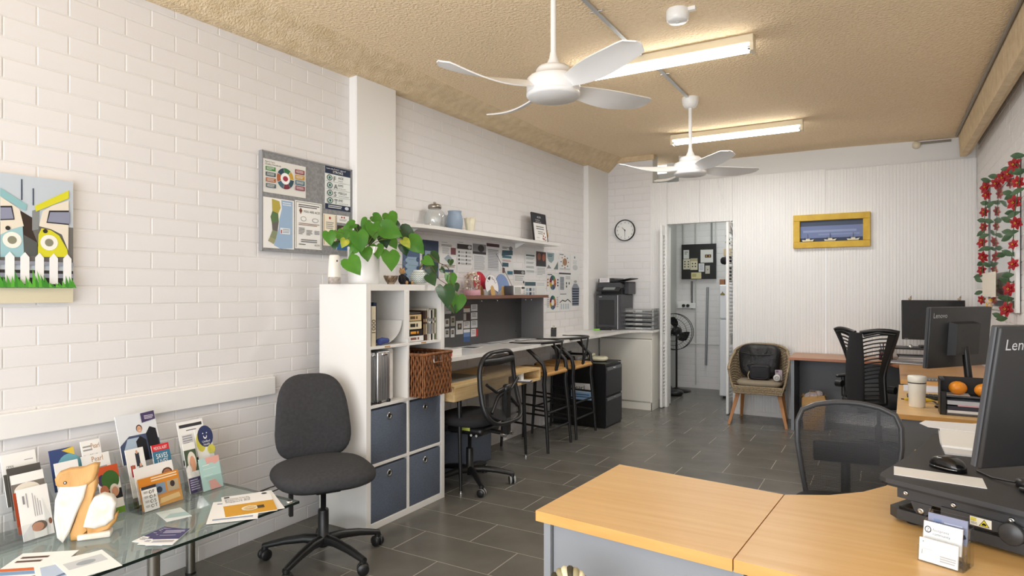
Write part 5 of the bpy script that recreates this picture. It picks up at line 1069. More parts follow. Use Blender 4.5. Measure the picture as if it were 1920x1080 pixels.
N_('round_dots_poster', 1048, 474, 1069, 508, [('l', .05, .94, .4, 1, .1, '3a3a3a')]+[('c', .5+.33*math.cos(k*PI/4), .5+.33*math.sin(k*PI/4), (.05, .04), ('b0653a', '3c5a7a', '8a5a4a')[k % 3]) for k in range(8)]+[('c', .5, .5, (.19, .22), 'a07a5c'), ('l', .05, .12, .95, 2, .04, LN)], 'poster with a brown disc ringed by small dots')
N_('eight_segment_poster', 1025, 512, 1047, 547, wheel(.5, .5, .28, .09)+[('c', .08, .5+.16*k, (.06, .05), 'b0703c') for k in (-1, 0, 1)]+[('c', .92, .5+.16*k, (.06, .05), '4a4a5c') for k in (-1, 0, 1)]+[('l', .05, .95, .45, 1, .09, '444444')], 'poster with a full coloured segment disc, upper of the two wheels')
N_('table_poster', 1048, 511, 1070, 547, [('r', 0, .92, 1, 1, '3a3f48'), ('r', .08, .1, .42, .78, 'a6abb2'), ('l', .1, .76, .4, 9, .075, '6c727a'), ('l', .55, .82, .95, 3, .06, LN), ('c', .62, .45, .05, '4a4a50'), ('c', .85, .45, .05, '4a4a50'), ('c', .62, .28, .05, '4a4a50')], 'poster with a black header and a grey table')
N_('ring_poster', 1025, 550, 1047, 584, wheel(.5, .5, .27, .12)+[('l', .02, .8, .2, 6, .1, LN), ('l', .8, .8, .98, 6, .1, LN)], 'poster with an open coloured ring, lower of the two wheels')
N_('branch_chart', 1049, 549, 1070, 582, [('l', .05, .95, .6, 1, .08, '55585c'), ('p', [(.0, .48), (.25, .62), (.5, .55), (.72, .66), (1, .5), (1, .44), (.72, .60), (.5, .49), (.25, .56), (.0, .43)], '2c2e33')]+[('r', .1+.2*k, .1, .2+.2*k, .4, 'b0bac6') for k in range(4)], 'chart with a black branching line')
N_('tree_notice', 1070, 476, 1086, 520, [('c', .45, .86, .06, '55575a'), ('l', .25, .72, .7, 3, .06, 'c0c2c4'), ('c', .5, .42, (.3, .12), 'c4c6c8')], 'pale notice above the figure chart', base='e3e4e4')
N_('figure_chart', 1071, 524, 1086, 573, [('c', .5, .92, (.2, .05), 'a2a4a6'), ('p', [(.3, .85), (.7, .85), (1, .68), (.92, 0), (.12, 0), (.05, .68)], '8d95a2')]+[('r', .1, .05+.095*k, .92, .10+.095*k, '2c3648') for k in range(7)], 'chart of a figure made of dark bands beside the corner pillar')
# clock
c = ay(1172, 432, YP); t = thing('round_clock', 'round white wall clock with a black rim on the brick pier', 'clock', (c.x, YP+.0075, c.z)); T_ = Matrix.Rotation(PI/2, 4, 'X')
m = M(); m.T = T_; m.lathe([(.001, 0), (.134, 0), (.136, .006), (.136, .026), (.132, .032), (.126, .032), (.124, .018)], BLK, n=48, cap=False); m.build('rim', t)
m = M(); m.T = T_; m.lathe([(.125, .014), (.001, .0145)], P('eeeeec'), n=48, cap=False); m.build('dial', t)
for k in range(1, 13):
    a_ = PI/2-k*PI/6; vs, fs, tw, th = txt(str(k)); m = M(); s = .026; m.T = T_; m.add([(.100*math.cos(a_)+(x-tw/2)*s, .100*math.sin(a_)+(y-.35)*s, .0152) for x, y in vs], fs, P('3a3a3a')); m.build('numeral', t)
for a_, L, w, nm in ((PI/2-(10.5/12)*2*PI, .055, .004, 'hour_hand'), (-PI/2, .085, .0028, 'minute_hand')):
    m = M(); m.T = T_; d = Vector((math.cos(a_), math.sin(a_), 0)); s_ = Vector((-d.y, d.x, 0)); m.add([tuple(d*-.012+s_*w+Vector((0, 0, .017))), tuple(d*-.012-s_*w+Vector((0, 0, .017))), tuple(d*L-s_*w*.5+Vector((0, 0, .017))), tuple(d*L+s_*w*.5+Vector((0, 0, .017)))], [(0, 1, 2, 3)], BLK); m.build(nm, t)
m = M(); m.T = T_; m.lathe([(.006, .015), (.006, .019), (.001, .0195)], BLK, n=12); m.build('hub', t)
# boat picture in the yellow frame
c0 = ay(1488, 405, YP); c1 = ay(1632, 462, YP); w = c1.x-c0.x; h = c0.z-c1.z-.0
t = thing('boat_picture', 'yellow framed boat picture on the white ribbed partition', 'picture', (c0.x, YP-.001, c1.z)); YW = mat('yellow_frame', 'd9b53c', .55, var=('c9a02c', 12), bump=(40, .3, .002)); fw = .068
for a, b in (((0, 0), (w, fw)), ((0, h-fw), (w, h)), ((0, fw), (fw, h-fw)), ((w-fw, fw), (w, h-fw))): m = M(); m.bbox((a[0], -.045, a[1]), (b[0], 0, b[1]), YW, .004); m.build('frame_rail', t)
m = M(); m.box((fw, -.008, fw), (w-fw, -.001, h-fw), P('6f7fa8')); m.build('back_board', t)
m = sheet([('r', 0, .0, 1, .18, '39435c'), ('r', 0, .75, 1, 1, '4a5468'), ('r', .05, .45, .9, .55, '8f9cc0'), ('r', .3, .3, .95, .38, '8593ba')], w-2*fw, h-2*fw, '7482aa', .0005); o = m.build('painting', t); o.matrix_basis = frame((fw, -.0085, fw), (1, 0, 0), (0, 0, 1), (0, -1, 0))
for k in range(3):
    x = fw+(w-2*fw)*(.13+.36*k); m = M(); m.T = Matrix.Translation((x, -.028, fw+.001))
    m.prism([(-.055, .018), (-.05, .0), (.045, .0), (.06, .022)], -.008, .008, P('e2dcc4')); bt = None
    m2 = M(); m2.T = frame((x, -.026, fw+.001), (1, 0, 0), (0, 0, 1), (0, -1, 0)); m2.prism([(-.06, .022), (-.05, .0), (.045, .0), (.062, .026), (.03, .018), (-.03, .018)], -.007, .007, P('e2dcc4')); m2.box((-.02, .016, -.005), (.02, .034, .005), P('d8d0b8')); m2.box((-.024, .034, -.006), (.022, .038, .006), P('33353c')); m2.box((-.05, .0, -.0075), (.045, .005, .0075), P('33353c')); bt = m2.build('boat', t)
    m2 = M(); m2.T = m2.T @ frame((x, -.026, fw+.001), (1, 0, 0), (0, 0, 1), (0, -1, 0)); m2.cyl((.0, .034, 0), (0, .085, 0), .0018, P('33353c'), n=6); m2.cyl((-.03, .018, 0), (-.03, .05, 0), .0015, P('33353c'), n=6); m2.build('mast', t)
# ================================================================== WOODEN DESK, MESH CHAIR, STOOLS, CABINET
dk = thing('wooden_desk', 'pale oak desk with open compartments and black hairpin-like legs under the worktop', 'desk', (-2.80, 4.23, 0))
y0, y1, zb, zt = 3.60-4.23, 4.885-4.23, .655, .764; xb, xf = -.27, .235
m = M(); m.bbox((xb, y0, zt-.018), (xf, y1, zt), PINE, .001); m.build('top_board', dk)
m = M(); m.bbox((xb, y0, zb), (xf, y1, zb+.018), PINE, .001); m.build('bottom_board', dk)
for y in (y0, y1-.018): m = M(); m.bbox((xb, y, zb+.018), (xf, y+.018, zt-.018), PINE, .001); m.build('end_board', dk)
m = M(); m.bbox((xf-.02, y0+.018, zb+.0185), (xf-.002, y0+.74, zt-.0185), PINE, .001); m.build('drawer', dk)
m = M(); m.bbox((xb+.05, y0+.74, zb+.0185), (xf-.01, y0+.755, zt-.0185), PINE, .001); m.build('partition', dk)
m = M(); m.box((xb, y0+.018, zb+.018), (xb+.012, y1-.018, zt-.018), PINE); m.build('back_board', dk)
m = M(); m.bbox((xf-.10, y0+.98, zb+.0185), (xf-.02, y0+1.02, zt-.0185), WHITEP, .001); m.build('cable_cover', dk)
for bx, by in ((xf-.005, y0+.085), (xf-.09, y1-.10), (xb+.04, y0+.10), (xb+.04, y1-.10)):
    tx, ty = (bx-.02, by+.01) if bx > 0 and by < 0 else (bx-.0, by-.05*(1 if by > 0 else -1)); m = M(); m.tube([(tx, ty, zb), (bx, by, .02)], [.017, .011], BLK, 12); m.cyl((bx, by, .002), (bx, by, .018), .010, CHROME, n=12); m.cyl((bx, by, 0), (bx, by, .004), .014, CHROME, n=12); m.build('leg', dk)
o = put('desk_pad', sheet([('r', .05, .1, .6, .9, '8c8b86'), ('r', .5, .3, .95, .8, '77766f')], .52, .30, '83827b', .002), (-2.98, 3.72, zt+.0004), (0, 1, 0), (-1, 0, 0), 'grey printed desk mat lying on the oak desk', 'desk mat')
o.matrix_world = frame((-2.68, 3.66, zt+.0004), (0, 1, 0), (-1, 0, 0), (0, 0, 1))
t = thing('notebook', 'small dark notebook poking out of the open desk compartment', 'notebook', (-2.56, 4.60, zb+.0186), .3); m = M(); m.box((-.08, -.05, 0), (.05, .05, .01), P('4a4a58')); m.build('cover', t); m = M(); m.box((-.078, -.048, .01), (.048, .048, .013), P('d8d8dc')); m.build('pages', t)
# blue boxes beneath
for nm, x, y, w, d, h in (('blue fabric box under the oak desk behind the mesh chair', -2.99, 4.24, .24, .66, .33),):
    t = thing('fabric_box', nm, 'storage box', (x, y, 0)); m = M(); m.rbox((-w/2, -d/2, 0), (w/2, d/2, h), DENIM, .008, 2); m.build('box_body', t); m = M(); m.rbox((-w/2-.004, -d/2-.004, h), (w/2+.004, d/2+.004, h+.03), DENIM, .006, 2); m.build('lid', t)
# mesh chair (faces local -y)
def superloop(w, h, e, n=40, tp=0, sh=0):
    return sup(w, h, e, n, tp)
mc = thing('mesh_chair', 'black mesh-backed office chair pushed in at the oak desk', 'chair', (-2.64, 3.90, 0), -PI/2)
star(mc, .315, math.radians(49), .40, 5, 1, .029)
m = M(); m.T = Matrix.Translation((0, 0, .50)); m.pad(sup(.49, .47, .6), .085, BLKF, 10, .28, .9, lambda x, y, z: (x, y, z-.7*max(0, -y-.1)**2)); m.build('seat', mc)
m = M(); m.T = Matrix.Translation((0, .02, .42)); m.rbox((-.13, -.14, -.03), (.13, .17, .035), BLK, .03); m.build('mechanism', mc)
m = M(); m.box((.1305, .02, .425), (.132, .09, .45), P('c6d060')); m.build('care_tag', mc)
for y_ in (.11, .155): m = M(); m.cyl((.12, y_, .40), (.145, y_, .40), .014, BLK, n=14); m.cyl((.145, y_, .40), (.147, y_, .40), .009, P('b8b8b6'), n=14); m.build('tension_knob', mc)
def bow(x, h): return .26+.05*((h-.15)/.3)**2-.9*x*x*.5
loop = sup(.50, .50, .50, 44, .10); pts = [(x, bow(x, y), .745+y) for x, y in loop]
m = M(); m.tube(pts, .019, BLK, 10, True, .7); m.build('back_frame', mc)
g = []
for j in range(13):
    row = []
    for i in range(13): 
        a_ = (i/12-.5)*2; b_ = (j/12-.5)*2; x = a_*math.sqrt(max(0, 1-b_*b_*.42))*.235*(1-.10*(b_/2+.5)); y = b_*math.sqrt(max(0, 1-a_*a_*.42))*.235; row.append((x*1.02, bow(x, y), .745+y*1.02))
    g.append(row)
m = M(); m.patch(g, meshmat('fine_mesh', '2b2b2c', 300, .33, (1, 0, 1))); m.build('mesh_panel', mc)
m = M(); m.tube([(-.20, bow(.2, .2), .93), (0, bow(0, .2)-.005, .925), (.20, bow(.2, .2), .93)], .024, BLK, 8, flat=1.2); m.build('top_pad', mc)
for s in (-1, 1):
    m = M(); m.tube([(0, .31, .73), (s*.10, .295, .715), (s*.215, bow(.2, -.1)+.01, .78)], [.022, .012, .012], BLK, 8); m.build('back_arm', mc)
    m = M(); m.tube([(0, .31, .73), (s*.08, .29, .67), (s*.18, bow(.18, -.15)+.01, .58)], [.022, .012, .012], BLK, 8); m.build('back_arm', mc)
m = M(); m.T = Matrix.Translation((0, .32, .73)) @ Matrix.Rotation(PI/2, 4, 'X'); m.lathe([(.001, -.02), (.032, -.02), (.034, .0), (.03, .02), (.001, .025)], BLK, n=20); m.build('back_hub', mc)
m = M(); m.bbox((-.035, .30, .40), (.035, .335, .73), BLK, .006); m.tube([(0, .10, .42), (0, .30, .41)], .03, BLK, 8, flat=.5); m.build('back_stem', mc)
for s in (-.05, .05): m = M(); m.cyl((s, .30, .405), (s, .345, .405), .012, CHROME, n=12); m.build('bolt', mc)
# counter stools (wishbone back), facing -x
CORD = mat('woven_paper_cord', 'd2a468', .7, var=('b98848', 90), stretch=(1, 8, 1), bump=(200, .6, .002))
def stool(y, label):
    t = thing('counter_stool', label, 'stool', (-2.80, y, 0), 0, None); SH = .69
    for s in (-1, 1):
        m = M(); m.tube([(.265, s*.235, 0), (.24, s*.225, .35), (.215, s*.215, .60), (.225, s*.218, .70), (.21, s*.225, .78), (.12, s*.235, .86), (.06, s*.245, .91), (.04, s*.25, .945)], [.0125, .017, .019, .0195, .019, .017, .015, .014], BLK, 12); m.build('leg', t)
        m = M(); m.tube([(-.235, s*.205, 0), (-.215, s*.195, .35), (-.20, s*.19, SH+.01)], [.012, .016, .017], BLK, 12); m.build('leg', t)
    pts = []
    for k in range(19): a_ = -PI*.60+k*PI*1.20/18; pts.append((.02+.235*math.cos(a_), .265*math.sin(a_), .955+.012*math.cos(a_)))
    pts = [(pts[0][0]-.06, pts[0][1]+.0, .953)]+pts+[(pts[-1][0]-.06, pts[-1][1], .953)]
    m = M(); m.tube(pts, .0165, BLK, 10, flat=.8); m.build('top_rail', t)
    for s in (-1, 1): m = M(); m.tube([(.222, s*.012, SH-.005), (.243, s*.02, .78), (.250, s*.045, .86), (.247, s*.085, .955)], [.015, .013, .012, .012], BLK, 8, flat=.6); m.build('wishbone_arm', t)
    for z, x in ((.34, .235), (.19, .25)): m = M(); m.tube([(x, -.22, z), (x, .22, z)], .0095, BLK, 8); m.build('rung', t)
    for s in (-1, 1):
        for z in (.40, .22): m = M(); m.tube([(.235, s*.222, z), (-.215, s*.196, z+.02)], .0095, BLK, 8); m.build('rung', t)
    m = M(); m.tube([(-.22, -.195, .27), (-.22, .195, .27)], .0095, BLK, 8); m.build('rung', t)
    m = M(); m.T = Matrix.Translation((.005, 0, SH)); out = [(.215, -.205), (.215, .205), (-.205, .185), (-.205, -.185)]
    g = []
    for j in range(9):
        v = j/8; row = []
        for i in range(9):
            u = i/8; x = .222-.43*v; hw = (.213-.022*v); yy = (u-.5)*2*hw; dip = -.018*math.sin(PI*u)*math.sin(PI*v); row.append((x, yy, dip+.006*(1 if 0 < i < 8 and 0 < j < 8 else 0)))
        g.append(row)
    m.patch([r[::-1] for r in g], CORD, True, .02)
    m.tube([(.218, -.205, -.008), (.218, .205, -.008)], .019, CORD, 10); m.tube([(-.205, -.185, -.008), (-.205, .185, -.008)], .018, CORD, 10)
    for s in (-1, 1): m.tube([(.218, s*.207, -.008), (-.205, s*.188, -.008)], .017, CORD, 10)
    m.build('woven_seat', t)
    return t
stool(5.205, 'nearer black wishbone stool with woven seat, next to the oak desk'); stool(5.80, 'farther black wishbone stool with woven seat, next to the filing cabinet')
# filing cabinet
t = thing('filing_cabinet', 'black two-drawer metal filing cabinet at the end of the worktop', 'cabinet', (-2.78, 6.39, 0)); FB = mat('black_steel', '141415', .3); FG = mat('charcoal_steel', '37383b', .35)
m = M(); m.bbox((-.30, -.232, 0), (.30, .232, .67), FB, .004); m.build('body', t)
for z in (.02, .335):
    m = M(); m.bbox((.30, -.222, z), (.312, .222, z+.295), FG, .003); d = m.build('drawer', t)
    m = M(); m.box((.312, -.20, z+.262), (.3135, .20, z+.292), P('77787b')); m.build('handle_recess', d)
    m = M(); m.bbox((.313, -.03, z+.265), (.320, .03, z+.285), CHROME, .002); m.build('label_holder', d)
m = M(); m.cyl((.30, .19, .652), (.315, .19, .652), .008, CHROME, n=12); m.build('lock', t)
yy = 6.39-.232-.001; wallprinty('side_sign', 1071, 717, 1109, 751, yy, [('r', 0, 0, 1, .45, '9cc0e4'), ('r', 0, .45, 1, .6, 'c4dcf0'), ('t', .06, .62, .26, 'Pearl', .8, '2c2c30'), ('p', [(.1, .86), (.16, .98), (.22, .86), (.16, .76)], 'b0602c'), ('l', .12, .34, .9, 2, .13, '44648c')], 'Pearl sign stuck to the side of the black filing cabinet', 'sign')
t = thing('desk_phone', 'cream corded telephone on top of the filing cabinet', 'telephone', (-2.66, 6.41, .671), .2); CP = mat('ivory_plastic', 'd9d4b8', .35)
m = M(); m.pad(sup(.20, .19, .5), .045, CP, 8, .3); o = m.build('base', t); o.location.z = .024
m = M(); m.tube([(-.075, -.09, .055), (-.07, -.05, .062), (-.07, .05, .062), (-.075, .09, .055)], [.024, .015, .015, .024], CP, 10); m.build('handset', t)
m = M(); m.box((-.02, -.05, .0455), (.07, .05, .0475), P('bdb89a')); m.build('keypad', t)
t = thing('magazine_tray', 'black tray of papers on the back of the filing cabinet', 'letter tray', (-2.93, 6.36, .671)); m = M(); m.box((-.12, -.19, 0), (.10, .19, .004), BLK); m.box((-.12, -.19, 0), (-.115, .19, .08), BLK); m.box((-.12, -.19, 0), (.1, -.186, .06), BLK); m.box((-.12, .186, 0), (.1, .19, .06), BLK); m.build('tray', t)
for k in range(3): m = M(); m.T = Matrix.Translation((-.005, 0, .006+.012*k)) @ Matrix.Rotation(.08*k-.05, 4, 'Z'); m.box((-.10, -.15, 0), (.105, .15, .010), PAPER if k % 2 == 0 else P('c4c6ca')); m.build('magazine', t)
# ================================================================== KITCHENETTE
YK = 9.416
c0 = ay(1278.5, 459, YK-.03); c1 = ay(1343, 523, YK-.03); w = c1.x-c0.x; h = c0.z-c1.z
t = thing('black_pin_board', 'black pin board on the kitchenette wall', 'notice board', (c0.x, YK-.002, c1.z)); m = M(); m.box((0, -.046, 0), (w, -.024, h), mat('black_board', '1d1c1c', .6)); m.build('board', t)
XBk = YK-.0485
for i, (a, b, c, d, col, lb, its) in enumerate(((1281.5, 469, 1292, 485, 'd2d2ce', 'small white note at top left of the black board', [('l', .2, .8, .8, 2, .2, '77777a')]), (1281, 486, 1294, 505, 'cfc9b4', 'left spotted cream card on the black board', [('c', .25+.5*(k % 2), .75-.25*(k//2), .1, '3a3a38') for k in range(6)]), (1294.5, 484.5, 1308, 506, 'd8d0b4', 'right spotted cream card on the black board', [('r', 0, .75, 1, 1, 'b0a888')]+[('c', .3+.4*(k % 2), .55-.25*(k//2), .1, '3a3a38') for k in range(4)]), (1313.5, 468.5, 1337, 492, 'dedcd6', 'square white framed picture on the black board', [('r', .35, .38, .85, .62, '4a3a30'), ('c', .48, .5, .06, 'c8a060'), ('c', .72, .5, .06, 'c8a060')]), (1310, 494, 1320.5, 509.5, 'dfe0e2', 'white lined note below the framed picture', [('l', .15, .85, .85, 4, .18, 'a0a2a8')]), (1322.5, 498, 1331, 513, 'c4c0b4', 'narrow grey note at the right of the black board', [('c', .5, .5, .15, '77756a')]), (1296, 511, 1315, 522.5, 'd9cf9c', 'wide yellow note at the foot of the black board', [('r', .1, .3, .5, .8, 'b8ae7c')]))):
    wallprinty('pinned_note', a, b, c, d, XBk, its, lb, 'note', base=col, th=.001)
put('white_lettering_label', sheet([('t', .05, .2, .6, '(...)', .9, 'e8e8e8')], .14, .07, '1d1c1c', .0005), (ay(1326, 519, XBk).x, XBk, ay(1326, 520, XBk).z), (1, 0, 0), (0, 0, 1), 'white scribble marks at bottom right of the black board', 'label') if False else None
for px, nm, r, mt in ((1281, 'pipe', .012, 'c8c8c4'), (1304, 'pipe', .012, 'c9c9c4'), (1334, 'pipe', .014, '8e8f8c'), (1342, 'pipe', .012, 'd8d8d4')):
    x = ay(px, 430, YK-.03).x; lo = .05 if px == 1304 else 2.1
    tag(M().tube([(x, YK-.018, lo if px == 1304 else 2.10), (x, YK-.018, 2.85)] if px != 1304 else [(x, YK-.013, .05), (x, YK-.013, 2.85)], r*.8, P(mt), 8).build('pipe'), {1281: 'white pipe above the left corner of the black board', 1304: 'long white pipe running full height behind the black board', 1334: 'dark grey pipe above the right side of the black board', 1342: 'white pipe above the right corner of the black board'}[px], 'pipe')
x = ay(1298, 540, YK).x; pipe('pipe', [(x, YK-.02, 1.16), (x, YK-.02, 1.57)], .014, 'short grey conduit from the double socket up to the black board', P('6f706e'), 'pipe')
x0 = ay(1272, 520, YK).x; x1 = ay(1305, 520, YK).x; z = ay(1290, 573, YK).z
t = thing('double_socket', 'white wall sockets with two black plugs in the kitchenette', 'socket', (x0, YK-.001, z)); m = M(); m.bbox((0, -.04, -.04), (x1-x0, 0, .04), WHITEP, .004); m.build('plate', t)
for f in (.36, .60): m = M(); m.cyl(((x1-x0)*f, -.04, 0), ((x1-x0)*f, -.075, 0), .022, BLK, n=14); m.build('plug', t)
x = ay(1325, 600, YK).x; pipe('blind_pole', [(x, YK-.05, .05+.3), (x+.02, YK-.03, 1.48)], .016, 'long grey metal pole leaning in the kitchenette', mat('pole_grey', '8d9092', .3, .6), 'pole')
x = ay(1310, 640, YK).x; pipe('water_pipe', [(x-.15, YK-.02, ay(1310, 645, YK).z), (x+.9, YK-.02, ay(1310, 645, YK).z)], .008, 'thin white pipe running level across the kitchenette bricks', P('d2d2ce'), 'pipe')
fx = ay(1264, 622, 8.9); t = thing('pedestal_fan', 'black pedestal fan behind the left folding door', 'fan', (fx.x, 8.9, 0)); fz = fx.z; R2 = .255
for rr, yy in ((R2, -.02), (R2, .06), (R2*.75, -.055), (R2*.5, -.07), (.05, -.08)):
    m = M(); m.tube([(rr*math.cos(k*PI/18), yy, fz+rr*math.sin(k*PI/18)) for k in range(36)], .0035 if rr < R2 else .005, BLK, 6, True); m.build('guard_ring', t)
m = M()
for k in range(40): a_ = k*PI/20; m.tube([(.04*math.cos(a_), -.08, fz+.04*math.sin(a_)), (R2*.6*math.cos(a_), -.066, fz+R2*.6*math.sin(a_)), (R2*math.cos(a_), -.02, fz+R2*math.sin(a_)), (R2*math.cos(a_), .06, fz+R2*math.sin(a_))], .0014, BLK, 4)
m.build('guard_wires', t, kind='stuff')
for k in range(3):
    g = []
    for i in range(8):
        s = i/7; r_ = .04+s*.17; g.append([(r_*math.cos(a_), .01+.03*b_*(1), fz+r_*math.sin(a_)) for b_, a_ in [(b, math.radians(75+120*k)+s*.5+b*(.28+.22*math.sin(s*PI))) for b in (-1, -.3, .3, 1)]])
    m = M(); m.patch(g, BLKG, True, .004); m.build('blade', t)
m = M(); m.ell((0, -.01, fz), (.045, .03, .045), BLK, 16); m.ell((0, .12, fz), (.07, .09, .07), BLK, 16); m.build('motor', t)
m = M(); m.cyl((0, .12, .03), (0, .12, fz-.04), .014, BLK, n=12); m.build('pole', t)
m = M(); m.lathe([(.001, 0), (.2, 0), (.2, .012), (.06, .035), (.02, .05)], BLK, (0, .12, 0), 28); m.build('base', t)
t = thing('robot_vacuum', 'black rounded vacuum head on the kitchenette floor', 'vacuum', (ay(1272, 720, 9.0).x, 8.62, 0)); m = M(); m.pad(sup(.34, .26, .8), .07, BLK, 8, .3); o = m.build('body', t); o.location.z = .036; m = M(); m.ell((-.05, .05, .08), (.06, .06, .05), P('55585c'), 12); m.build('hose_joint', t)
# fridge and things on it
fl = ay(1348.5, 700, 8.68).x; t = thing('fridge', 'tall white fridge with a dark seam just inside the kitchenette', 'fridge', (fl+.27, 8.98, 0)); FW = mat('fridge_white', 'e6e8ec', .3)
m = M(); m.bbox((-.27, -.24, .03), (.27, .28, 1.51), FW, .006); m.build('body', t)
m = M(); m.bbox((-.27, -.30, .03), (.27, -.245, 1.045), FW, .012); m.build('door', t); m = M(); m.bbox((-.27, -.30, 1.057), (.27, -.245, 1.51), FW, .012); m.build('freezer_door', t)
for s in (-1, 1): m = M(); m.cyl((s*.22, -.2, 0), (s*.22, -.2, .03), .02, BLK, n=10); m.build('foot', t)
m = M(); m.T = Matrix.Translation((-.225, -.302, 1.37)) @ Matrix.Rotation(PI/2, 4, 'X'); m.prism([(-.03, 0), (.03, 0), (.025, .02), (.008, .03), (0, .05), (-.012, .03), (-.025, .02)], 0, .008, P('8a7a4a')); m.build('magnet', t)
t = thing('microwave', 'white microwave on top of the fridge', 'microwave', (fl+.30, 8.92, 1.511)); m = M(); m.bbox((-.235, -.18, 0), (.23, .18, .27), WHITEP, .006); m.build('body', t); m = M(); m.box((-.21, -.183, .03), (.08, -.18, .24), BLKG); m.build('window', t)
t = thing('brown_box', 'small brown box at the edge of the fridge top', 'box', (fl+.022, 8.83, 1.511)); m = M(); m.bbox((-.04, -.05, 0), (.025, .1, .07), P('9a6a4a'), .002); m.build('carton', t)
t = thing('black_bag', 'dark folded bag lying on the microwave', 'bag', (fl+.26, 8.92, 1.782)); m = M(); m.rbox((-.27, -.16, 0), (.2, .16, .10), DRK, .04, 3); m.build('body', t); m = M(); m.tube([(-.2, -.05, .09), (-.1, -.06, .14), (0, -.05, .10)], .008, DRK, 6); m.build('handle', t)
t = thing('cardboard_box', 'small cream box on the folded bag', 'box', (fl+.12, 8.90, 1.893)); m = M(); m.bbox((-.09, -.09, 0), (.12, .1, .10), P('c8b490'), .002); m.build('carton', t)
t = thing('spotted_bottle', 'tall black and white spotted bottle on top of the stack', 'bottle', (fl+.09, 8.90, 1.994)); m = M(); m.lathe([(.001, 0), (.048, 0), (.05, .01), (.05, .18), (.045, .21), (.022, .245), (.02, .28), (.022, .282), (.022, .30), (.001, .302)], mat('spotted_glaze', 'e9e9e6', .3), n=24); m.build('body', t)
for k in range(26):
    a_ = random.uniform(-PI, PI); z = random.uniform(.02, .18); m = M(); m.ell((.0495*math.cos(a_), .0495*math.sin(a_), z), (.004, .010, .013) if abs(math.cos(a_)) > .7 else (.010, .004, .013), BLK, 8); m.build('spot', t)
# ================================================================== WICKER ARMCHAIR
wc = thing('wicker_armchair', 'grey-brown wicker armchair with splayed wooden legs beside the doorway', 'armchair', (-1.15, 7.33, 0), math.radians(2))
RAT = mat('rattan_weave', 'b3a184', .7, var=('84735a', 70), stretch=(1, 1, 2), bump=(150, .8, .004))
for sx, fx_, ty, fy in ((-1, -.285, -.15, -.25), (1, .285, -.15, -.25), (-1, -.235, .15, .27), (1, .235, .15, .27)):
    m = M(); m.T = Matrix(); m.ring([[(fx_+a*.013, fy+b*.013, 0) for a, b in ((-1, -1), (1, -1), (1, 1), (-1, 1))], [(sx*.20+a*.022, ty+b*.018, .36) for a, b in ((-1, -1), (1, -1), (1, 1), (-1, 1))]], OAKL, True, False); m.build('leg', wc)
# shell: plan curve (U shape), from front-left round the back to front-right
def shellpt(t, v):   # t -1..1 round, v 0..1 up
    a_ = t*PI*.56; top = .83-.25*abs(t)**2.4; bw = .235+.015*v; z = .34+(top-.34)*v
    ex = .065*v**1.0*(.6+.4*abs(math.sin(a_))); x = (bw+ex)*math.copysign(abs(math.sin(a_))**.75, math.sin(a_)); y = -.23+(.43+.06*v)*max(-.02, math.cos(a_*.93))**.75*1.0+.0 if math.cos(a_*.93) > 0 else -.23
    if v > .5: x -= math.copysign(.018*(v-.5)*2, x)*(1 if abs(t) > .6 else 0)
    return Vector((x, y, z))
NT, NV = 84, 26
m = M(); g = [[shellpt(-1+2*i/20, j/10) for i in range(21)] for j in range(11)]; m.patch(g, mat('rattan_core', '7d6d55', .85), True, .004); m.build('woven_backing', wc)
m = M()
for j in range(NV):
    pts = []
    for i in range(NT+1):
        t_ = -1+2*i/NT; p = shellpt(t_, (j+.5)/NV); q = shellpt(t_+.01, (j+.5)/NV)-shellpt(t_-.01, (j+.5)/NV); n = Vector((q.y, -q.x, 0)).normalized(); pts.append(p-n*(.002+.004*math.sin(i*PI/1.0/2*1.0+j*PI)) if True else p)
    m.tube(pts, .0068, RAT, 5, flat=1.1)
m.build('woven_strands', wc, kind='stuff')
m = M(); m.tube([shellpt(-1+i/20, 1.0) for i in range(41)], .014, RAT, 8); m.build('rolled_rim', wc)
m = M()
for s in (-1, 1): m.tube([shellpt(s*1.0, k/8) for k in range(9)], .012, RAT, 8)
m.tube([(-.24, -.232, .405), (.24, -.232, .405)], .012, RAT, 8); m.build('front_edges', wc)
m = M()
for k in range(6): m.tube([(-.245, -.240+.002*(k % 2), .34+.0125*k), (.245, -.240+.002*(k % 2), .34+.0125*k)], .0072, RAT, 5)
for k in range(26): m.tube([(-.24+.0192*k, -.244, .335), (-.24+.0192*k, -.244, .41)], .0042, RAT, 4)
m.build('front_apron', wc, kind='stuff')
m = M(); m.box((-.235, -.23, .33), (.235, .20, .345), MC['rattan_core']); m.build('seat_base', wc)
m = M(); m.pad(sup(.46, .43, .45), .065, mat('taupe_cushion', '8f8471', .95, bump=(300, .3, .001)), 10, .28); o = m.build('cushion', wc); o.location = (0, -.03, .438)
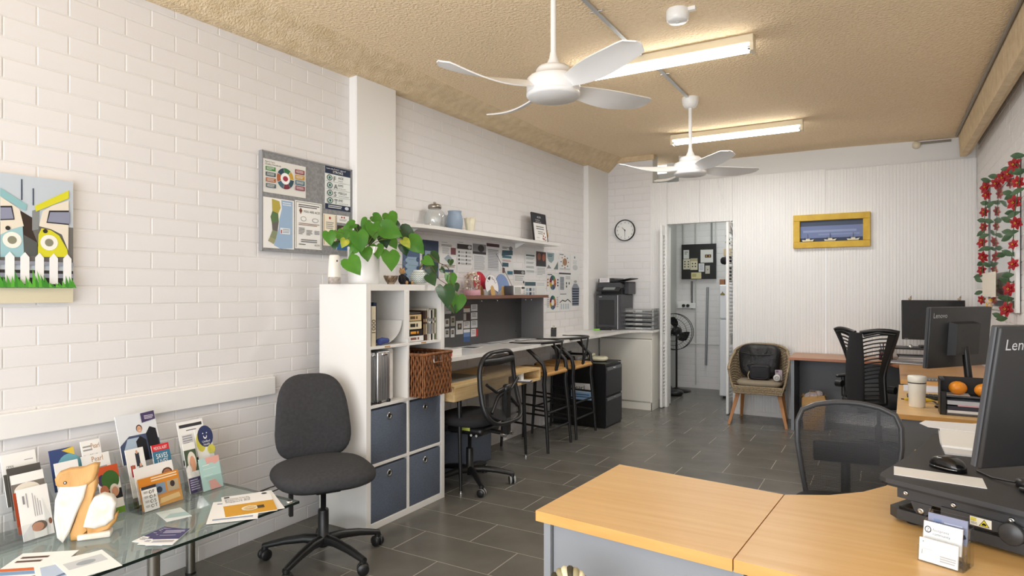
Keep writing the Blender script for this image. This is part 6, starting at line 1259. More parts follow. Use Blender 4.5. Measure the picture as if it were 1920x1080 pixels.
# bag and pouch, cup on the chair
ZS = .472
t = thing('black_backpack', 'large black quilted bag leaning in the wicker armchair', 'bag', (-1.17, 7.385, ZS), math.radians(2)); BN = mat('black_nylon', '19191b', .5, bump=(25, .6, .012))
m = M(); m.T = Matrix.Rotation(-.16, 4, 'X'); 
def bagf(x, y, z): return (x*1.12*(1+.06*math.sin(y*9)), z+.012*math.sin(x*30)*(y > 0), (y+.17)*1.1)
m.pad(sup(.38, .34, .5), .14, BN, 12, .35, .8, bagf); m.build('body', t)
m = M(); m.T = Matrix.Rotation(-.16, 4, 'X'); m.tube([(-.19, -.062, .27), (-.09, -.078, .25), (0, -.08, .245), (.10, -.078, .25), (.19, -.062, .27)], .006, BN, 6); m.build('seam_piping', t)
for x in (-.10, -.02, .07, .12): m = M(); m.T = Matrix.Rotation(-.16, 4, 'X'); m.tube([(x, -.068, .265), (x+.01, -.062, .31), (x+.005, -.03, .355)], .006, BN, 6); m.build('gather_fold', t)
t = thing('camera_pouch', 'small square black zip pouch in front of the big bag', 'pouch', (-1.145, 7.235, ZS), .15)
m = M(); m.rbox((-.108, -.035, 0), (.108, .045, .162), mat('black_canvas', '222226', .7), .035, 4); m.build('body', t)
m = M(); m.T = Matrix.Translation((0, -.037, .082)) @ Matrix.Rotation(PI/2, 4, 'X'); m.tube([(x, y, 0) for x, y in rrect(.17, .13, .035)], .0028, P('3c3c40'), 6, True); m.build('zip', t)
m = M(); m.tube([(-.09, 0, .10), (-.12, -.01, .15), (-.07, -.01, .175), (-.02, 0, .145)], .006, BLK, 6); m.build('strap', t); m = M(); m.tube([(-.10, -.02, .09), (-.115, -.03, .05), (-.11, -.03, .01)], .005, P('b8a47a'), 6); m.build('tassel', t)
t = thing('paper_roll', 'rolled white strap lying at the right of the armchair seat', 'roll', (-.965, 7.215, ZS+.036)); m = M(); m.T = Matrix.Rotation(PI/2, 4, 'X'); m.lathe([(.018, -.03), (.035, -.03), (.035, .03), (.018, .03)], P('d4d2ce'), n=24); m.tube([(.02*math.cos(a_*.5)*(1-.02*a_), .02*math.sin(a_*.5)*(1-.02*a_), .0305) for a_ in range(0, 26)], .0015, P('8a8a86'), 5); m.build('roll', t)
t = thing('phone_case', 'pale mauve phone standing behind the white roll', 'phone', (-.955, 7.275, ZS+.002), .2); m = M(); m.T = Matrix.Rotation(-.35, 4, 'X'); m.rbox((-.036, 0, 0), (.036, .010, .115), P('a79aa4'), .005, 2); m.build('body', t); m = M(); m.T = Matrix.Rotation(-.35, 4, 'X'); m.rbox((-.028, -.002, .085), (-.002, 0.001, .108), P('6a6068'), .003, 2); m.build('camera_bump', t)
# ================================================================== RIGHT-HAND DESKS
D2Z = .745
BROWN = wood('brown_desk_top', 'b98a66', 'a97a58', 2.2, .35, 0)
t = thing('corner_desk', 'brown topped desk with grey panels along the ribbed partition', 'desk', (0, 7.38, 0))
m = M(); m.prism([(-.838, -.315), (-.03, -.315), (.06, -.40), (.11, -.535), (.79, -.535), (.79, .295), (-.838, .295)], D2Z-.025, D2Z, BROWN, mat('brown_edge', 'b0714e', .4)); m.build('top', t)
m = M(); m.box((-.812, -.30, 0), (-.785, .285, D2Z-.0255), mat('desk_side', '4a4e54', .4)); m.box((-.813, -.303, 0), (-.784, -.30, D2Z-.0255), P('8a9096')); m.build('side_panel', t)
m = M(); m.box((-.784, .19, .14), (.78, .21, D2Z-.0255), GREYM); m.build('modesty_panel', t)
m = M(); m.box((.76, -.52, 0), (.785, .28, D2Z-.0255), GREYM); m.build('side_panel', t)
for z in (.62, .30): m = M(); m.cyl((-.784, .05, z), (-.780, .05, z), .007, BLK, n=10); m.build('screw_cap', t)
# paper bag
t = thing('paper_bag', 'brown paper bag with crumpled plastic under the partition desk', 'bag', (-.62, 7.24, 0), .1); KR = mat('kraft_paper', 'c79f68', .8, var=('ab8350', 6), bump=(14, .9, .012))
m = M(); rings = []
for z, sx_, sy_ in ((0, .095, .06), (.1, .105, .07), (.22, .11, .075), (.31, .115, .07), (.34, .112, .066)): rings.append([((x)*sx_*2+.006*math.sin(z*60+i), (y)*sy_*2+.005*math.cos(z*40+i*2), z+(.02*math.sin(i*1.7) if z > .3 else 0)) for i, (x, y) in enumerate(rrect(1, 1, .08, 3))])
m.ring(rings, KR, False); m.box((-.09, -.055, .001), (.09, .055, .004), KR); m.build('bag_body', t)
m = M(); m.ell((.0, 0, .33), (.09, .055, .055), mat('crumpled_film', 'd9cfd2', .25, bump=(30, 1, .03)), 12); m.ell((.05, .01, .36), (.045, .04, .04), MC['crumpled_film'], 10); m.build('crumpled_plastic', t)
for s in (-1, 1): m = M(); m.tube([(-.04, s*.066, .33), (-.03, s*.068, .39), (.03, s*.068, .39), (.04, s*.066, .33)], .003, KR, 6); m.build('handle', t)
# desks nearer the right wall
t = thing('side_desk', 'beech topped side desk with a raised level against the right wall', 'desk', (.43, 6.2, 0)); z = .755
m = M(); m.prism([(-.315, -.565), (.36, -.565), (.36, .62), (-.30, .62)], z-.03, z, wood('tan_desk_top', 'c79a68', 'ba8b58', 2.2, .35, 0), MC['beech_edge']); m.build('top', t)
for y in (-.53, .58): m = M(); m.box((-.27, y, 0), (.35, y+.025, z-.0305), GREYM); m.build('side_panel', t)
t = thing('front_desk', 'beech topped desk with grey panel holding the white tumbler', 'desk', (.43, 4.93, 0)); z = .72
m = M(); m.prism([(-.362, -.655), (.36, -.655), (.36, .69), (-.325, .69)], z-.028, z, BEECH, BEECHY); m.build('top', t)
m = M(); m.box((-.335, -.63, 0), (.35, -.60, z-.0285), GREYM); m.build('side_panel', t)
m = M(); m.box((-.30, .64, 0), (.35, .665, z-.0285), GREYM); m.build('side_panel', t)
ZF = .72
# slotted butterfly chair facing the partition desk
fc = thing('slotted_chair', 'black office chair with curved slotted back at the partition desk', 'chair', (-.03, 6.30, 0), math.radians(150))
star(fc, .32, .3, .42, 5, 0, .028)
m = M(); m.pad(sup(.50, .48, .6), .09, BLKF, 10, .28); o = m.build('seat', fc); o.location.z = .485
def wing(x, h): return .27+.10*abs(x)**1.2*-1.6*(1 if True else 0)+.06*((h-.8)/.3)**2
def wf(u, v, s):   # u 0 (spine) ..1 (edge), v 0 bottom ..1 top
    hh = .50+v*.58; half = .115+.085*abs(v*2-.75)**1.3*(1 if v > .37 else .7)+.02*v
    x = s*(.022+u*(half)); top = .025*math.sin(u*PI*.8)*v
    y = .275-.11*u**1.5+.05*((v-.55)*1.6)**2
    return Vector((x, y, hh+top))
for s in (-1, 1):
    m = M(); edge = [wf(0, 0, s)]+[wf(u/6, 0, s) for u in range(1, 7)]+[wf(1, k/14, s) for k in range(1, 15)]+[wf(1-u/6, 1, s) for u in range(1, 7)]
    m.tube([tuple(p) for p in edge], [.016]*len(edge), BLK, 8); m.build('wing_frame', fc)
    m = M(); g = [[tuple(wf(.78+.22*i/3, v/14, s)) for i in range(4)] for v in range(15)]; m.patch(g if s > 0 else [r[::-1] for r in g], BLK, True, .008); m.build('wing_edge', fc)
    first = None
    for k in range(17):
        v = .05+k*.054; m = M(); m.tube([tuple(wf(u/5, v+.05*(u/5-.2)*(1 if v > .3 else .3), s)) for u in range(0, 5)], .0095, BLK, 6, flat=.7); m.build('slat', fc)
    m = M(); m.tube([wf(.1, .95, s), wf(.5, .97, s), wf(.95, .96, s)], .022, BLK, 8, flat=.6); m.build('top_pad', fc)
    m = M(); m.bbox((s*.29-.02, -.12, .66), (s*.29+.02, .14, .685), BLK, .01); m.tube([(s*.29, .05, .66), (s*.28, .06, .50), (s*.2, .05, .44)], .018, BLK, 8); m.build('armrest', fc)
    m = M(); m.cyl((s*.20, .20, .62), (s*.255, .20, .62), .03, BLK, n=14); m.build('adjustment_knob', fc)
m = M(); g = []
for k in range(12): v = k/11; z = .46+v*.62; w = .07-.015*v+.02*math.sin(v*PI); y = .31+.03*math.sin(v*PI)+.05*((v-.5)*1.5)**2*.6; g.append([(w*math.cos(a_), y+.03*math.sin(a_), z) for a_ in [q*PI/5 for q in range(10)]])
m.ring(g, BLKF); m.build('spine_cover', fc)
m = M(); m.tube([(0, .08, .42), (0, .25, .42), (0, .30, .50)], .03, BLK, 8); m.build('back_bracket', fc)
# mesh chair behind the front desk, facing the camera
hc = thing('mesh_chair', 'black woven mesh chair tucked behind the corner of the near desk', 'chair', (-.105, 3.06, 0), math.radians(8))
star(hc, .32, .2, .42)
m = M(); m.pad(sup(.48, .46, .6), .08, BLKF, 10, .28); o = m.build('seat', hc); o.location.z = .48
def hb(x, h): return .25+.10*(h-.25)-.35*x*x*1.5
lp = [(-.175, 0), (-.195, .12), (-.212, .24), (-.212, .33), (-.19, .385), (-.13, .412), (-.06, .424), (0, .427), (.06, .424), (.13, .412), (.19, .385), (.212, .33), (.212, .24), (.195, .12), (.175, 0), (.12, -.02), (0, -.025), (-.12, -.02)]
m = M(); fr_ = []
for i in range(len(lp)):
    for q in (0, .5): x = lp[i][0]*(1-q)+lp[(i+1) % len(lp)][0]*q; h = lp[i][1]*(1-q)+lp[(i+1) % len(lp)][1]*q; fr_.append((x, hb(x, h), .485+h))
m.tube(fr_, .012, mat('frame_grey', '4a4b4e', .35), 10, True); m.build('back_frame', hc)
g = []
for j in range(15):
    h = -.02+j*.443/14; row = []
    hwid = min(.215+.0*h, .222) if h < .33 else .218*math.sqrt(max(0.02, 1-((h-.33)/.10)**2*.93))
    hwid = min(hwid, .210)
    if h < .24: hwid = .176+.14*h
    for i in range(13): x = (i/12-.5)*2*hwid; row.append((x, hb(x, h)-.002, .485+min(h, .424)))
    g.append(row)
m = M(); m.patch(g, meshmat('open_mesh', '39393b', 200, .34, (1.25, 0, .8))); m.build('mesh_panel', hc)
m = M(); m.rbox((-.14, .30, .62), (.14, .325, .72), BLK, .01); m.tube([(0, .1, .43), (0, .33, .45), (0, .325, .66)], .02, BLK, 8); m.build('lumbar_bar', hc)
# ---- near corner desk
ZD = .72
t = thing('near_desk', 'large beech corner desk in the foreground with grey panels', 'desk', (0, 2.0, 0))
def OT(ps): return [(x, y-2.0) for x, y in ps]
A, B, C, D = (-.968, 1.809), (-.3435, 1.743), (-.2975, 2.387), (-.929, 2.462)
m = M(); m.prism(OT([A, B, C, D]), ZD-.033, ZD, BEECH, BEECHY); m.build('return_top', t)
dx = .0035
m = M(); m.prism(OT([(B[0]+dx, B[1]), (.79, 1.624), (.79, 3.36), (.125, 3.36), (.095, 3.1), (.060, 2.85), (.01, 2.68), (-.06, 2.56), (-.16, 2.46), (C[0]+dx, C[1])]), ZD-.033, ZD, BEECH, BEECHY); m.build('corner_top', t)
def slabxy(p, q, th, z0, z1, mt, nm):
    p = Vector((p[0], p[1]-2.0)); q = Vector((q[0], q[1]-2.0)); d = (q-p).normalized(); n = Vector((-d.y, d.x))*th; m = M(); m.prism([tuple(p), tuple(q), tuple(q+n), tuple(p+n)], z0, z1, mt); return m.build(nm, t)
slabxy((-.945, 1.822), (-.92, 1.819), .62, 0, ZD-.034, GREYP, 'side_panel')
slabxy((-.915, 1.833), (-.345, 1.773), .018, .08, ZD-.034, GREYP, 'modesty_panel')
slabxy((-.343, 1.757), (-.317, 1.754), .5, 0, ZD-.034, GREYP, 'side_panel')
slabxy((-.310, 1.768), (.78, 1.655), .018, .08, ZD-.034, GREYP, 'modesty_panel')
slabxy((.10, 3.33), (.78, 3.33), .02, 0, ZD-.034, GREYM, 'side_panel')
# rope basket in front of it
t = thing('rope_basket', 'basket with a thick twisted rope handle in front of the near desk', 'basket', (-.755, 1.62, 0)); RP = mat('striped_rope', 'b5ad8c', .7, var=('3a3426', 60))
n = 26
for s in (0, 1, 2):
    pts = []
    for k in range(61):
        u = k/60*PI; r = .085; c = Vector((-.0+r*math.cos(u)*.85, 0, .498+.135*math.sin(u))); a_ = k*.55+s*2.1; nd = Vector((math.cos(u), 0, math.sin(u))); pts.append(c+nd*.014*math.cos(a_)+Vector((0, .014*math.sin(a_), 0)))
    m = M(); m.tube(pts, .011, (P('d8cfae'), P('3c3626'), P('9a9070'))[s], 8); m.build('rope_strand', t)
m = M(); pts = []
for k in range(24*22): a_ = k/24*2*PI; zz_ = .012+k/24*.0215; rr = .13*(1-.12*(zz_/.47)**2)*.75; pts.append((rr*math.cos(a_), rr*math.sin(a_)*.85, zz_))
m.tube(pts, .0115, RP, 6); m.build('coiled_wall', t); m = M(); m.lathe([(.001, .0), (.09, 0), (.09, .01), (.001, .012)], RP, n=20); m.build('bottom', t)
# ---- desk riser
Rz = thing('desk_riser', 'black sit-stand desk riser on the near corner desk', 'monitor riser', (.35, 2.4, ZD)); ro = Rz.location
RB = mat('riser_black', '2b2b2d', .5, bump=(300, .15, .001)); RG2 = mat('riser_metal', '37383a', .38)
Q = lambda ps: [(x-ro.x, y-ro.y) for x, y in ps]
ZT2 = .855-ZD
top = [(-.008, 2.285), (.008, 2.262), (.06, 2.236), (.30, 2.108), (.66, 1.92), (.775, 1.88), (.785, 3.05), (.185, 3.07), (.165, 3.0), (.125, 2.80), (.075, 2.60), (.03, 2.44), (-.004, 2.325)]
m = M(); m.prism(Q(top), ZT2-.014, ZT2, RB, RG2); m.build('platform', Rz)
cen = (.35, 2.45)
m = M(); m.prism([(cen[0]+(x-cen[0])*.985-ro.x, cen[1]+(y-cen[1])*.985-ro.y) for x, y in top], ZT2-.022, ZT2-.0145, BLK); m.build('edge_trim', Rz)
fd = Vector((.884, -.468)); gd = Vector((.468, .884)); P0 = Vector((.02, 2.285))
def rr(u, v): p = P0+fd*u+gd*v; return (p.x-ro.x, p.y-ro.y)
m = M(); m.prism([rr(.015, .012), rr(.78, .012), rr(.78, .03), rr(.015, .03)], ZT2-.060, ZT2-.0225, RG2); m.build('side_rail', Rz)
for u in (.04, .17, .31): 
    m = M(); a = rr(u, .0115); m.T = frame((a[0], a[1], ZT2-.042), (fd.x, fd.y, 0), (0, 0, 1), (-gd.x*1, -gd.y*1, 0)); m.lathe([(.008, 0), (.007, .003), (.003, .0035), (.001, .002)], STEEL, n=14); m.build('screw', Rz)
# tray base on the desk: follows the same direction
def base_o(u, v): return rr(u, v)
bp = [rr(.02-.03, .05), rr(-.01, .02), rr(.02, .0), rr(.78, .0), rr(.78, .28), rr(.05, .28), rr(-.01, .14)]
m = M(); m.prism(bp, .012, .042, RG2, RG2); m.build('base', Rz)
for u, v in ((.05, .04), (.5, .04), (.06, .22)): a = rr(u, v); m = M(); m.lathe([(.02, 0), (.022, .012)], BLK, (a[0], a[1], 0), 16); m.build('foot', Rz)
m = M(); p_ = [rr(.02, .012), rr(.76, .012), rr(.76, .25), rr(.06, .25)]; m.prism(p_, .0425, .050, BLKG); m.build('lower_tray', Rz)
for u in (.055,):
    m = M(); a = rr(u, .008); m.T = frame((a[0], a[1], 0), (fd.x, fd.y, 0), (0, 0, 1), (-gd.x*-1, -gd.y*-1, 0)) if False else frame((a[0], a[1], 0), (fd.x, fd.y, 0), (0, 0, 1), (fd.y, -fd.x, 0)); m.prism([(0, ZT2-.060), (.060, ZT2-.060), (.052, ZT2-.085), (.036, ZT2-.100), (.024, ZT2-.100), (.010, ZT2-.085)], -.004, 0, RG2); m.build('bracket', Rz)
    m = M(); m.T = frame((a[0], a[1], 0), (fd.x, fd.y, 0), (0, 0, 1), (fd.y, -fd.x, 0)) @ Matrix.Translation((.030, ZT2-.083, 0)); m.lathe([(.010, 0), (.010, .004), (.006, .005), (.001, .004)], STEEL, n=18); m.build('pivot_bolt', Rz)
m = M(); a = rr(.09, .05); b = rr(.6, .05); m.tube([(a[0], a[1], .085), (b[0], b[1], .050)], .012, RG2, 6); a = rr(.09, .2); b = rr(.6, .2); m.tube([(a[0], a[1], .085), (b[0], b[1], .050)], .012, RG2, 6); m.build('lift_arm', Rz)
a = rr(.16, .004); m = M(); m.prism([rr(.14, .004), rr(.46, .004), rr(.46, .012), rr(.14, .012)], .052, .082, RG2); m.build('cross_bar', Rz)
u0 = Vector((fd.x, fd.y, 0)); nn = Vector((fd.y, -fd.x, 0))
lab = sheet([('r', 0, 0, 1, 1, 'e8e6d8'), ('r', .02, .5, .3, .9, 'd8cc50'), ('l', .05, .4, .35, 2, .15, '8a8a80'), ('p', [(.42, .1), (.92, .1), (.67, .92)], '1c1c1c'), ('p', [(.47, .16), (.87, .16), (.67, .82)], 'e0cf2c'), ('r', .57, .25, .77, .42, '1c1c1c'), ('p', [(.56, .42), (.67, .55), (.78, .42)], '1c1c1c')], .052, .024, 'e8e6d8', .0004)
o = lab.build('warning_label', Rz); a = rr(.215, .0035); o.matrix_basis = frame((a[0], a[1], .055), u0, (0, 0, 1), nn)
m = M(); a = rr(.315, .0); m.T = frame((a[0], a[1], .060), u0, (0, 0, 1), nn); m.lathe([(.030, -.004), (.030, .006), (.027, .009), (.001, .010)], RG2, n=28); m.build('round_knob', Rz)
# ---- monitor on the riser
def monitor(name, label, bl, d, w, h, lean, back=True, thick=.045, logo=True, basez=None, stand=True):
    """bl bottom-left (as seen from the camera) of the outer back face"""
    u = Vector((d[0], d[1], 0)).normalized(); nb = Vector((u.y, -u.x, 0)); l = math.radians(lean)
    v = (Vector((0, 0, 1))*math.cos(l)+nb*math.sin(l)*(1 if back else -1)*1).normalized(); n = u.cross(v)
    bl = Vector(bl); t = thing(name, label, 'monitor', (bl+u*w/2).to_tuple()[:2]+(basez,)); off = bl-t.location
    F = frame(off, u, v, n); MB = mat('monitor_shell', '2f3032', .42, bump=(400, .1, .0005))
    m = M(); m.T = F; m.rbox((0, 0, -thick*.45), (w, h, 0), MB, .006, 2); m.build('rear_shell', t) if back else None
    if back:
        m = M(); m.T = F; m.bbox((.0, .0, -thick), (w, h, -thick*.46), mat('bezel_side', '4a4c50', .35), .003); m.build('bezel', t)
        m = M(); m.T = F; m.box((.006, .006, -thick-.0008), (w-.006, h-.006, -thick-.0002), BLKG); m.build('screen', t)
        cx, cy, bw, bh = w*.5, h*.48, .115, .10; rg = []
        for s, z in ((1.0, 0), (.92, .045)): rg.append([(cx+a_*bw*s, cy+b_*bh*s, z) for a_, b_ in ((-1, -1), (1, -1), (1, 1), (-1, 1))])
        m = M(); m.T = F; m.ring(rg, MB, True, False); m.build('mount_box', t)
        for a_ in (-1, 1):
            for b_ in (-1, 1): m = M(); m.T = F @ Matrix.Translation((cx+a_*.05, cy+b_*.05, .045)); m.lathe([(.005, 0), (.004, .0005), (.001, .0006)], BLK, n=10); m.build('screw', t)
        if logo:
            vs, fs, tw, th = txt('Lenovo'); s = .042; m = M(); m.T = F; m.add([(.024+x*s, h-.062+y*s, .0006) for x, y in vs], fs, P('c4c6c8')); m.build('logo', t)
    else:
        m = M(); m.T = F; m.rbox((0, 0, -.03), (w, h, 0), MB, .004, 2); m.build('shell', t)
        m = M(); m.T = F; m.box((.007, .018, .0002), (w-.007, h-.007, .001), mat('dark_screen', '1c1b1c', .25)); m.build('screen', t)
        m = M(); m.T = F; m.box((.02, .006, .0004), (.05, .010, .0012), P('9a9a9c')); m.build('badge', t)
    if stand:
        zc = -(t.location.z)+0
        p = off+u*w/2+v*h*.35+n*(.03 if back else -.06); q = Vector((p.x, p.y, 0))+(nb*.0 if back else -nb*.0)
        m = M(); m.tube([p, p*.5+Vector((p.x, p.y, 0))*.5+nb*(.02 if back else -.02), (q.x, q.y, .012)], [.024, .026, .03], BLK, 12, flat=.8); m.build('stand_neck', t)
        m = M(); m.T = frame((q.x, q.y, 0), u, nb*-1, (0, 0, 1)); m.rbox((-.10, -.05, 0), (.10, .12, .014), BLK, .006, 2); m.build('stand_foot', t)
    return t
ux = Vector((.74, .67, 0)).normalized()
monitor('monitor', 'dark monitor seen from behind, nearest, half out of the frame at right', ap(1836.5, 881, Vector((.215, 2.10, .95)), Vector((.67, -.74, 0))), (.74, .67), .615, .392, 9, True, .03, True, .8555)
monitor('monitor', 'dark monitor seen from behind above the two oranges', (.225, 4.43, .972), (.598, .801), .565, .36, 4, True, .03, True, .7205)
monitor('monitor', 'black monitor facing the room in front of the ribbed partition', (.165, 7.30, .955), (1, .10), .52, .385, 6, False, .03, False, .8775)
# things on the riser
ZR = ZD+ZT2
def strip(name, ps, z, th, mt, label, cat, its=None):
    a = [az(x, y, z) for x, y in ps]; c = sum(a, Vector())/len(a); m = M(); m.prism([(p.x-c.x, p.y-c.y) for p in a], 0, th, mt); return tag(m.build(name, loc=(c.x, c.y, z)), label, cat)
strip('paper_strip', [(1676, 875), (1676, 890), (1851, 917), (1842, 898)], ZR+.0005, .002, PAPER, 'long white strip of paper along the front edge of the riser', 'paper')
strip('document_stack', [(1759, 806), (1762, 830), (1772, 852), (1830, 858), (1845, 800)], ZR+.0005, .006, P('d8d9da'), 'bottom document of the pile left of the near monitor', 'paper')
strip('document_stack', [(1761, 800), (1766, 838), (1830, 846), (1845, 797)], ZR+.007, .008, PAPER, 'middle white document of the pile left of the near monitor', 'paper')
strip('document_stack', [(1724, 794), (1740, 801), (1832, 812), (1834, 796), (1735, 789)], ZR+.0155, .002, P('e9e9ea'), 'thin typed sheet sticking out above the white documents', 'paper')
c = az(1777, 871, ZR+.015); t = thing('computer_mouse', 'black and silver computer mouse on the riser', 'mouse', (c.x, c.y, ZR), math.radians(-42))
m = M(); m.pad(sup(.112, .066, .8), .074, BLKG, 10, .35, .8, lambda x, y, z: (x, y, max(0, z)*(1-.25*abs(x/.05)**2)+.004 if z > 0 else .001)); m.build('shell', t)
m = M(); m.tube([(x*1.0, y*1.0, .0085) for x, y in sup(.106, .063, .8, 30)], .0022, STEEL, 6, True); m.build('silver_band', t); m = M(); m.cyl((.028, -.004, .018), (.028, .004, .018), .007, P('77787a'), n=10); m.build('scroll_wheel', t)
c = az(1912, 912, ZR); t = thing('webcam_base', 'black round cable puck at the right end of the riser', 'device', (c.x+.02, c.y, ZR)); m = M(); m.lathe([(.001, 0), (.03, 0), (.03, .018), (.022, .024), (.001, .025)], BLK, n=24); m.build('body', t); m = M(); m.tube([(-.03, 0, .01), (-.08, .05, .004), (-.11, .12, .004)], .003, BLK, 6); m.build('cable', t)
# card holder
a = az(1720, 1050, ZD); b = az(1806, 1076, ZD); ud = (b-a); wd = ud.length; ud.normalize(); nd = Vector((-ud.y, ud.x, 0)); t = thing('card_holder', 'clear stepped holder of business cards on the near desk', 'card holder', (a.x, a.y, ZD))
for d, z, h in ((0, 0, .040), (.026, .02, .068), (.05, .038, .098)):
    m = M(); m.T = frame(nd*d+Vector((0, 0, 0)), ud, nd, (0, 0, 1)); m.box((0, 0, .0), (wd, .002, h), ACR); m.box((0, 0, 0), (.002, .026, h), ACR); m.box((wd-.002, 0, 0), (wd, .026, h), ACR); m.box((0, 0, .0), (wd, .026, .002), ACR); m.build('pocket', t)
m = M(); m.T = frame(nd*.076, ud, nd, (0, 0, 1)); m.box((0, 0, 0), (wd, .002, .12), ACR); m.build('back_plate', t)
def card(d, z, w, h, its, lb, base='f3f3f3', x0=.003, tilt=.12, n=6):
    v = (Vector((0, 0, 1))+nd*tilt).normalized(); o = Vector((a.x, a.y, ZD))+nd*d+ud*x0+Vector((0, 0, z)); return put('business_cards', sheet(its, w, h, base, .006), o, ud, v, lb, 'business cards')
card(.006, .003, .088, .058, [('l', .1, .55, .45, 1, .04, 'c8c8cc'), ('c', .1, .85, (.02, .035), '8f9094'), ('l', .55, .4, .95, 3, .1, 'b4b5ba'), ('r', .08, .3, .09, .5, '77787c')], 'front stack of white business cards in the clear holder')
card(.031, .030, .088, .068, [('c', .12, .70, (.09, .13), '2c2c2e'), ('c', .12, .70, (.065, .095), 'f3f3f3'), ('t', .09, .62, .14, 'Z', .06, '2c2c2e'), ('t', .25, .68, .10, 'footprints', .42, '66686e'), ('t', .25, .54, .10, 'community', .46, '66686e'), ('c', .4, .12, (.07, .1), '6a9ad0')], 'middle stack of footprints community cards in the clear holder', tilt=.16)
card(.056, .052, .090, .064, [('c', .24, .62, (.07, .10), 'd8e0ee'), ('c', .24, .67, (.05, .08), '6f7fa4'), ('r', .15, .66, .35, .80, '6f7fa4'), ('l', .42, .74, .9, 2, .13, 'b4bcd4'), ('p', [(.86, .2), (.98, .3), (.94, .45), (.8, .3)], '2a2c34')], 'rear blue business cards in the clear holder', '868ca4', .006, .10)
# ---- on the front desk
c = az(1720, 764, ZF); t = thing('travel_tumbler', 'cream insulated tumbler with a dark band on the front desk', 'cup', (.181, 4.60, ZF)); TC = mat('cream_enamel', 'f0ede2', .3)
m = M(); m.lathe([(.001, 0), (.041, 0), (.043, .004), (.048, .145)], TC, n=36); m.build('body', t); m = M(); m.lathe([(.0485, .145), (.0485, .151)], BLK, n=36, cap=False); m.build('band', t); m = M(); m.lathe([(.048, .151), (.050, .155), (.050, .186), (.046, .19), (.001, .19)], TC, n=36); m.build('lid', t)
t = thing('banana', 'small ripe banana lying behind the cream tumbler', 'fruit', (.20, 4.78, ZF+.016), .1); m = M(); pts = [(-.085+.017*k, .025*math.sin(k/10*PI), 0) for k in range(11)]; m.tube(pts, [.004, .009, .013, .015, .016, .016, .016, .015, .012, .008, .004], mat('banana_skin', 'e0c23c', .5, var=('c9a428', 20)), 8); m.build('skin', t); m = M(); m.tube([(-.083, 0, 0), (-.098, -.006, .002)], .004, P('4a3a20'), 6); m.build('stem', t)
t = thing('key_bunch', 'small bunch of brown keys behind the cream tumbler', 'keys', (.285, 4.74, ZF+.004)); 
for k in range(3): m = M(); m.T = Matrix.Translation((0, 0, .004*k)) @ Matrix.Rotation(k*.9, 4, 'Z'); m.rbox((0, -.008, -.001), (.05, .008, .003), P(('4a3a2c', '8a7a5a', '2c2c2c')[k]), .002, 1); m.build('key', t)
strip('paper_pad', [(1694, 722), (1694, 733), (1762, 737), (1760, 724)], ZF+.0005, .004, P('dcdce4'), 'pale blue-white paper pad behind the tumbler', 'paper')
x0 = .287; t = thing('desk_tray', 'black two-level desk tray holding papers and oranges', 'letter tray', (x0, 4.385, ZF)); w = .33; dp_ = .15
m = M(); m.bbox((0, -.005, 0), (.028, .02, .135), BLK, .004); m.build('front_post', t)
m = M(); m.box((-.003, .0, 0), (.001, dp_, .20), BLK); m.box((-.003, .01, .195), (.02, dp_, .205), BLK); m.build('side_frame', t)
for z in (.003, .105): m = M(); m.box((.0, 0, z), (w, dp_, z+.003), BLK); m.box((.028, -.002, z), (w, .002, z+.010), mat('tray_lip', '55565a', .4)); m.build('shelf', t)
m = M(); m.box((.002, dp_-.004, .0), (w, dp_, .205), BLK); m.build('back_panel', t)
for k, (col, z, h) in enumerate((('ececec', .0065, .022), ('3a3c48', .029, .024), ('e0a8b4', .0535, .007), ('c4cad4', .061, .022))):
    m = M(); m.box((.032+.05*(k == 2), .004, z), (w-.01, dp_-.02, z+h), P(col)); tag(m.build('folder', loc=(x0, 4.385, ZF)), ('white paper ream', 'dark folder', 'pink folder', 'pale grey papers')[k]+' inside the black desk tray', 'folder')
m = M(); m.box((.03, .01, .1085), (.14, .12, .1145), PAPER); tag(m.build('note_pad', loc=(x0, 4.385, ZF)), 'small white note pad under the left orange', 'note pad')
ORG = mat('orange_peel', 'f09a2a', .4, bump=(180, .4, .002), var=('e88a1c', 8))
for px, lb, dz in ((1796, 'left orange on the black desk tray', .1147), (1845, 'right orange on the black desk tray, beside the near monitor', .1087)):
    r = .042; c = ay(px, 719, 4.43); t = thing('orange', lb, 'fruit', (c.x, 4.435, ZF+dz)); m = M(); m.ell((0, 0, r*.9), (r*1.08, r*1.08, r*.9), ORG, 20); m.build('peel', t); m = M(); m.lathe([(.005, r*1.79), (.003, r*1.83), (.001, r*1.83)], P('5a6a2a'), n=8); m.build('stem_button', t)
t = thing('desk_fan_tray', 'flat black keyboard rest behind the desk tray', 'keyboard', (.33, 4.98, ZF)); m = M(); m.rbox((-.19, -.06, 0), (.16, .07, .02), BLK, .008, 2); m.build('body', t)
for r_ in range(4):
    for k in range(12): m = M(); m.box((-.175+k*.027, -.048+r_*.028, .020), (-.153+k*.027, -.026+r_*.028, .024), P('3a3b3e')); m.build('key', t)
# papers and objects on the side desk
t = thing('spiral_planner', 'patterned grey planner propped by the monitor foot', 'planner', (.335, 5.72, .7555), .2); m = M(); m.T = Matrix.Rotation(.0, 4, 'X'); m.prism([(-.08, 0), (.08, 0), (.07, .10)], -.004, .004, P('8b8f92')); m.T = Matrix.Identity(4)
m = M(); m.box((-.08, -.06, 0), (.08, .06, .012), P('77797c')); m.build('cover', t); 
for k in range(7): m = M(); m.tube([(-.07+.022*k, -.06, .006), (-.07+.022*k, -.066, .012), (-.07+.022*k, -.06, .016)], .0015, P('d8d8d8'), 5); m.build('ring', t)
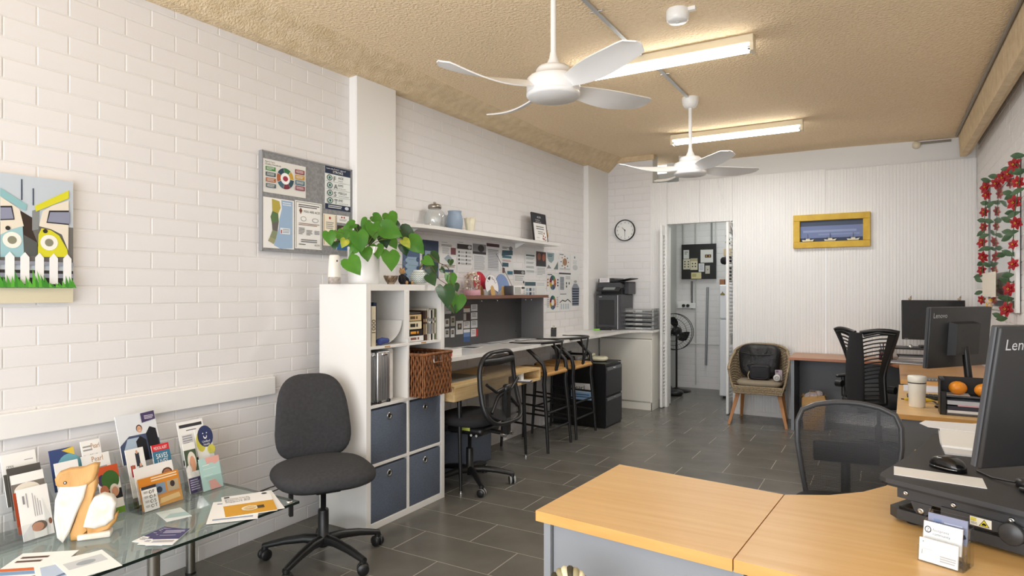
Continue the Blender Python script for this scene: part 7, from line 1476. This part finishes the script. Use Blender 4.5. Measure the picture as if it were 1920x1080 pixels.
# things on the partition desk
D2 = D2Z
t = thing('laptop', 'closed silver laptop on the partition desk', 'laptop', (.20, 7.02, D2), -.15); m = M(); m.rbox((-.17, -.11, .002), (.17, .12, .016), mat('laptop_silver', 'b4b5b8', .35, .7), .004, 2); m.build('body', t); m = M(); m.box((-.04, 0, .0161), (.02, .02, .0164), P('8a8b8e')); m.build('emblem', t)
t = thing('monitor_stand', 'black shelf stand under the far monitor', 'monitor stand', (.33, 7.33, D2)); m = M(); m.bbox((-.27, -.14, .118), (.27, .16, .132), BLK, .003); m.build('shelf', t)
for s in (-1, 1): m = M(); m.box((s*.255-.012, -.13, 0), (s*.255+.012, .15, .118), BLK); m.build('leg', t)
for k in range(4): 
    m = M(); m.box((-.19, -.10, 0), (.14-.02*k, .12, .012), (PAPER, P('b8babd'), P('e8e8e8'), P('8a8c90'))[k]); tag(m.build('paper_pile', loc=(.32, 7.33, D2+.0005+.0135*k), rot=(0, 0, .06*k-.1)), ('lowest white paper stack', 'grey paper stack', 'upper white paper stack', 'dark topmost folder')[k]+' under the far monitor stand', 'paper')
t = thing('pen_cup', 'black and white dotted pen cup left of the monitor stand', 'pen holder', (.005, 7.30, D2)); m = M(); m.lathe([(.001, 0), (.038, 0), (.038, .10), (.035, .10), (.034, .01)], BLK, n=24); m.build('cup', t)
for k in range(16): a_ = k*2*PI/8+(k//8)*.4; m = M(); m.ell((.0378*math.cos(a_), .0378*math.sin(a_), .03+.035*(k//8)), .008, P(('d8d4d4', '8a3a50')[k % 2]), 8); m.build('dot', t)
for k in range(4): m = M(); m.cyl((0, 0, .02), (.03*math.cos(k*1.6), .03*math.sin(k*1.6), .165), .004, P(('20242c', '8a3a3a', '3a4a7a', '2c2c2c')[k]), n=8); m.build('pen', t)
t = thing('desk_bell', 'small round silver object on the far monitor stand', 'ornament', (.235, 7.24, D2+.1325)); m = M(); m.lathe([(.001, 0), (.022, 0), (.022, .006), (.018, .02), (.008, .03), (.001, .032)], STEEL, n=20); m.build('dome', t)
m = M(); m.box((0, 0, 0), (.14, .002, .19), WHITEP); m.T = Matrix.Identity(4); o = m.build('standing_card', loc=(-.06, 7.56, D2+.001)); tag(o, 'white card standing between the slotted chair and the far monitor', 'card')
for s, px in enumerate((1706, 1799)): c = ay(px, 552, 7.32); t = thing('monitor_topper', ('small beige figurine clipped on the left', 'small beige figurine clipped on the right')[s]+' of the far monitor top', 'ornament', (c.x, 7.335, 1.338)); m = M(); m.ell((0, 0, .012), (.016, .012, .012), P('b8a890'), 8); m.ell((.008, 0, .028), (.008, .008, .009), P('a08c74'), 8); m.build('body', t); m = M(); m.tube([(.008, 0, .03), (.014, 0, .045)], .002, P('6a5a48'), 5); m.build('ear', t)
# ================================================================== RIGHT WALL: mirror, garland, card
XG = .792
a = ax(1856, 350, XG); b = ax(1912, 575, XG)
t = thing('framed_mirror', 'tall white framed mirror on the right wall inside the red flower garland', 'mirror', (XG, 5.40, 1.29)); MW = a.y-5.40; MH = 1.03
m = M(); m.box((-.004, .02, .02), (0, MW-.005, MH-.02), mat('hazy_mirror', 'c8cccc', .06, .85)); m.build('mirror_glass', t)
for p, q in (((-.022, -.03, -.01), (.0, .025, MH+.01)), ((-.012, MW-.008, 0), (0, MW, MH)), ((-.012, 0, -.01), (0, MW, .012)), ((-.012, 0, MH-.012), (0, MW, MH))): m = M(); m.box(p, q, WHITEP if q[1]-p[1] > .2 or p[1] < 0 else P('9a9ea0')); m.build('frame_strip', t)
gl = thing('flower_garland', 'garland of red fabric flowers and leaves hung round the mirror', 'garland', (XG-.045, 6.0, 1.8)); go = gl.location
PET = mat('red_petal', 'b3121f', .6, var=('8c0f1a', 20)); GL_ = mat('garland_leaf', '4d6b47', .6, var=('37543a', 20)); YC = P('d8b84a')
fl_ = [(185, 300, 1.1), (190, 338, .9), (178, 425, .9), (175, 500, .8), (167, 580, 1.0), (172, 652, 1.0), (165, 720, .9), (165, 870, .8), (238, 280, 1.0), (272, 250, 1.1), (300, 232, 1.0), (330, 185, 1.2), (350, 275, 1.1), (330, 378, 1.3), (340, 480, 1.1), (325, 590, .9), (325, 690, 1.0), (305, 815, 1.2), (290, 918, 1.3)]
lf_ = [(190, 265), (230, 245), (285, 210), (352, 140), (325, 220), (175, 380), (205, 390), (170, 468), (195, 470), (155, 535), (180, 545), (165, 615), (185, 610), (155, 688), (185, 690), (150, 750), (150, 770), (145, 835), (350, 318), (300, 330), (312, 345), (305, 430), (285, 462), (328, 437), (287, 525), (320, 530), (285, 560), (270, 640), (300, 635), (300, 745), (275, 770), (280, 860), (300, 865), (270, 965), (250, 950), (360, 220)]
def gpt(px, py, dx=0): return ax(1780+px/2.7, 240+py/2.7, XG-.045+dx)-go
wst = Vector((-1, -.0, 0))
for i, (px, py, sc) in enumerate(fl_):
    c = gpt(px, py); nr = Vector((-.75, -.66, random.uniform(-.25, .25))).normalized(); u = nr.cross(Vector((0, 0, 1))).normalized(); v = u.cross(nr); T_ = frame(c, u, v, nr); s = .050*sc*((c+go).y/7.6)**.9*.82
    m = M()
    for ring_, (cnt, L, up) in enumerate(((6, 1.45, .15), (5, .85, .45))):
        for k in range(cnt):
            a_ = k*2*PI/cnt+ring_*.4+i; g = []
            for j in range(5):
                q = j/4; wd_ = .34*math.sin(PI*min(.98, .12+q*.86))**.8*L*s; r_ = q*L*s; zz_ = s*(up*q+.15*math.sin(q*3)); g.append([tuple(T_ @ Vector((r_*math.cos(a_)-e*wd_*math.sin(a_), r_*math.sin(a_)+e*wd_*math.cos(a_), zz_-abs(e)*.1*s))) for e in (-1, 0, 1)])
            m.patch(g, PET, True, 0)
    f = m.build('flower', gl); m = M()
    for k in range(4): a_ = k*1.57; m.tube([T_ @ Vector((0, 0, s*.1)), T_ @ Vector((.2*s*math.cos(a_), .2*s*math.sin(a_), s*.5))], .0022, YC, 4)
    m.build('stamens', f, kind='stuff')
for i, (px, py) in enumerate(lf_):
    c = gpt(px, py, random.uniform(-.01, .01)); nr = Vector((-.75, -.66, random.uniform(-.5, .5))).normalized(); u0_ = nr.cross(Vector((0, 0, 1))).normalized(); an = random.uniform(-.5, .5)+(PI if px % 2 else 0); u = u0_*math.cos(an)+u0_.cross(nr)*math.sin(an); v = u.cross(nr); g = []
    for j in range(6): q = j/5; w_ = .021*math.sin(PI*min(.97, .05+q*.92)); g.append([tuple(c+u*(q-.4)*.095+v*e*w_+nr*(.008*math.sin(q*3)-.004*abs(e))) for e in (-1, 0, 1)])
    m = M(); m.patch(g, GL_, True, 0); m.build('leaf', gl)
for ps in ([(175, 880), (168, 720), (175, 580), (180, 430), (190, 320), (230, 270), (280, 245), (340, 180), (362, 210)], [(362, 210), (350, 300), (335, 400), (325, 520), (322, 620), (300, 760), (300, 830), (285, 960)]):
    m = M(); m.tube([gpt(*p) for p in ps], .003, GL_, 5); m.build('vine', gl)
wallprint('floral_card', 1842, 513, 1866, 557, XG-.05, [('c', .3, .25, (.22, .1), 'c48a90'), ('c', .5, .16, (.2, .08), 'b87880'), ('c', .2, .45, (.12, .06), 'b0a060'), ('p', [(.2, .3), (.25, .8), (.3, .3)], '8a9a6a'), ('c', .25, .7, (.08, .04), 'c49a9a')], 'cream card printed with roses hanging left of the mirror', 'card', base='efe8d8', th=.004)
c = ax(1856, 575, XG-.06); t = thing('cherub_ornament', 'small cherub doll with yellow flower hanging below the rose card', 'ornament', (c.x, c.y, c.z)); SK = P('e8c8a4')
m = M(); m.ell((0, 0, .0), (.018, .02, .026), SK, 12); m.build('body', t); m = M(); m.ell((0, 0, .042), (.017, .018, .018), SK, 12); m.ell((.004, 0, .05), (.018, .019, .014), P('c89a3a'), 10); m.build('head', t)
for s in (-1, 1): m = M(); m.tube([(0, s*.01, -.018), (-.012, s*.016, -.04), (-.008, s*.018, -.062)], [.010, .009, .006], SK, 8); m.build('leg', t); m = M(); m.tube([(0, s*.016, .015), (-.016, s*.018, .0)], [.007, .005], SK, 8); m.build('arm', t)
m = M()
for k in range(6): m.ell((-.022, .015*math.cos(k*1.05), .01+.015*math.sin(k*1.05)), (.004, .009, .009), P('e0b83c'), 8)
m.build('yellow_flower', t, kind='stuff')

# ================================================================== groups of alike things
GR = {'ceiling_fan': 'white ceiling fans', 'batten_light': 'fluorescent batten lights', 'fabric_bin': 'blue fabric bins in the cube shelf', 'book': 'books in the cube shelf', 'aluminium_case': 'aluminium cases in the cube shelf',
 'leaflet_rack': 'clear leaflet racks on the glass table', 'business_cards': 'business cards in the clear holder', 'fridge_card': 'cards stuck on the grey hutch', 'counter_stool': 'wishbone stools at the worktop', 'orange': 'oranges on the desk tray',
 'hand_fan': 'hand fans on the walnut hutch top', 'loose_page': 'pages lying on the worktop', 'support_booklet': 'booklets fanned on the glass table', 'purple_leaflet': 'purple leaflets fanned on the glass table', 'pinned_note': 'notes on the black board', 'pipe': 'pipes on the kitchenette wall',
 'document_stack': 'documents on the desk riser', 'folder': 'papers in the black desk tray', 'paper_pile': 'papers under the far monitor stand', 'monitor_topper': 'figurines on the far monitor', 'white_leaflet': 'leaflets in the racks'}
WALLN = ('_notice', '_flyer', '_poster', '_chart')
for o in S.objects:
    if o.parent or 'category' not in o: continue
    k = o.name.split('.')[0]
    if k in GR: o['group'] = GR[k]
    elif k == 'monitor' and 'behind' in o['label']: o['group'] = 'dark monitors seen from behind'
    elif k.endswith(WALLN) and abs(o.matrix_world.translation.x-(XW+.002)) < .001: o['group'] = 'notices on the brick wall under the long shelf'
    elif k.endswith(('_leaflet', '_brochure')) and o['category'] == 'leaflet' and o.matrix_world.translation.x < -2.75: o['group'] = 'leaflets in the racks'
